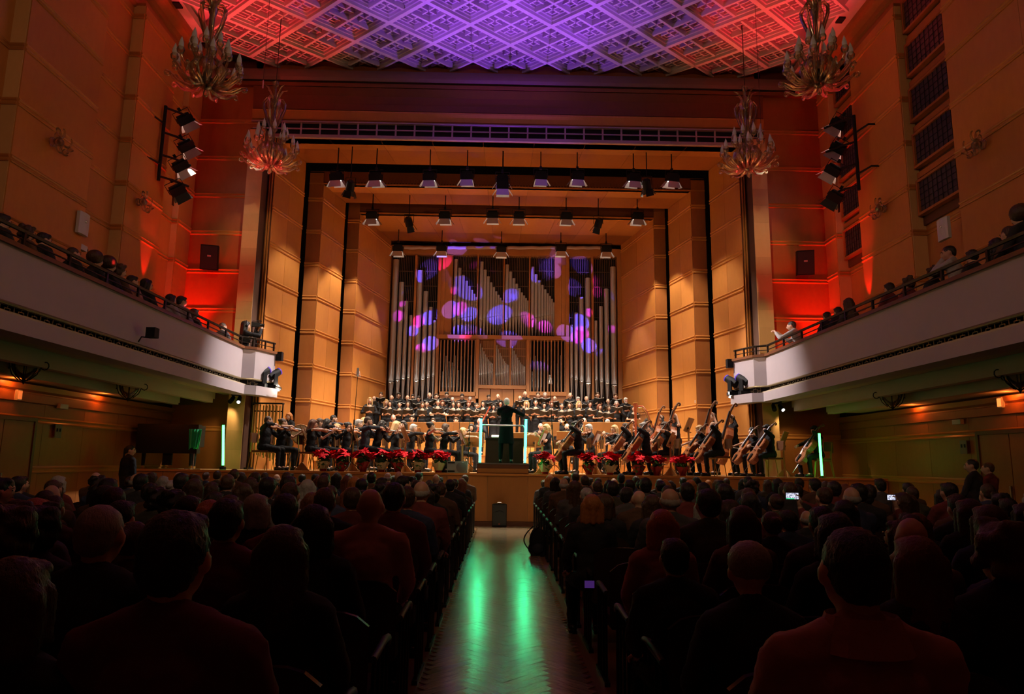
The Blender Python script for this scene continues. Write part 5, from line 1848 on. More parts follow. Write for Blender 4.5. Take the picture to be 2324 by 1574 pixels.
def instrument(kind):
    k = {'violin': 1.0, 'cello': 2.08, 'double_bass': 3.0}[kind]
    col = {'violin': ((0.24, 0.06, 0.015), (0.36, 0.11, 0.03)), 'cello': ((0.16, 0.035, 0.010), (0.28, 0.075, 0.02)), 'double_bass': ((0.26, 0.06, 0.015), (0.36, 0.10, 0.025))}[kind]
    body_m = grain(kind+'_varnish', col[0], col[1], 0.38, (6, 1, 1), 6.0, rnd=0.15, spec=0.6)
    half = [(0.0, 0.0), (0.055, 0.008), (0.092, 0.045), (0.104, 0.09), (0.094, 0.13), (0.062, 0.158), (0.056, 0.185), (0.064, 0.212), (0.080, 0.245), (0.084, 0.285), (0.07, 0.325), (0.035, 0.350), (0.0, 0.355)]
    if kind == 'double_bass':
        half[10:12] = [(0.052, 0.325), (0.022, 0.350)]
    pts = [(x*k, y*k) for x, y in half]+[(-x*k, y*k) for x, y in half[-2:0:-1]]
    th = 0.034*k if kind == 'violin' else 0.058*k
    P = {}
    P['body'] = MB().prism(pts, -th*0.5, th*0.5).mesh('body', body_m)
    inn = [(x*0.90, (y-0.18*k)*0.94+0.18*k) for x, y in pts]
    tp = MB()
    tp.prism(inn, th*0.5, th*0.5+0.006*k)
    P['top_plate'] = tp.mesh('top_plate', mat(kind+'_spruce', (0.36, 0.12, 0.035), 0.42))
    n = MB().tube([(0, 0.33*k, th*0.5+0.002*k), (0, 0.36*k, th*0.5+0.004*k), (0, 0.50*k, th*0.5+0.006*k)], [0.020*k, 0.013*k, 0.011*k], 8)
    P['neck'] = n.mesh('neck', body_m, 60)
    z0 = th*0.5+0.006*k
    sp = [(0, 0.50*k, z0), (0, 0.53*k, z0-0.004*k), (0, 0.555*k, z0-0.012*k)]
    for q in range(9):
        a_ = 1.5-q*0.62
        rd = (0.017-0.0013*q)*k
        sp.append((0, 0.566*k+rd*math.cos(a_), z0-0.030*k+rd*math.sin(a_)))
    s = MB().tube(sp, [0.011*k, 0.012*k, 0.010*k]+[0.0085*k]*9, 7)
    for q in range(4):
        sg = 1 if q % 2 else -1
        s.tube([(0, (0.512+0.012*q)*k, z0-0.004*k), (sg*0.034*k, (0.514+0.012*q)*k, z0-0.004*k)], [0.003*k, 0.006*k], 5)
    P['scroll'] = s.mesh('scroll', M['walnut'], 60)
    P['fingerboard'] = MB().prism([(-0.021*k, 0.23*k), (0.021*k, 0.23*k), (0.012*k, 0.50*k), (-0.012*k, 0.50*k)], th*0.5+0.014*k, th*0.5+0.020*k).mesh('fingerboard', M['black'])
    P['bridge'] = MB().prism([(-0.02*k, 0.165*k), (0.02*k, 0.165*k), (0.02*k, 0.169*k), (-0.02*k, 0.169*k)], th*0.5, th*0.5+0.028*k).mesh('bridge', M['slat'])
    P['tailpiece'] = MB().prism([(-0.010*k, 0.01*k), (0.010*k, 0.01*k), (0.020*k, 0.11*k), (-0.020*k, 0.11*k)], th*0.5+0.012*k, th*0.5+0.020*k).mesh('tailpiece', M['black'])
    st = MB()
    for q in range(4):
        x = (q-1.5)*0.008*k
        st.tube([(x, 0.11*k, th*0.5+0.018*k), (x, 0.167*k, th*0.5+0.030*k), (x*0.6, 0.50*k, th*0.5+0.022*k)], 0.0012*max(k*0.6, 1), 3)
    P['strings'] = st.mesh('strings', M['steel'])
    if kind != 'violin':
        P['endpin'] = MB().tube([(0, 0, 0), (0, -0.27 if kind == 'cello' else -0.30, 0)], 0.005 if kind == 'cello' else 0.008, 5).mesh('endpin', M['steel'])
    return P


INS = {k: instrument(k) for k in ('violin', 'cello', 'double_bass')}
BOWM = (MB().tube([(0, -0.05, 0), (0, 0.35, -0.006), (0, 0.68, 0)], [0.006, 0.0055, 0.004], 5).mesh('bow', M['walnut']),
        MB().box(-0.005, 0.005, 0.0, 0.67, -0.020, -0.018).mesh('bow_hair', mat('bow_hair', (0.8, 0.78, 0.7), 0.5)),
        MB().box(-0.006, 0.006, -0.03, 0.02, -0.024, 0.0).mesh('frog', M['black']))


def give_instrument(o, kind, I, who, key, bow=True):
    W_ = world_of(o)
    T = W_ @ vbasis(I['P0'], I['D'], I['N'])
    t = thing(kind, 'varnished %s played by %s' % (kind.replace('_', ' '), who), kind.replace('_', ' '), group=kind.replace('_', ' ')+'s')
    t.matrix_world = T
    for k, me in INS[kind].items():
        put(me, k, t)
    if bow:
        ln = {'violin': 0.20, 'cello': 0.40, 'double_bass': 0.60}[kind]
        nn = {'violin': 0.058, 'cello': 0.14, 'double_bass': 0.20}[kind]
        a = W_ @ PROTO[key]['hR']
        a2 = W_ @ (PROTO[key]['hR']+(PROTO[key]['hR']-PROTO[key]['eR']).normalized()*0.07)
        c = W_ @ along(I, ln, nn)
        d = (c-a2).normalized()
        N = (W_.to_3x3() @ vbasis(I['P0'], I['D'], I['N']).to_3x3() @ Vector((0, 0, 1))).normalized()
        N = (N-d*N.dot(d)).normalized()
        X = d.cross(N)
        b = put(BOWM[0], 'bow')
        b.matrix_world = Matrix(((X.x, d.x, N.x, a2.x), (X.y, d.y, N.y, a2.y), (X.z, d.z, N.z, a2.z), (0, 0, 0, 1)))
        put(BOWM[1], 'bow_hair', b)
        put(BOWM[2], 'frog', b)
        tag(b, 'bow in the hand of %s' % who, 'bow', kind.replace('_', ' ')+' bows')


def chair_meshes():
    P = []
    P.append(('seat', MB().prism([(-0.2, -0.19), (0.2, -0.19), (0.21, 0.2), (-0.21, 0.2)], 0.435, 0.475).mesh('seat', M['walnut'])))
    bk = MB()
    for i in range(6):
        x0, x1 = -0.19+0.38*i/6, -0.19+0.38*(i+1)/6
        y0, y1 = -0.26-0.02*math.sin(PI*i/6), -0.26-0.02*math.sin(PI*(i+1)/6)
        bk.prism([(x0, y0-0.015), (x1, y1-0.015), (x1, y1), (x0, y0)], 0.66, 0.90)
    P.append(('backrest', bk.mesh('backrest', M['walnut'])))
    for s in (-1, 1):
        P.append(('leg', MB().tube([(s*0.18, 0.17, 0.44), (s*0.20, 0.22, 0.0)], 0.012, 6).mesh('leg', M['gold'])))
        P.append(('leg', MB().tube([(s*0.18, -0.25, 0.88), (s*0.19, -0.20, 0.44), (s*0.20, -0.27, 0.0)], 0.012, 6).mesh('leg', M['gold'])))
    P.append(('frame', MB().tube([(-0.19, -0.18, 0.43), (-0.19, 0.18, 0.43), (0.19, 0.18, 0.43), (0.19, -0.18, 0.43), (-0.19, -0.18, 0.43)], 0.011, 6).mesh('frame', M['gold'])))
    return P


CHM = chair_meshes()


def orch_chair(o, who):
    t = thing('orchestra_chair', 'gold-legged chair under %s' % who, 'chair', o.location, o.rotation_euler.z, 'orchestra chairs')
    t.scale = o.scale
    for n, me in CHM:
        put(me, n, t)


# x, y of head top; depth; floor; prototype; description; facing; instrument
RG = -PI/2-0.12      # faces the right
LF = PI/2+0.12       # faces the left
PLAY = [
    (610, 944, 18.5, SZ, 'v_m1', 'heavy-set bearded man at far left of the stage', RG, 'violin', None),
    (644, 949, 19.1, SZ, 'v_f1', 'woman with pinned brown hair beside the heavy-set violinist', RG, 'violin', None),
    (712, 951, 18.6, SZ, 'v_f2', 'woman with auburn wavy hair behind the first poinsettia', RG, 'violin', None),
    (744, 950, 19.3, SZ, 'v_f3', 'woman with black bob right of the auburn violinist', RG, 'violin', None),
    (727, 949, 20.2, SZ, 'v_m4', 'grey man half hidden behind the auburn violinist', RG, 'violin', {'hair': HM['brown']}),
    (758, 941, 21.6, RZ1, 'v_m2', 'man with short dark hair at the left rear desk', RG, 'violin', {'hair': HM['black']}),
    (766, 961, 20.4, SZ, 'v_f6', 'blonde woman low behind the black-bobbed violinist', RG, 'violin', None),
    (792, 957, 19.6, SZ, 'v_f1', 'dark-haired woman by the tall left microphone stand', RG, 'violin', {'hair': HM['black']}),
    (815, 951, 20.4, SZ, 'v_m4', 'man partly hidden behind the tall left microphone stand', RG, 'violin', None),
    (836, 945, 18.6, SZ, 'v_m2', 'man in glasses and navy shirt', RG, 'violin', None),
    (829, 935, 20.9, SZ, 'v_f6', 'blonde woman behind the man in the navy shirt', RG, 'violin', {'hair': HM['blonde']}),
    (868, 955, 18.9, SZ, 'v_m3', 'stooping man with long black hair', RG, 'violin', None),
    (901, 955, 20.0, SZ, 'v_f7', 'blonde woman beyond the stooping man', RG, 'violin', None),
    (915, 954, 20.7, SZ, 'w_woman', 'dark long-haired woman facing the hall', PI-0.3, 'flute', None),
    (939, 962, 19.7, SZ, 'v_m4', 'silver-haired man behind the centre-left desks', RG, 'violin', {'hair': HM['white']}),
    (979, 956, 18.6, SZ, 'v_f4', 'woman with high dark bun and bare shoulders', RG+0.1, 'violin', None),
    (1012, 961, 19.0, SZ, 'v_f5', 'brown-haired woman in long black dress left of the podium', RG, 'violin', None),
    (1052, 970, 20.2, SZ, 'v_f7', 'fair woman behind the boom microphone', RG, 'violin', None),
    (893, 940, 23.2, RZ2, 'w_bald', 'bald man in the wind row, first from left', PI, 'clarinet', None),
    (935, 941, 23.2, RZ2, 'w_dark', 'dark-haired man in the wind row, second from left', PI, 'clarinet', None),
    (983, 948, 23.2, RZ2, 'w_gl', 'man in glasses in the wind row, third from left', PI, 'clarinet', None),
    (1035, 946, 23.2, RZ2, 'w_dark', 'man in the wind row, fourth from left', PI, 'clarinet', {'hair': HM['brown']}),
    (1088, 948, 22.8, RZ2, 'w_bald', 'bald man left of the conductor', PI, 'bassoon', None),
    (1070, 962, 21.6, RZ1, 'w_woman', 'dark woman low beside the left green tube', PI, 'flute', None),
    (1227, 959, 21.8, RZ1, 'w_bald', 'bald man just right of the conductor', PI, None, None),
    (1272, 946, 23.0, RZ2, 'w_trumpet', 'dark bearded man', PI+0.2, 'trumpet', None),
    (1287, 960, 21.8, RZ1, 'w_beard', 'bald man with black beard below the trumpeter', PI, 'clarinet', None),
    (1326, 947, 23.0, RZ2, 'w_bald', 'bald man under the curly-haired singer', PI, 'horn', None),
    (1379, 951, 22.8, RZ2, 'w_white', 'white-haired man in glasses right of centre', PI, 'horn', None),
    (1436, 950, 22.6, RZ2, 'w_bald', 'bald man half hidden by the harp column', PI, None, None),
    (1239, 962, 19.2, SZ, 'v_f7', 'woman with long fair curls right of the podium', LF+0.3, 'violin', None),
    (1306, 955, 18.5, SZ, 'c_m1', 'dark-haired man behind the lone poinsettia', LF, 'cello', None),
    (1336, 962, 19.9, SZ, 'v_m4', 'man half hidden behind the dark-haired cellist', LF, 'violin', None),
    (1394, 964, 20.0, SZ, 'v_f6', 'long blonde woman in glasses', LF+0.2, 'violin', None),
    (1419, 959, 19.1, SZ, 'c_m2', 'ruddy brown-haired man left of the harp', LF, 'cello', None),
    (1460, 958, 18.6, SZ, 'c_m3', 'grey-haired man in front of the harp', LF, 'cello', None),
    (1469, 949, 21.9, RZ1, 'w_woman', 'woman seated behind the harp strings', PI, None, None),
    (1508, 957, 19.0, SZ, 'c_f1', 'brown-haired woman behind a wooden stand', LF, 'cello', None),
    (1529, 940, 20.4, SZ, 'b_f1', 'long-haired standing woman', LF+0.1, 'double_bass', None),
    (1501, 942, 21.7, RZ1, 'b_m1', 'man with a dark quiff', LF, 'double_bass', None),
    (1587, 965, 19.2, SZ, 'c_f2', 'blonde bobbed woman', LF, 'cello', None),
    (1618, 957, 18.5, SZ, 'c_m4', 'big bald bearded man', LF, 'cello', None),
    (1617, 936, 21.0, SZ, 'b_f2', 'dark-haired woman behind the bald cellist', LF, 'double_bass', None),
    (1660, 941, 20.1, SZ, 'b_m1', 'man with arm raised at far right rear', LF, 'double_bass', None),
    (1706, 969, 19.2, SZ, 'c_f3', 'woman with dark ponytail', LF, 'cello', None),
    (1740, 963, 18.6, SZ, 'c_m1', 'dark-haired man at right front', LF, 'cello', None),
    (1848, 966, 19.0, SZ, 'c_m1', 'lone man in shadow by the right green tube', LF, 'cello', None),
    (656, 936, 20.9, SZ, 'perc', 'ginger-haired percussionist by the tubular bells', PI-0.5, None, None),
]
WIND = {}


def wind_mesh(kind):
    if kind == 'clarinet':
        return [('body', MB().tube([(0, 0, 0), (0, 0.55, 0), (0, 0.62, 0)], [0.011, 0.013, 0.03], 8).mesh('body', M['black'], 60)),
                ('keys', MB().tube([(0, 0.15, 0.014), (0, 0.5, 0.016)], 0.004, 4).mesh('keys', M['steel']))]
    if kind == 'flute':
        return [('body', MB().tube([(0, 0, 0), (0, 0.66, 0)], 0.010, 8).mesh('body', M['steel'], 60))]
    if kind == 'bassoon':
        return [('body', MB().tube([(0, -0.45, 0), (0, 0.75, 0), (0, 0.80, 0)], [0.032, 0.022, 0.026], 8).mesh('body', mat('bassoon_red', (0.32, 0.05, 0.02), 0.25), 60)),
                ('crook', MB().tube([(0.02, 0.3, 0), (0.08, 0.36, 0), (0.18, 0.30, 0)], 0.005, 5).mesh('crook', M['steel']))]
    brass = mat('brass', (0.75, 0.50, 0.16), 0.22, 1.0)
    if kind == 'trumpet':
        pts = [(0, 0, 0), (0, 0.36, 0), (0.0, 0.46, 0)]
        return [('bell', MB().tube(pts, [0.007, 0.014, 0.06], 12, False).mesh('bell', brass, 60)),
                ('tubing', MB().tube([(0, 0.08, 0), (0, 0.30, 0), (0, 0.34, -0.05), (0, 0.28, -0.09), (0, 0.10, -0.09), (0, 0.05, -0.05), (0, 0.08, 0)], 0.008, 6).mesh('tubing', brass, 60)),
                ('valves', MB().tube([(0, 0.17, 0.03), (0, 0.17, -0.11)], 0.012, 8).tube([(0, 0.20, 0.03), (0, 0.20, -0.11)], 0.012, 8).tube([(0, 0.23, 0.03), (0, 0.23, -0.11)], 0.012, 8).mesh('valves', brass, 60))]
    ring = [(0.14*math.cos(a*PI/8), 0.14*math.sin(a*PI/8), 0) for a in range(17)]
    return [('coil', MB().tube(ring, 0.012, 6).mesh('coil', brass, 60)),
            ('bell', MB().tube([(0.14, 0, 0), (0.16, -0.15, 0.02), (0.17, -0.26, 0.02), (0.17, -0.32, 0.02)], [0.014, 0.03, 0.07, 0.14], 14, False).mesh('bell', brass, 60)),
            ('mouthpipe', MB().tube([(0, 0.14, 0), (-0.12, 0.24, 0), (-0.2, 0.3, 0)], 0.006, 5).mesh('mouthpipe', brass, 60))]


for (x, y, Y, zf, key, d, rz, ins, ov) in PLAY:
    role = {'violin': 'violinist', 'cello': 'cellist', 'double_bass': 'bassist', None: 'musician'}.get(ins, 'player')
    o, s = place(key, x, y, Y, zf, '%s in black, %s' % (d, {None: 'seated'}.get(ins, 'playing '+(ins or '').replace('_', ' '))) if ins or key != 'perc' else d+' in black',
                 rz, 'orchestra musicians', over=ov, smin=0.9, smax=1.18)
    standing = key[0] == 'b' or key == 'perc'
    if not standing:
        orch_chair(o, d)
    if ins in ('violin', 'cello', 'double_bass'):
        give_instrument(o, ins, {'violin': VIO, 'cello': CEL, 'double_bass': BAS}[ins], d, key)
    elif ins:
        if ins not in WIND:
            WIND[ins] = wind_mesh(ins)
        pr = PROTO[key]
        W_ = world_of(o)
        mouth = W_ @ (pr['H'] @ Vector((0, 0.11, -0.048)))
        hands = W_ @ ((pr['hL']+pr['hR'])/2+Vector((0, 0.05, 0.02)))
        t = thing(ins, '%s held by %s' % (ins, d), 'instrument', group='wind instruments')
        if ins == 'flute':
            dd = (W_.to_3x3() @ Vector((0.9, 0.25, -0.15))).normalized()
            org = mouth
        elif ins == 'bassoon':
            dd = (W_.to_3x3() @ Vector((-0.45, 0.0, 0.9))).normalized()
            org = hands
        elif ins == 'horn':
            dd = (W_.to_3x3() @ Vector((-0.3, -0.4, 0.7))).normalized()
            org = hands
        else:
            dd = (hands-mouth).normalized()
            org = mouth
        t.matrix_world = Matrix.Translation(org) @ dd.to_track_quat('Y', 'Z').to_matrix().to_4x4()
        for n, me in WIND[ins]:
            put(me, n, t)

# ------------------------------------------------------------------ conductor, podium, green tubes
pod = thing('podium', 'wooden conductor podium with steel edge at the stage centre', 'podium', (-0.04, 18.5, SZ))
MB().box(-0.66, 0.66, -0.52, 0.6, 0, 0.235).obj('box', M['walnut'], pod)
MB().box(-0.64, 0.64, -0.535, -0.52, 0.02, 0.13).obj('front_panel', M['stagefront'], pod)
MB().box(-0.67, 0.67, -0.54, 0.61, 0.235, 0.262).obj('steel_edge', M['steel'], pod)
MB().box(-0.62, 0.62, -0.50, 0.57, 0.262, 0.27).obj('mat', M['black'], pod)
rl = MB()
rl.tube([(-0.60, -0.48, 0.27), (-0.60, -0.48, 1.16), (-0.55, -0.48, 1.22), (0.50, -0.48, 1.22), (0.55, -0.48, 1.16), (0.55, -0.48, 0.27)], 0.022, 8)
rl.obj('safety_rail', M['steel'], pod, smooth=60)
neon = mat('green_neon', (0.2, 1, 0.5), 0.4, emit=(0.012, 1.0, 0.36), es=33)
neon2 = mat('green_neon_dim', (0.2, 1, 0.5), 0.4, emit=(0.05, 1.0, 0.10), es=9)
for (x0, y0, x1, y1, Y, lb) in ((1092, 950, 1089, 1049, 18.0, 'glowing green tube upright at the left corner of the podium'), (1194, 951, 1191, 1050, 18.0, 'glowing green tube upright at the right corner of the podium'),
                                (507, 964, 506, 1056, 18.35, 'glowing green tube standing alone at the left of the stage'), (1859, 983, 1866, 1082, 18.2, 'glowing green tube standing alone at the right of the stage')):
    a, b = Vector(atY(x0, y0, Y)), Vector(atY(x1, y1, Y))
    b.z = max(b.z, SZ+0.05)
    t = thing('green_tube', lb, 'light tube', (b.x, b.y, b.z))
    MB().tube([(0, 0, 0), a-b], 0.030, 10).obj('glow_tube', neon if Y == 18.0 else neon2, t, smooth=60)
    MB().tube([(0, 0, -0.04), (0, 0, 0.005)], 0.032, 10).obj('end_cap', M['black'], t)
    MB().tube([a-b, a-b+Vector((0, 0, 0.02))], 0.032, 10).obj('end_cap', M['black'], t)
    if Y > 18.1:
        MB().tube([(0, 0, b.z*0-(b.z-SZ)), (0, 0, -0.03)], 0.08, 12).obj('foot', M['black'], t)
o, s = place('conductor', 1150, 902, 18.35, SZ+0.27, 'conductor seen from behind in black tailcoat with right arm raised', 0.02, smin=0.95, smax=1.1)
tc = MB()
rings = ((1.06, 0.165, 0.118, 0.0), (0.95, 0.178, 0.128, 0.0), (0.80, 0.185, 0.14, -0.01), (0.62, 0.20, 0.15, -0.02), (0.50, 0.205, 0.145, -0.03))
vs = []
for (z, rx, ry, oy) in rings:
    for q in range(20):
        th = 2*PI*q/20
        slit = 0.93 if q == 15 else 1.0
        vs.append((rx*math.cos(th), oy+ry*math.sin(th)*slit, z))
fs = [(i*20+q, (i+1)*20+q, (i+1)*20+(q+1) % 20, i*20+(q+1) % 20) for i in range(4) for q in range(20)]
tc.add(vs, fs)
tc.obj('coat_tails', CL['tail'], o, smooth=50)
W_ = world_of(o)
h = W_ @ PROTO['conductor']['hL']
bt = MB().tube([(0, 0, 0), (-0.1, 0.28, 0.12)], [0.006, 0.002], 5).obj('baton', M['white'])
bt.location = h+Vector((0, 0.06, 0))
tag(bt, 'thin white baton in the conductor\'s forward hand', 'baton')
dkb = mat('desk_dark_brown', (0.022, 0.009, 0.005), 0.8, spec=0.08)
t = thing('conductor_desk', 'broad dark brown desk in front of the conductor', 'desk', (0.0, 19.35, SZ))
MB().prism([(-0.50, -0.02), (0.50, -0.02), (0.50, 0.02), (-0.50, 0.02)], 0.0, 0.92).obj('panel', dkb, t)
MB().box(-0.52, 0.52, -0.03, 0.40, 0.92, 0.95).obj('top', dkb, t)
for s in (-1, 1):
    MB().box(s*0.5-0.02, s*0.5+0.02, 0.02, 0.36, 0, 0.92).obj('side', dkb, t)
sc = MB().box(-0.24, 0.24, 0, 0.3, 0, 0.02, TR((0, 0, 0), 0.2)).obj('open_score', paper, None, (-0.12, 19.38, SZ+0.955))
tag(sc, 'white open score lying on the conductor desk', 'book')

# ------------------------------------------------------------------ wooden music stands
desk_w = grain('desk_wood', (0.34, 0.145, 0.045), (0.43, 0.20, 0.065), 0.35, (8, 1, 1), 2.0)


def stand_meshes():
    d = MB().box(-0.30, 0.30, -0.012, 0.012, -0.20, 0.20)
    dl = MB().box(-0.30, 0.30, 0.0, 0.07, -0.215, -0.20).box(-0.30, 0.30, 0.065, 0.075, -0.215, -0.185)
    ft = MB()
    for k in range(4):
        T = Matrix.Rotation(k*PI/2+PI/4, 4, 'Z')
        ft.prism([(0, -0.012), (0.26, -0.012), (0.26, 0.012), (0, 0.012)], 0.0, 0.03, T)
        ft.add([(0.02, -0.012, 0.03), (0.22, -0.012, 0.03), (0.02, -0.012, 0.22), (0.02, 0.012, 0.03), (0.22, 0.012, 0.03), (0.02, 0.012, 0.22)],
               [(0, 1, 2), (5, 4, 3), (0, 3, 4, 1), (1, 4, 5, 2), (2, 5, 3, 0)], T)
    pc = MB().box(-0.025, 0.025, -0.022, 0.022, 0.02, 1.0)
    kn = MB().tube([(0.02, 0, 0.85), (0.07, 0, 0.85)], 0.03, 8)
    return (('desk', d.mesh('desk', desk_w)), ('ledge', dl.mesh('ledge', desk_w)), ('foot', ft.mesh('foot', desk_w)), ('post', pc.mesh('post', desk_w)), ('knob', kn.mesh('knob', M['blackm'])))


SM = stand_meshes()


def stand(px, py, Y, zf, rz, label, tilt=0.42, sheet=False, sc=1.0):
    p = atY(px, py, Y)
    t = thing('music_stand', label, 'music stand', (p[0], Y, zf), rz, 'wooden music stands')
    hz = p[2]-zf
    for n, me in SM:
        o = put(me, n, t)
        if n in ('desk', 'ledge'):
            o.matrix_basis = Matrix.Translation((0, 0.02, hz)) @ Matrix.Rotation(-tilt, 4, 'X') @ Matrix.Diagonal((sc, 1, 1, 1))
        elif n == 'post':
            o.scale = (1, 1, (hz-0.02)/1.0)
        elif n == 'knob':
            o.location = (0, 0, hz-0.95)
    if sheet:
        q = MB().box(-0.22*sc, -0.005, 0.014, 0.018, -0.19, 0.12).box(0.005, 0.22*sc, 0.014, 0.018, -0.19, 0.12).obj('sheet_music', paper)
        q.matrix_world = Matrix.Translation((p[0], Y, zf)) @ Matrix.Rotation(rz, 4, 'Z') @ Matrix.Translation((0, 0.02, hz)) @ Matrix.Rotation(-tilt, 4, 'X')
        tag(q, 'sheet music on the '+label, 'sheet music', 'sheets on the stands')


# desk faces its player: local +Y is the reading side
for (x, y, Y, zf, rz, lb, sh, sc) in (
        (690, 982, 18.8, SZ, PI/2+0.25, 'wooden music stand before the two leftmost violinists', False, 1),
        (803, 983, 18.9, SZ, PI/2+0.25, 'wooden music stand beside the tall left microphone stand', False, 1),
        (921, 985, 18.8, SZ, PI/2+0.3, 'wooden music stand right of the stooping violinist', False, 1),
        (952, 986, 20.0, SZ, PI/2+0.5, 'wooden music stand behind the bun-haired violinist', False, 1),
        (1050, 991, 18.8, SZ, PI/2+0.2, 'wooden music stand with bright sheet edge left of podium', True, 1),
        (1070, 996, 20.3, SZ, PI-0.15, 'broad orange desk left of the podium seen from its back', False, 1.15),
        (1180, 996, 20.3, SZ, PI, 'broad orange desk right behind the conductor', False, 1.1),
        (1215, 997, 20.2, SZ, PI+0.1, 'broad orange desk right of the right podium tube', False, 1.15),
        (1231, 992, 18.7, SZ, -PI/2-0.25, 'wooden music stand just right of the podium', True, 1),
        (1286, 993, 20.8, SZ, PI, 'orange desk behind the front cellist', False, 1.0),
        (1353, 993, 18.9, SZ, -PI/2-0.35, 'wooden music stand between the first two cellists', True, 1),
        (1485, 998, 19.4, SZ, -PI/2-0.3, 'wooden music stand right of the grey-haired cellist', True, 1),
        (1521, 996, 18.5, SZ, -PI/2-0.35, 'tall wooden music stand in front of the brown-haired cellist', False, 1.05),
        (1562, 963, 19.8, SZ, -PI/2-0.5, 'high wooden music stand of the bassists', False, 1),
        (1777, 994, 19.4, SZ, -PI/2-0.6, 'music stand at far right against the panelled wall', False, 1)):
    stand(x, y, Y, zf, rz, lb, 0.42, sh, sc)
for k, (x, w) in enumerate(((905, 1.0), (950, 1.1), (1000, 1.3), (1052, 1.1), (1250, 0.9), (1345, 1.0), (1372, 1.0), (1414, 1.0))):
    stand(x, 972, 22.3, RZ1, PI, 'orange desk before the wind row, %s from left' % ORD[k], 0.25, False, w)

# ------------------------------------------------------------------ poinsettias
bract = grain('red_bract', (0.66, 0.004, 0.014), (0.85, 0.008, 0.03), 0.7, (1, 1, 1), 20, rnd=0.15, spec=0.15)
leafm = grain('green_leaf', (0.04, 0.12, 0.015), (0.10, 0.24, 0.04), 0.5, (1, 1, 1), 15, rnd=0.2)
foil = mat('red_foil', (0.28, 0.012, 0.01), 0.25, 0.4)
wrapc = mat('cream_wrap', (0.55, 0.45, 0.24), 0.5)


def leafshape(mb, T, L, Wd, droop):
    v = [(0, 0, 0), (Wd*0.5, L*0.35, 0.01), (Wd*0.42, L*0.7, -droop*0.4), (0, L, -droop), (-Wd*0.42, L*0.7, -droop*0.4), (-Wd*0.5, L*0.35, 0.01), (0, L*0.5, 0.012)]
    f = [(0, 1, 6), (1, 2, 6), (2, 3, 6), (3, 4, 6), (4, 5, 6), (5, 0, 6)]
    mb.add(v, f, T)
    mb.add([(x, y, z-0.003) for x, y, z in v], [tuple(reversed(q)) for q in f], T)


def bloom_mesh(seed):
    rr = random.Random(seed)
    mb = MB()
    for ring, (n, L, up) in enumerate(((6, 0.10, -0.25), (6, 0.075, -0.55), (4, 0.045, -0.85))):
        for k in range(n):
            T = Matrix.Rotation(2*PI*k/n+ring*0.5+rr.uniform(-0.1, 0.1), 4, 'Z') @ Matrix.Rotation(-up+rr.uniform(-0.12, 0.12), 4, 'X')
            leafshape(mb, T, L*rr.uniform(0.85, 1.15), L*0.62, 0.02)
    return mb.mesh('bloom', bract)


BM = [bloom_mesh(i) for i in range(3)]
gl_ = MB()
rr_ = random.Random(3)
for k in range(46):
    a, z = rr_.uniform(0, 2*PI), rr_.uniform(0.14, 0.36)
    T = Matrix.Translation((0.03*math.cos(a), 0.03*math.sin(a), z)) @ Matrix.Rotation(a, 4, 'Z') @ Matrix.Rotation(rr_.uniform(-0.5, 0.5), 4, 'X')
    leafshape(gl_, T, rr_.uniform(0.11, 0.17), 0.075, 0.04)
GLM = gl_.mesh('leaves', leafm)
PT = [(737, 1008, 'leafy tall one at far left', 1), (777, 1022, 'second from left', 0), (826, 1020, 'third from left', 0), (868, 1022, 'fourth from left', 1), (905, 1016, 'fifth from left', 0), (950, 1020, 'sixth from left', 1),
      (997, 1018, 'last one before the floor monitor, in cream wrap', 1), (1237, 1026, 'lone one just right of the podium', 1), (1337, 1027, 'right of the first cello', 0), (1384, 1028, 'second right of the first cello', 1),
      (1449, 1026, 'before the grey-haired cellist', 0), (1490, 1034, 'low one left of the tall music stand', 0), (1548, 1029, 'last one on the right', 0)]
for i, (x, y, d, wr) in enumerate(PT):
    p = atY(x, y, 18.12)
    hgt = p[2]-SZ
    s = max(0.85, min(1.25, hgt/0.44))
    t = thing('poinsettia', 'red potted poinsettia on the stage edge, '+d, 'plant', (p[0], 18.12, SZ), random.uniform(0, 6), 'poinsettias along the stage edge')
    t.scale = (s,)*3
    MB().lathe([(0.065, 0.0), (0.07, 0.02), (0.085, 0.13), (0.11, 0.17), (0.095, 0.175), (0.07, 0.15)], 12).obj('pot', foil, t, smooth=40)
    sk = MB()
    n = 14
    vs = []
    for k in range(n):
        a = 2*PI*k/n
        r0 = 0.075
        r1 = 0.105+0.035*(k % 2)+random.uniform(0, 0.03)
        vs += [(r0*math.cos(a), r0*math.sin(a), 0.05), (r1*math.cos(a), r1*math.sin(a), 0.20+random.uniform(-0.03, 0.03))]
    fs = [(2*k, 2*((k+1) % n), 2*((k+1) % n)+1, 2*k+1) for k in range(n)]
    sk.add(vs, fs)
    sk.obj('wrap', wrapc if wr else foil, t)
    put(GLM, 'leaves', t)
    nb = 14
    for k in range(nb):
        a = 2*PI*k/nb*1.0+random.uniform(-0.3, 0.3)
        r = 0.12*(k > 2)+random.uniform(0, 0.035)
        b = put(BM[k % 3], 'bloom', t, (r*math.cos(a), r*math.sin(a), 0.40-r*0.55+random.uniform(-0.02, 0.03)))
        b.rotation_euler = (random.uniform(-0.3, 0.3)-math.sin(a)*0.5, random.uniform(-0.3, 0.3)+math.cos(a)*0.5, a)
        b.scale = (1.22,)*3

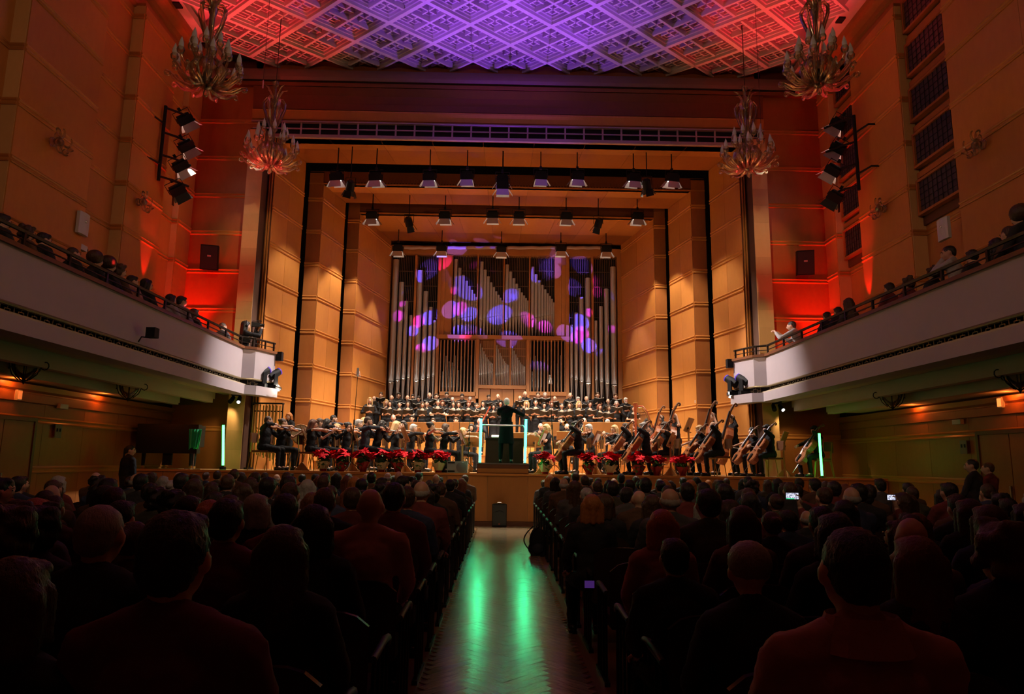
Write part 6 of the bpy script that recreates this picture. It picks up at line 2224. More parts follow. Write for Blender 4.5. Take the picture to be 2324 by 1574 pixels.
# ------------------------------------------------------------------ monitors, microphones, bells, drum, harp, piano
t = thing('floor_monitor', 'grey wedge monitor loudspeaker lying on its side left of the podium', 'speaker', (atY(1038, 1060, 18.15)[0], 18.2, SZ))
MB().box(-0.26, 0.26, -0.14, 0.16, 0.0, 0.30, TR((0, 0, 0.0), 0)).obj('cabinet', mat('monitor_grey', (0.26, 0.27, 0.285), 0.45), t)
MB().lathe([(0.135, 0), (0.13, 0.012), (0.05, 0.022)], 20, TR((0.11, -0.14, 0.15), PI/2)).obj('round_grille', mat('monitor_mesh', (0.16, 0.17, 0.18), 0.4, 0.2), t, smooth=30)
for z in (0.24, 0.03):
    MB().box(-0.24, -0.06, -0.15, -0.138, z, z+0.035).obj('handle_slot', M['black'], t)
t = thing('floor_loudspeaker', 'black upright loudspeaker on the floor against the stage front', 'speaker', (atY(1133, 1190, 17.7)[0], 17.72, 0))
MB().prism([(-0.18, -0.14), (0.18, -0.14), (0.13, 0.15), (-0.13, 0.15)], 0.02, 0.56).obj('cabinet', M['black'], t)
MB().box(-0.165, 0.165, -0.152, -0.14, 0.05, 0.54).obj('grille', mat('cab_mesh', (0.018, 0.022, 0.02), 0.6), t)
MB().tube([(0.15*math.cos(a*PI/12), -0.158, 0.25+0.15*math.sin(a*PI/12)) for a in range(3, 10)], 0.006, 5).obj('woofer_ring', M['blackm'], t)
MB().box(-0.02, 0.02, -0.16, -0.15, 0.07, 0.10).obj('badge', mat('badge_red', (0.25, 0.03, 0.01), 0.5), t)
MB().tube([(-0.06, 0, 0.56), (-0.05, 0, 0.59), (0.05, 0, 0.59), (0.06, 0, 0.56)], 0.012, 6).obj('handle', M['steel'], t)


def mic_stand(base, top, Y, label, boom=None, head='pencil', zf=SZ):
    b, a = Vector(atY(base[0], base[1], Y)), Vector(atY(top[0], top[1], Y))
    t = thing('microphone_stand', label, 'microphone stand', (b.x, Y, zf), 0, 'microphone stands')
    d = Vector((a.x-b.x, 0, a.z-zf))
    MB().tube([(0, 0, 0.25), d*0.5, d], [0.014, 0.011, 0.007], 6).obj('pole', M['blackm'], t)
    for k in range(3):
        an = k*2*PI/3+0.4
        MB().tube([(0, 0, 0.26), (0.28*math.cos(an), 0.28*math.sin(an), 0.015)], 0.009, 5).obj('leg', M['blackm'], t)
    MB().tube([d*0.48, d*0.53], 0.02, 6).obj('clamp', M['black'], t)
    if head == 'cage':
        cg = MB()
        for k in range(6):
            an = k*PI/3
            cg.tube([d+Vector((0.07*math.cos(an), 0.07*math.sin(an), -0.06)), d+Vector((0.05*math.cos(an+0.8), 0.05*math.sin(an+0.8), 0.10))], 0.004, 4)
        cg.obj('shock_mount', M['steel'], t)
        MB().tube([d+Vector((0, 0, -0.05)), d+Vector((0, 0, 0.18))], 0.028, 10).obj('microphone', M['steel'], t, smooth=40)
    if boom:
        e = Vector(atY(boom[0], boom[1], Y-0.2))-Vector((b.x, Y, zf))
        e2 = d-(e-d)*0.5
        MB().tube([e2, e], 0.009, 5).obj('boom', M['blackm'], t)
        MB().tube([e, e+(e-d).normalized()*0.16], 0.016, 8).obj('microphone', M['steel'], t)


mic_stand((795, 1068), (812, 850), 18.2, 'very tall leaning stand with a caged microphone, left of the choir', None, 'cage')
mic_stand((1258, 1076), (1248, 866), 18.2, 'very tall stand with a caged microphone, right of the podium', None, 'cage')
mic_stand((1062, 1072), (1067, 922), 18.3, 'boom microphone stand left of the left green tube', (1078, 918), None)
mic_stand((1043, 1010), (1043, 936), 21.5, 'slim stand with a microphone before the front choir women', (1046, 932), None, RZ1)
mic_stand((1203, 1005), (1206, 950), 21.3, 'slim stand with a microphone right behind the right green tube', (1203, 947), None, RZ1)

p = atY(600, 1040, 19.85)
t = thing('tubular_bells', 'rack of golden tubular bells behind the leftmost violinists', 'bells', (p[0], 19.85, SZ))
zt = atY(600, 916, 19.85)[2]-SZ
for r_ in (0, 1):
    for k in range(9 if r_ == 0 else 6):
        xx = -0.38+0.093*k+(0.05+0.07*(k > 1) if r_ else 0)
        MB().tube([(xx, -0.06+0.12*r_, zt-0.05+0.04*r_), (xx, -0.06+0.12*r_, zt-1.35-0.04*k)], 0.019, 8).obj('bell_tube', M['gold'], t, smooth=60)
MB().box(-0.43, 0.43, -0.02, 0.02, zt-0.22, zt-0.19).obj('damper_rail', M['black'], t)
MB().box(-0.43, 0.43, -0.10, 0.10, zt, zt+0.03).obj('top_rail', M['black'], t)
for s in (-1, 1):
    MB().tube([(s*0.42, 0, 0.05), (s*0.42, 0, zt)], 0.02, 6).obj('upright', M['black'], t)
    MB().box(s*0.42-0.03, s*0.42+0.03, -0.3, 0.3, 0, 0.05).obj('foot', M['black'], t)
p = atY(686, 985, 20.3)
t = thing('bass_drum', 'pale bass drum on a stand behind the leftmost desk', 'drum', (p[0], 20.3, p[2]))
MB().tube([(0, -0.2, 0), (0, 0.2, 0)], 0.27, 24).obj('shell', desk_w, t, smooth=40)
MB().tube([(0, -0.21, 0), (0, -0.2, 0)], 0.25, 24).obj('drum_head', mat('calf_skin', (0.50, 0.38, 0.28), 0.6), t)
MB().tube([(0.275*math.cos(a*PI/12), -0.2, 0.275*math.sin(a*PI/12)) for a in range(25)], 0.010, 6).obj('hoop', desk_w, t, smooth=60)
for s in (-1, 1):
    MB().tube([(s*0.2, 0, -0.18), (s*0.36, -0.2, -(p[2]-SZ)+0.01)], 0.014, 6).obj('leg', M['gold'], t)
    MB().tube([(s*0.2, 0, -0.18), (s*0.36, 0.2, -(p[2]-SZ)+0.01)], 0.014, 6).obj('leg', M['gold'], t)
# harp
p = atY(1443, 985, 21.45)
t = thing('harp', 'large concert harp with carved dark red column and gilded neck', 'harp', (p[0], 21.45, RZ1))
hw = grain('harp_wood', (0.22, 0.04, 0.015), (0.32, 0.07, 0.025), 0.25, (1, 1, 5), 5)
hz = atY(1441, 915, 21.45)[2]-RZ1
MB().tube([(0.0, 0, 0.12), (0, 0, 0.25), (0, 0, hz*0.55), (0, 0, hz*0.88), (-0.0, 0, hz-0.08), (0, 0, hz)], [0.055, 0.035, 0.032, 0.04, 0.065, 0.07], 12).obj('column', hw, t, smooth=50)
MB().lathe([(0.075, hz), (0.085, hz+0.02), (0.05, hz+0.03)], 12).obj('capital', M['gold'], t)
nk = [(0.04, 0, hz-0.10), (0.22, 0, hz-0.10), (0.34, 0, hz-0.26), (0.42, 0, hz-0.50), (0.50, 0, hz-0.68), (0.62, 0, hz-0.76), (0.74, 0, hz-0.70), (0.80, 0, hz-0.62)]
MB().tube(nk, [0.045, 0.05, 0.045, 0.042, 0.04, 0.042, 0.045, 0.05], 8).obj('neck', hw, t, smooth=60)
MB().tube([(0.06, -0.05, hz-0.14), (0.22, -0.05, hz-0.14), (0.32, -0.05, hz-0.28), (0.40, -0.05, hz-0.52), (0.49, -0.05, hz-0.71)], 0.012, 5).obj('tuning_plate', M['gold'], t)
MB().prism([(-0.02, -0.13), (0.10, -0.17), (0.10, 0.17), (-0.02, 0.13)], 0, 0.12).obj('pedal_box', hw, t)
MB().tube([(0.08, 0, 0.1), (0.80, 0, hz-0.62)], [0.16, 0.06], 8).obj('soundbox', hw, t, smooth=60)
sg = MB()
for k in range(30):
    u = (k+1)/31
    bx, bz = 0.08+0.68*u, 0.1+(hz-0.76)*u
    j = min(int(u*6.5), 6)
    f = u*6.5-j
    if j < 7:
        x1 = nk[j][0]+(nk[j+1][0]-nk[j][0])*f
        z1 = nk[j][2]+(nk[j+1][2]-nk[j][2])*f
        sg.tube([(bx, -0.02, bz), (x1, -0.02, z1-0.03)], 0.0022, 3)
sg.obj('strings', M['bow'] if 'bow' in M else M['steel'], t)
# covered grand piano on the left apron
pm_ = mat('piano_cover', (0.008, 0.009, 0.010), 0.35)
t = thing('grand_piano', 'black covered grand piano stored at the far left of the stage', 'piano', (-8.65, 18.95, SZ))
MB().prism([(-0.75, -0.75), (0.75, -0.75), (0.75, -0.3), (0.45, 0.2), (0.3, 0.7), (-0.2, 0.95), (-0.75, 0.9)], 0.58, 1.12).obj('covered_case', pm_, t)
MB().box(-0.78, 0.78, -0.80, -0.60, 0.40, 1.14).obj('cover_skirt', pm_, t)
for (x, y) in ((-0.65, -0.6), (0.65, -0.6), (0.0, 0.7)):
    MB().tube([(x, y, 0.08), (x, y, 0.58)], [0.04, 0.06], 8).obj('leg', M['black'], t)
    MB().tube([(x-0.03, y, 0.05), (x+0.03, y, 0.05)], 0.05, 10).obj('caster', M['gold'], t)
MB().box(-0.12, 0.12, -0.7, -0.65, 0.1, 0.45).obj('pedal_lyre', M['black'], t)
p = atY(441, 985, 18.1)
t = thing('covered_stand', 'stand draped in shiny cloth catching green light by the piano', 'stand', (p[0], 18.15, SZ))
dr = MB()
n = 12
vs = []
for i in range(n+1):
    u = i/n-0.5
    yy = -0.03+0.03*math.sin(i*1.9)
    vs += [(u*0.30, yy, 1.02), (u*0.22, yy*1.6, 0.48+0.08*abs(math.sin(i*1.3)))]
fs = [(2*i, 2*i+2, 2*i+3, 2*i+1) for i in range(n)]
dr.add(vs, fs)
dr.add([(x, y+0.08, z) for x, y, z in vs], [tuple(reversed(f)) for f in fs])
dr.obj('drape', mat('green_lit_cloth', (0.05, 0.55, 0.22), 0.3), t)  # green light on the drape put into its colour
MB().tube([(0, 0.03, 0.0), (0, 0.03, 0.7)], 0.014, 6).obj('pole', M['steel'], t)
MB().tube([(-0.2, 0, 0.012), (0.2, 0, 0.012)], 0.012, 5).tube([(0, -0.15, 0.012), (0, 0.2, 0.012)], 0.012, 5).obj('foot', M['steel'], t)
# stage-side empty chair behind the lone cellist
t = thing('orchestra_chair', 'empty dark chair behind the lone cellist by the right tube', 'chair', (8.75, 19.3, SZ), 1.2, 'orchestra chairs')
for n_, me in CHM:
    put(me, n_, t)

# ------------------------------------------------------------------ audience in the stalls
AC = {}
for k, c1, c2 in (('char', (0.020, 0.019, 0.021), (0.035, 0.033, 0.036)), ('wine', (0.14, 0.025, 0.025), (0.20, 0.04, 0.04)), ('olive', (0.06, 0.055, 0.035), (0.09, 0.08, 0.05)),
                  ('grey', (0.07, 0.065, 0.068), (0.11, 0.10, 0.105)), ('pink', (0.50, 0.22, 0.19), (0.60, 0.29, 0.25)), ('blue', (0.03, 0.04, 0.09), (0.05, 0.06, 0.12)),
                  ('brown', (0.09, 0.045, 0.025), (0.14, 0.07, 0.04)), ('pale', (0.34, 0.30, 0.31), (0.42, 0.38, 0.38)), ('salmon', (0.38, 0.15, 0.12), (0.48, 0.20, 0.16))):
    AC[k] = grain('cloth_'+k, c1, c2, 0.85, (1, 1, 1), 14, bump=0.3, rnd=0.15)
CHECK = list(AC.values())
B0 = dict(face=False, lean=-0.06, vox=0.020)
figure('a_short', hair='short', hc='black', **B0)
figure('a_crop', hair='crop', hc='brown', **B0)
figure('a_fringe', hair='fringe', hc='grey', girth=1.15, **B0)
figure('a_bald', hair='bald', girth=1.1, **B0)
figure('a_long', hair='long', hc='brown', sex='f', **B0)
figure('a_bob', hair='bob', hc='black', sex='f', **B0)
figure('a_wavy', hair='wavy', hc='brown', sex='f', **B0)
figure('a_curly', hair='curly', hc='black', sex='f', **B0)
figure('a_bun', hair='bun', hc='brown', sex='f', **B0)
figure('a_turn', hair='short', hc='black', head=(-0.7, 0, 0), face=True, lean=-0.06, vox=0.018)
figure('a_turnf', hair='bob', hc='brown', sex='f', head=(0.7, 0, 0), face=True, lean=-0.06, vox=0.018)
F0 = dict(face=False, vox=0.012, lean=-0.04)
figure('n_crop', hair='crop', hc='black', girth=1.1, top='char' if 'char' in CL else 'black', **F0)
figure('n_bald', hair='bald', girth=1.1, **F0)
figure('n_short', hair='short', hc='black', **F0)
figure('n_long', hair='long', hc='brown', sex='f', **F0)
figure('n_curly', hair='curly', hc='brown', sex='f', **F0)
figure('n_bob', hair='bob', hc='brown', sex='f', **F0)
figure('n_beanie', hair='beanie', hc='grey', sex='f', **F0)
NAMES = {'a_short': 'man with short dark hair', 'a_crop': 'man with cropped hair', 'a_fringe': 'balding grey man', 'a_bald': 'bald man', 'a_long': 'woman with long hair', 'a_bob': 'woman with a bob',
         'a_wavy': 'woman with wavy hair', 'a_curly': 'curly-haired listener', 'a_bun': 'woman with pinned-up hair', 'a_turn': 'man turning his head', 'a_turnf': 'woman turning her head'}
PROB = ['a_short']*5+['a_crop']*4+['a_fringe']*2+['a_bald']*1+['a_long']*4+['a_bob']*5+['a_wavy']*3+['a_curly']*2+['a_bun']*3+['a_turn', 'a_turnf']

# theatre seat
seatw = grain('seat_wood', (0.030, 0.014, 0.010), (0.05, 0.024, 0.016), 0.3, (1, 1, 5), 3)
seatf = grain('seat_cloth', (0.03, 0.008, 0.008), (0.05, 0.012, 0.012), 0.9, (1, 1, 1), 20)
bk = MB()
NB = 8
for i in range(NB):
    u0, u1 = -1+2*i/NB, -1+2*(i+1)/NB
    x0, x1 = u0*0.235, u1*0.235
    h0, h1 = 0.86-0.07*u0**4, 0.86-0.07*u1**4
    y0, y1 = -0.27+0.02*u0*u0, -0.27+0.02*u1*u1
    bk.add([(x0, y0, 0.40), (x1, y1, 0.40), (x1, y1, h1), (x0, y0, h0), (x0, y0+0.03, 0.40), (x1, y1+0.03, 0.40), (x1, y1+0.03, h1), (x0, y0+0.03, h0)],
           [(0, 1, 2, 3), (7, 6, 5, 4), (3, 2, 6, 7), (0, 4, 5, 1)])
SEAT = {'backrest': bk.mesh('backrest', seatw), 'seat': MB().prism([(-0.22, -0.22), (0.22, -0.22), (0.23, 0.2), (-0.23, 0.2)], 0.38, 0.46).mesh('seat', seatf)}
sf = MB()
for y in (-0.22, -0.08, 0.06, 0.18):
    sf.tube([(0, y, 0.0), (0, y, 0.62)], 0.011, 5)
sf.box(-0.02, 0.02, -0.26, 0.22, 0.0, 0.03)
SEAT['side_frame'] = sf.mesh('side_frame', M['blackm'])
SEAT['armrest'] = MB().tube([(0, -0.24, 0.64), (0, 0.10, 0.655), (0, 0.20, 0.64), (0, 0.235, 0.60)], [0.018, 0.020, 0.020, 0.014], 8).mesh('armrest', mat('armrest_polish', (0.05, 0.045, 0.05), 0.5), 60)
SEAT['leg'] = MB().tube([(0, -0.2, 0), (0, -0.25, 0.42)], 0.02, 5).mesh('leg', M['blackm'])


def proj(p):
    d = np.array(p)-CAMP
    z = d @ _f
    if z < 0.1:
        return (-9999, 0)
    return (1162+FPX*(d @ RX)/z, 787-FPX*(d @ UX)/z)


OVR = {  # (row, side, seat): prototype, head x px, head top y px, description, overrides
    (0, -1, 0): ('n_short', 409, 1156, 'large dark-haired man silhouetted in the nearest row, left of the aisle', {'shirt': AC['wine']}),
    (0, -1, 1): ('n_bob', 48, 1262, 'person cut by the lower left corner of the view', {'blouse': AC['char']}),
    (0, 1, 0): ('n_crop', 1928, 1187, 'broad man in a collared shirt in the nearest row, right of the aisle', {'shirt': AC['salmon']}),
    (1, -1, 0): ('n_long', 648, 1190, 'woman with very long fair-tipped hair, second row from camera', {'blouse': AC['char'], 'hair': HM['brown']}),
    (1, -1, 1): ('n_crop', 238, 1140, 'stout man with grey cropped hair at lower left', {'shirt': AC['char'], 'hair': HM['grey']}),
    (1, -1, 2): ('n_curly', 22, 1146, 'curly-haired person at the left edge of the view', {'blouse': AC['wine']}),
    (1, 1, 0): ('n_beanie', 1696, 1228, 'small person in a knitted hat behind the salmon sweater', {'blouse': AC['char']}),
    (1, 1, 1): ('n_long', 2074, 1215, 'long-haired woman at lower right beside the broad man', {'blouse': AC['char'], 'hair': HM['auburn']}),
    (1, 1, 2): ('n_curly', 2262, 1185, 'curly-haired person at the right edge of the view', {'blouse': AC['char']}),
    (2, -1, 0): ('n_bob', 716, 1144, 'dark-haired woman in front of the bald man in turtleneck', {'blouse': AC['char'], 'hair': HM['black']}),
    (2, -1, 1): ('n_short', 520, 1130, 'man with dark hair and rosy scarf collar, left block', {'shirt': AC['wine']}),
    (2, 1, 0): ('n_short', 1529, 1219, 'dark-haired child in front of the salmon sweater', {'shirt': AC['char']}),
    (2, 1, 1): ('n_bob', 1890, 1164, 'woman in glasses left of the long auburn-haired woman', {'blouse': AC['char'], 'hair': HM['black']}),
    (3, -1, 0): ('n_bald', 843, 1104, 'bald man in a tight pink turtleneck by the aisle', {'shirt': AC['pink']}),
    (3, 1, 0): ('n_bob', 1501, 1155, 'fair short-haired woman in a salmon sweater', {'blouse': AC['salmon'], 'hair': HM['ginger']}),
    (4, -1, 0): ('n_short', 896, 1094, 'tall dark-haired man behind the turtleneck man', {'shirt': AC['wine']}),
    (5, 1, 0): ('n_bob', 1342, 1121, 'fair bob-haired woman in black by the aisle, right block', {'blouse': AC['char'], 'hair': HM['ginger']}),
}
NR = 17
SEATX = 12
npeople = 0
nseats = 0
rows = []
for r in range(NR):
    Y = 1.95+0.9*r
    for side in (-1, 1):
        for j in range(SEATX):
            X = side*(0.95+0.53*j)
            q = proj((X, Y, 1.2))
            if not (-70 < q[0] < 2394):
                continue
            rows.append((r, side, j, X, Y))
SKIP = {10, 12, 14}   # rows whose heads are hidden behind the row in front
EMPTY = {(4, 1, 0), (9, 1, 5), (13, -1, 9)}
collar = MB()
for k in range(14):
    a0, a1 = k*2*PI/14, (k+1)*2*PI/14
    for (ra, rb, za, zb) in ((0.118, 0.086, 1.015, 1.10), (0.086, 0.078, 1.10, 1.085)):
        collar.add([(ra*math.cos(a0), ra*math.sin(a0)*0.9-0.03, za), (ra*math.cos(a1), ra*math.sin(a1)*0.9-0.03, za), (rb*math.cos(a1), rb*math.sin(a1)*0.9-0.03, zb), (rb*math.cos(a0), rb*math.sin(a0)*0.9-0.03, zb)], [(0, 1, 2, 3)])
CLM = collar.mesh('collar', AC['salmon'], 60)
for (r, side, j, X, Y) in rows:
    sn = 'left' if side < 0 else 'right'
    rn = ORD[NR-1-r]
    where = '%s row from the stage, %s seat %s of the aisle' % (rn, ORD[j], sn)
    # seat
    near = Y < 9.5 or j == 0
    t = thing('theatre_seat', 'dark wooden seat, '+where, 'seat', (X, Y, 0), 0, 'stalls seats')
    put(SEAT['backrest'], 'backrest', t)
    put(SEAT['seat'], 'seat', t)
    if near:
        put(SEAT['armrest'], 'armrest', t, (side*-0.262, 0, 0))
        if j == 0:
            put(SEAT['side_frame'], 'side_frame', t, (side*-0.262, 0, 0))
        put(SEAT['leg'], 'leg', t, (side*0.2, 0, 0))
    else:
        put(SEAT['leg'], 'leg', t, (side*0.2, 0, 0))
    if (r, side, j) in EMPTY:
        continue
    if r in SKIP or npeople >= 296:
        continue
    npeople += 1
    if (r, side, j) in OVR:
        key, px, py, d, ov = OVR[(r, side, j)]
        o, s = place(key, px, py, Y+0.03, 0.0, d, random.uniform(-0.06, 0.06), 'listeners in the stalls', ov, smin=0.85, smax=1.12)
        if d.startswith('broad man'):
            put(CLM, 'collar', o)
            for c in o.children:
                if c.name.startswith('collar'):
                    c.location = (0, 0, 0.0)
        continue
    key = random.choice(PROB)
    sex = PROTO[key]['sex']
    s = random.uniform(0.93, 1.02) if sex == 'f' else random.uniform(0.97, 1.06)
    if Y > 15.8:
        s *= 0.97
    g = random.uniform(0.95, 1.12)
    d = NAMES[key]
    ov = {'shirt' if sex == 'm' else 'blouse': random.choice([AC['char'], AC['char'], AC['wine'], AC['olive'], AC['grey'], AC['blue'], AC['brown'], AC['brown'], AC['pale'] if random.random() < 0.15 else AC['char']])}
    if key in ('a_long', 'a_bob', 'a_wavy', 'a_bun') and random.random() < 0.6:
        hc = random.choice(['black', 'ginger', 'auburn', 'grey', 'black'])
        ov['hair'] = HM[hc]
        d = {'black': 'black-haired', 'ginger': 'reddish-fair', 'auburn': 'auburn', 'grey': 'grey-haired'}[hc]+' '+d
    parts = ('hair', 'shirt', 'blouse', 'eyes', 'mouth')
    if j == 0 or Y < 8:
        parts += ('trousers', 'shoes')
    q = proj((X, Y, 1.34*s))
    for (hx, hy, hY) in ((1798, 1125, 7.7), (2023, 1128, 8.0)):
        if abs(q[0]-hx) < 60 and Y < hY and q[1] < hy+22:
            s *= 0.93 if Y > 4 else 0.97
            s = min(s, (1.57-(hy+26-1058)*Y/1600)/1.33)
    o = person(key, d+', '+where, (X+random.uniform(-0.06, 0.06), Y+random.uniform(-0.04, 0.05), 0), random.uniform(-0.18, 0.18), (s*g, s, s), 'listeners in the stalls', over=ov, parts=parts)

# phones held up in the right block, the violet-lit card, the backpack
scrm = bpy.data.materials.new('phone_screen')
scrm.use_nodes = True
_t = scrm.node_tree
_b = _t.nodes['Principled BSDF']
_tc = _t.nodes.new('ShaderNodeTexCoord')
_no = _t.nodes.new('ShaderNodeTexNoise')
_no.inputs['Scale'].default_value = 60
_cr = _t.nodes.new('ShaderNodeValToRGB')
_cr.color_ramp.elements[0].color = (0.10, 0.12, 0.25, 1)
_cr.color_ramp.elements[0].position = 0.4
_cr.color_ramp.elements[1].color = (0.8, 0.85, 1.0, 1)
_cr.color_ramp.elements[1].position = 0.55
_t.links.new(_tc.outputs['Object'], _no.inputs['Vector'])
_t.links.new(_no.outputs[0], _cr.inputs[0])
_t.links.new(_cr.outputs[0], _b.inputs['Emission Color'])
_b.inputs['Emission Strength'].default_value = 1.0
for (px, py, Y, w, h, lb, gr) in ((1798, 1125, 7.7, 0.145, 0.075, 'glowing phone filming the concert, left one of the two, right block', True),
                                  (2023, 1128, 8.0, 0.10, 0.065, 'glowing phone filming the concert, right one of the two, right block', False)):
    p = atY(px, py, Y)
    t = thing('phone', lb, 'phone', p, 0.0, 'phones held up')
    MB().box(-w/2, w/2, 0, 0.008, -h/2, h/2).obj('case', M['black'], t)
    MB().box(-w/2+0.004, w/2-0.004, -0.001, 0, -h/2+0.004, h/2-0.004).obj('screen', scrm, t)
    if gr:
        MB().box(-w/2+0.004, w/2-0.05, -0.0018, -0.001, -h/2+0.004, -h/2+0.014).obj('green_strip', mat('screen_green', (0, 0.5, 0.2), 0.5, emit=(0.02, 0.7, 0.25), es=1.0), t)
    hd_ = MB()
    finger_set(hd_, (w/2+0.02, 0.03, -0.11), (-0.15, 0, 1), (-1, -0.3, 0), 1, 0.8)
    hd_.cap((w/2+0.02, 0.03, -0.10), (w/2+0.01, 0.03, -0.04), 0.03, 0.028)
    hd_.cap((w/2+0.02, 0.03, -0.12), (w/2+0.07, 0.0, -0.36), 0.028, 0.04)
    q = hd_.obj('person', SK['pale'], None, p, smooth=60)
    tag(q, 'raised hand and forearm holding the '+('left' if gr else 'right')+' glowing phone', 'person')
    MB().cap((w/2+0.032, 0.02, -0.16), (w/2+0.07, 0.0, -0.38), 0.042, 0.055).obj('sleeve', AC['wine'], q, smooth=60)
p = atY(1338, 1296, 5.3)
t = MB().box(-0.035, 0.035, 0, 0.01, -0.025, 0.025).obj('phone', mat('violet_lit_card', (0.20, 0.07, 0.42), 0.4, emit=(0.16, 0.05, 0.4), es=0.25), None, (p[0], p[1], 0.70))  # card; violet light on it put into its colour and a weak glow
tag(t, 'small violet-lit card on an aisle seat arm', 'phone')
bpk = thing('backpack', 'black backpack standing in the aisle against the right seats', 'bag', (0.56, 12.35, 0))
mbk = MB()
mbk.ell((0, 0, 0.24), (0.15, 0.11, 0.25), 14, 10)
mbk.ell((0, 0.02, 0.12), (0.17, 0.13, 0.13), 14, 8)
mbk.box(-0.12, 0.12, -0.08, 0.08, 0.0, 0.1)
bm_ = remesh(mbk, 0.015, 'bag_body', CL['black'], 2)
put(bm_, 'bag_body', bpk)
MB().ell((0, -0.10, 0.14), (0.10, 0.05, 0.09), 10, 6).obj('front_pocket', CL['navy'], bpk, smooth=60)
for s in (-1, 1):
    MB().tube([(s*0.05-0.03-0.16*math.sin(q*PI/9), -0.05-0.02*math.sin(q*PI/9), 0.50-0.05*q) for q in range(10)], 0.011, 6).obj('strap', CL['black'], bpk, smooth=60)
MB().tube([(-0.03, 0, 0.48), (0, 0, 0.53), (0.03, 0, 0.48)], 0.01, 6).obj('handle', CL['black'], bpk)

# ------------------------------------------------------------------ people on the balconies
BZ = 3.90
figure('g_short', hair='short', hc='black', head=(-0.3, 0.1, 0), vox=0.018)
figure('g_bob', hair='bob', hc='black', sex='f', head=(-0.3, 0.1, 0), vox=0.018)
figure('g_afro', hair='afro', hc='brown', sex='f', head=(-0.2, 0.1, 0), vox=0.018)
figure('g_crop', hair='crop', hc='brown', head=(-0.3, 0.1, 0), vox=0.018)
figure('g_long', hair='long', hc='brown', sex='f', head=(-0.2, 0.15, 0), vox=0.018)
figure('g_curl', hair='curly', hc='brown', sex='f', head=(-0.3, 0.1, 0), vox=0.018)
figure('g_chin', hair='crop', hc='black', head=(0.5, 0.1, 0), hl=(-0.03, 0.20, 1.10), pl=(-0.5, 0.3, -1), lean=0.15, vox=0.018, skin='rosy')
figure('g_rail', hair='crop', hc='black', head=(0.3, 0.0, 0), hl=(-0.25, 0.48, 1.0), hr=(0.05, 0.52, 1.0), lean=0.3, vox=0.018)
figure('g_cam', hair='long', hc='black', sex='f', head=(-0.2, 0.05, 0), hr=(0.10, 0.36, 1.14), hl=(-0.10, 0.36, 1.12), vox=0.018)
GB = [  # x, y of head top, side, prototype, description, clothing
    (4, 484, -1, 'g_short', 'dark head cut by the left edge', 'char'), (60, 512, -1, 'g_curl', 'curly-haired listener', 'brown'), (98, 527, -1, 'g_short', 'low dark head', 'char'), (165, 560, -1, 'g_crop', 'man in front of the little camera box', 'char'),
    (217, 573, -1, 'g_afro', 'listener with very full dark hair', 'char'), (247, 585, -1, 'g_afro', 'second full-haired listener', 'char'), (270, 599, -1, 'g_curl', 'curly listener beside the full-haired pair', 'brown'),
    (299, 624, -1, 'g_short', 'man in pale pink shirt', 'pink'), (331, 632, -1, 'g_bob', 'dark-bobbed listener under the red beam', 'char'), (387, 667, -1, 'g_bob', 'woman in white blouse', 'pale'),
    (411, 671, -1, 'g_short', 'man in pale jacket next to the white blouse', 'pale'), (440, 700, -1, 'g_long', 'low dark-haired listener', 'char'), (505, 731, -1, 'g_crop', 'listener low behind the rail near the tip', 'grey'),
    (1816, 725, 1, 'g_rail', 'man in white leaning arms on the rail', 'pale'), (1878, 707, 1, 'g_short', 'dark-haired man leaning out', 'char'), (1903, 696, 1, 'g_short', 'dark head behind the leaning man', 'char'),
    (1927, 676, 1, 'g_long', 'long-haired grey-jacketed woman', 'olive'), (2020, 641, 1, 'g_short', 'man right of the red beam', 'wine'), (2062, 629, 1, 'g_curl', 'curly reddish head', 'wine'),
    (2118, 606, 1, 'g_curl', 'curly dark head below the white shirt', 'char'), (2172, 553, 1, 'g_chin', 'man in white shirt with hand at chin', 'pale'), (2208, 566, 1, 'g_short', 'low dark head behind the white shirt', 'char'),
    (2262, 540, 1, 'g_bob', 'bobbed listener near the right edge', 'char'), (2290, 512, 1, 'g_crop', 'man second from the right edge', 'brown'), (2316, 470, 1, 'g_afro', 'full-haired listener at the right edge', 'char')]
bench = {}
for (x, y, side, key, d, c) in GB:
    Xw = side*(7.85 if key not in ('g_rail', 'g_chin') else 7.98)
    p = atX(x, y, Xw)
    pr = PROTO[key]
    s = (p[2]-BZ)/pr['top']
    s = max(0.82, min(1.18, s))
    zf = max(BZ+0.001, p[2]-pr['top']*s)
    if p[1] > 20.0:
        continue
    rz = (-0.4 if side < 0 else 0.4)
    if key in ('g_chin', 'g_rail'):
        rz = 0.7
    o = person(key, '%s, on the %s balcony' % (d, 'left' if side < 0 else 'right'), (Xw, p[1], zf), rz, s, 'listeners on the balconies', over={('shirt' if pr['sex'] == 'm' else 'blouse'): AC[c]})
    t = thing('balcony_chair', 'dark chair under the %s, %s balcony' % (d.replace(',', ''), 'left' if side < 0 else 'right'), 'chair', (Xw, p[1], zf), rz, 'balcony chairs')
    put(CHM[0][1], 'seat', t)
    put(CHM[1][1], 'backrest', t)
    for k in (2, 3, 4, 5):
        put(CHM[k][1], 'leg', t)
    if zf > BZ+0.02:
        if (side, round(zf, 1)) not in bench:
            bench[(side, round(zf, 1))] = 1
o, s = place('g_cam', 560, 721, 19.75, BZ, 'camerawoman in black with long dark hair at the left balcony tip', 0.0-0.9, smin=0.85, smax=1.2)
t = thing('balcony_chair', 'dark chair under the camerawoman at the left balcony tip', 'chair', o.location, -0.9, 'balcony chairs')
for k in range(6):
    put(CHM[k][1], CHM[k][0], t)
hp_ = MB()
Hc = PROTO['g_cam']['H']
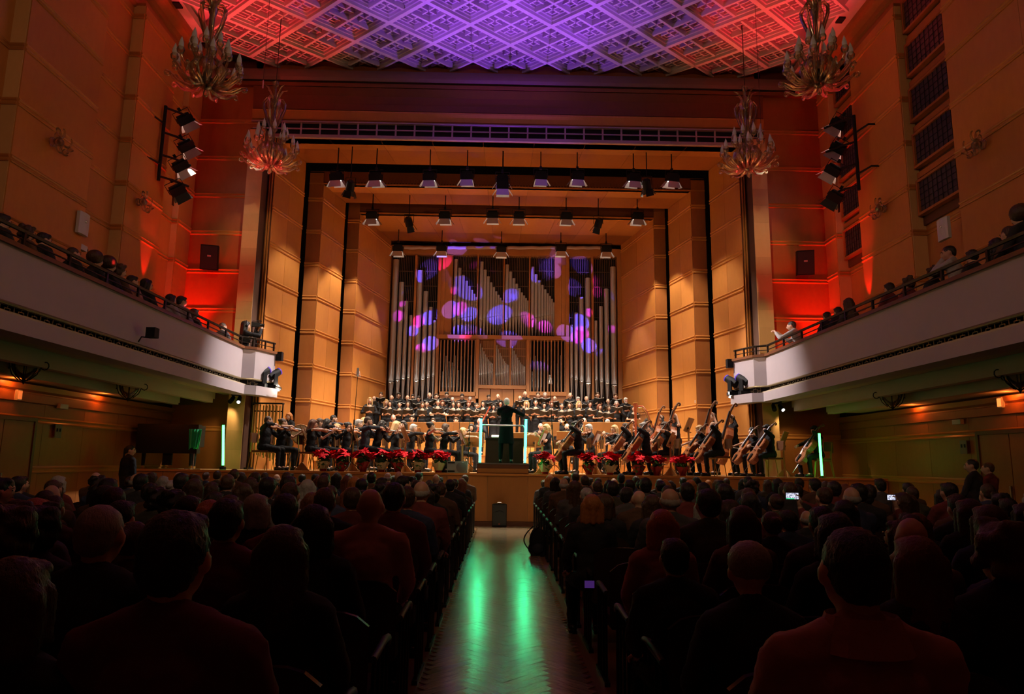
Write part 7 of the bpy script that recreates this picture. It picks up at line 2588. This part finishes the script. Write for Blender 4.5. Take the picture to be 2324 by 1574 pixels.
hp_.tube([Hc @ Vector((0.10*math.cos(a), -0.01, 0.02+0.115*math.sin(a))) for a in [i*PI/8 for i in range(9)]], 0.010, 6)
for s_ in (-1, 1):
    hp_.ell((Hc @ Vector((s_*0.095, 0, 0.0)))[:], (0.03, 0.035, 0.04), 8, 6)
hp_.obj('headphones', M['black'], o, smooth=60)
p = atY(580, 737, 19.9)
t = thing('video_camera', 'video camera on a tripod at the left balcony tip', 'camera', p, -1.2)
MB().box(-0.05, 0.05, -0.14, 0.12, -0.05, 0.07).obj('body', M['black'], t)
MB().tube([(0, 0.12, 0.01), (0, 0.20, 0.01), (0, 0.24, 0.01)], [0.04, 0.04, 0.05], 10).obj('lens', M['blackm'], t, smooth=40)
MB().tube([(0, -0.1, 0.07), (0, -0.08, 0.11), (0, 0.08, 0.11), (0, 0.1, 0.07)], 0.01, 6).obj('handle', M['black'], t)
MB().box(-0.01, 0.01, 0.02, 0.16, 0.11, 0.14).obj('microphone', M['black'], t)
for k in range(3):
    a = k*2*PI/3
    MB().tube([(0, 0, -0.05), (0.18*math.cos(a), 0.18*math.sin(a), -(p[2]-BZ)+0.01)], 0.012, 5).obj('tripod_leg', M['blackm'], t)

# ------------------------------------------------------------------ standing people by the side walls
figure('st_woman', hair='pony', hc='black', sex='f', seated=False, head=(-0.9, 0.05, 0), vox=0.018)
figure('st_man', hair='crop', hc='black', seated=False, head=(0.5, 0.05, 0), hr=(0.12, 0.28, 1.0), hl=(-0.1, 0.28, 1.0), vox=0.018)
place('st_woman', 298, 1009, 17.0, 0.0, 'pale-faced woman in black standing by the covered piano', -0.5, smin=0.95, smax=1.15)
place('st_man', 2203, 1040, 12.2, 0.0, 'usher in dark suit standing at the right side wall', 0.6, smin=0.9, smax=1.1, over={'shirt': AC['char']})
place('st_man', 2240, 1048, 13.0, 0.0, 'man in reddish top standing behind the usher', 0.5, smin=0.9, smax=1.1, over={'shirt': AC['wine'], 'hair': HM['brown']})

bpy.data.scenes.remove(WORK)
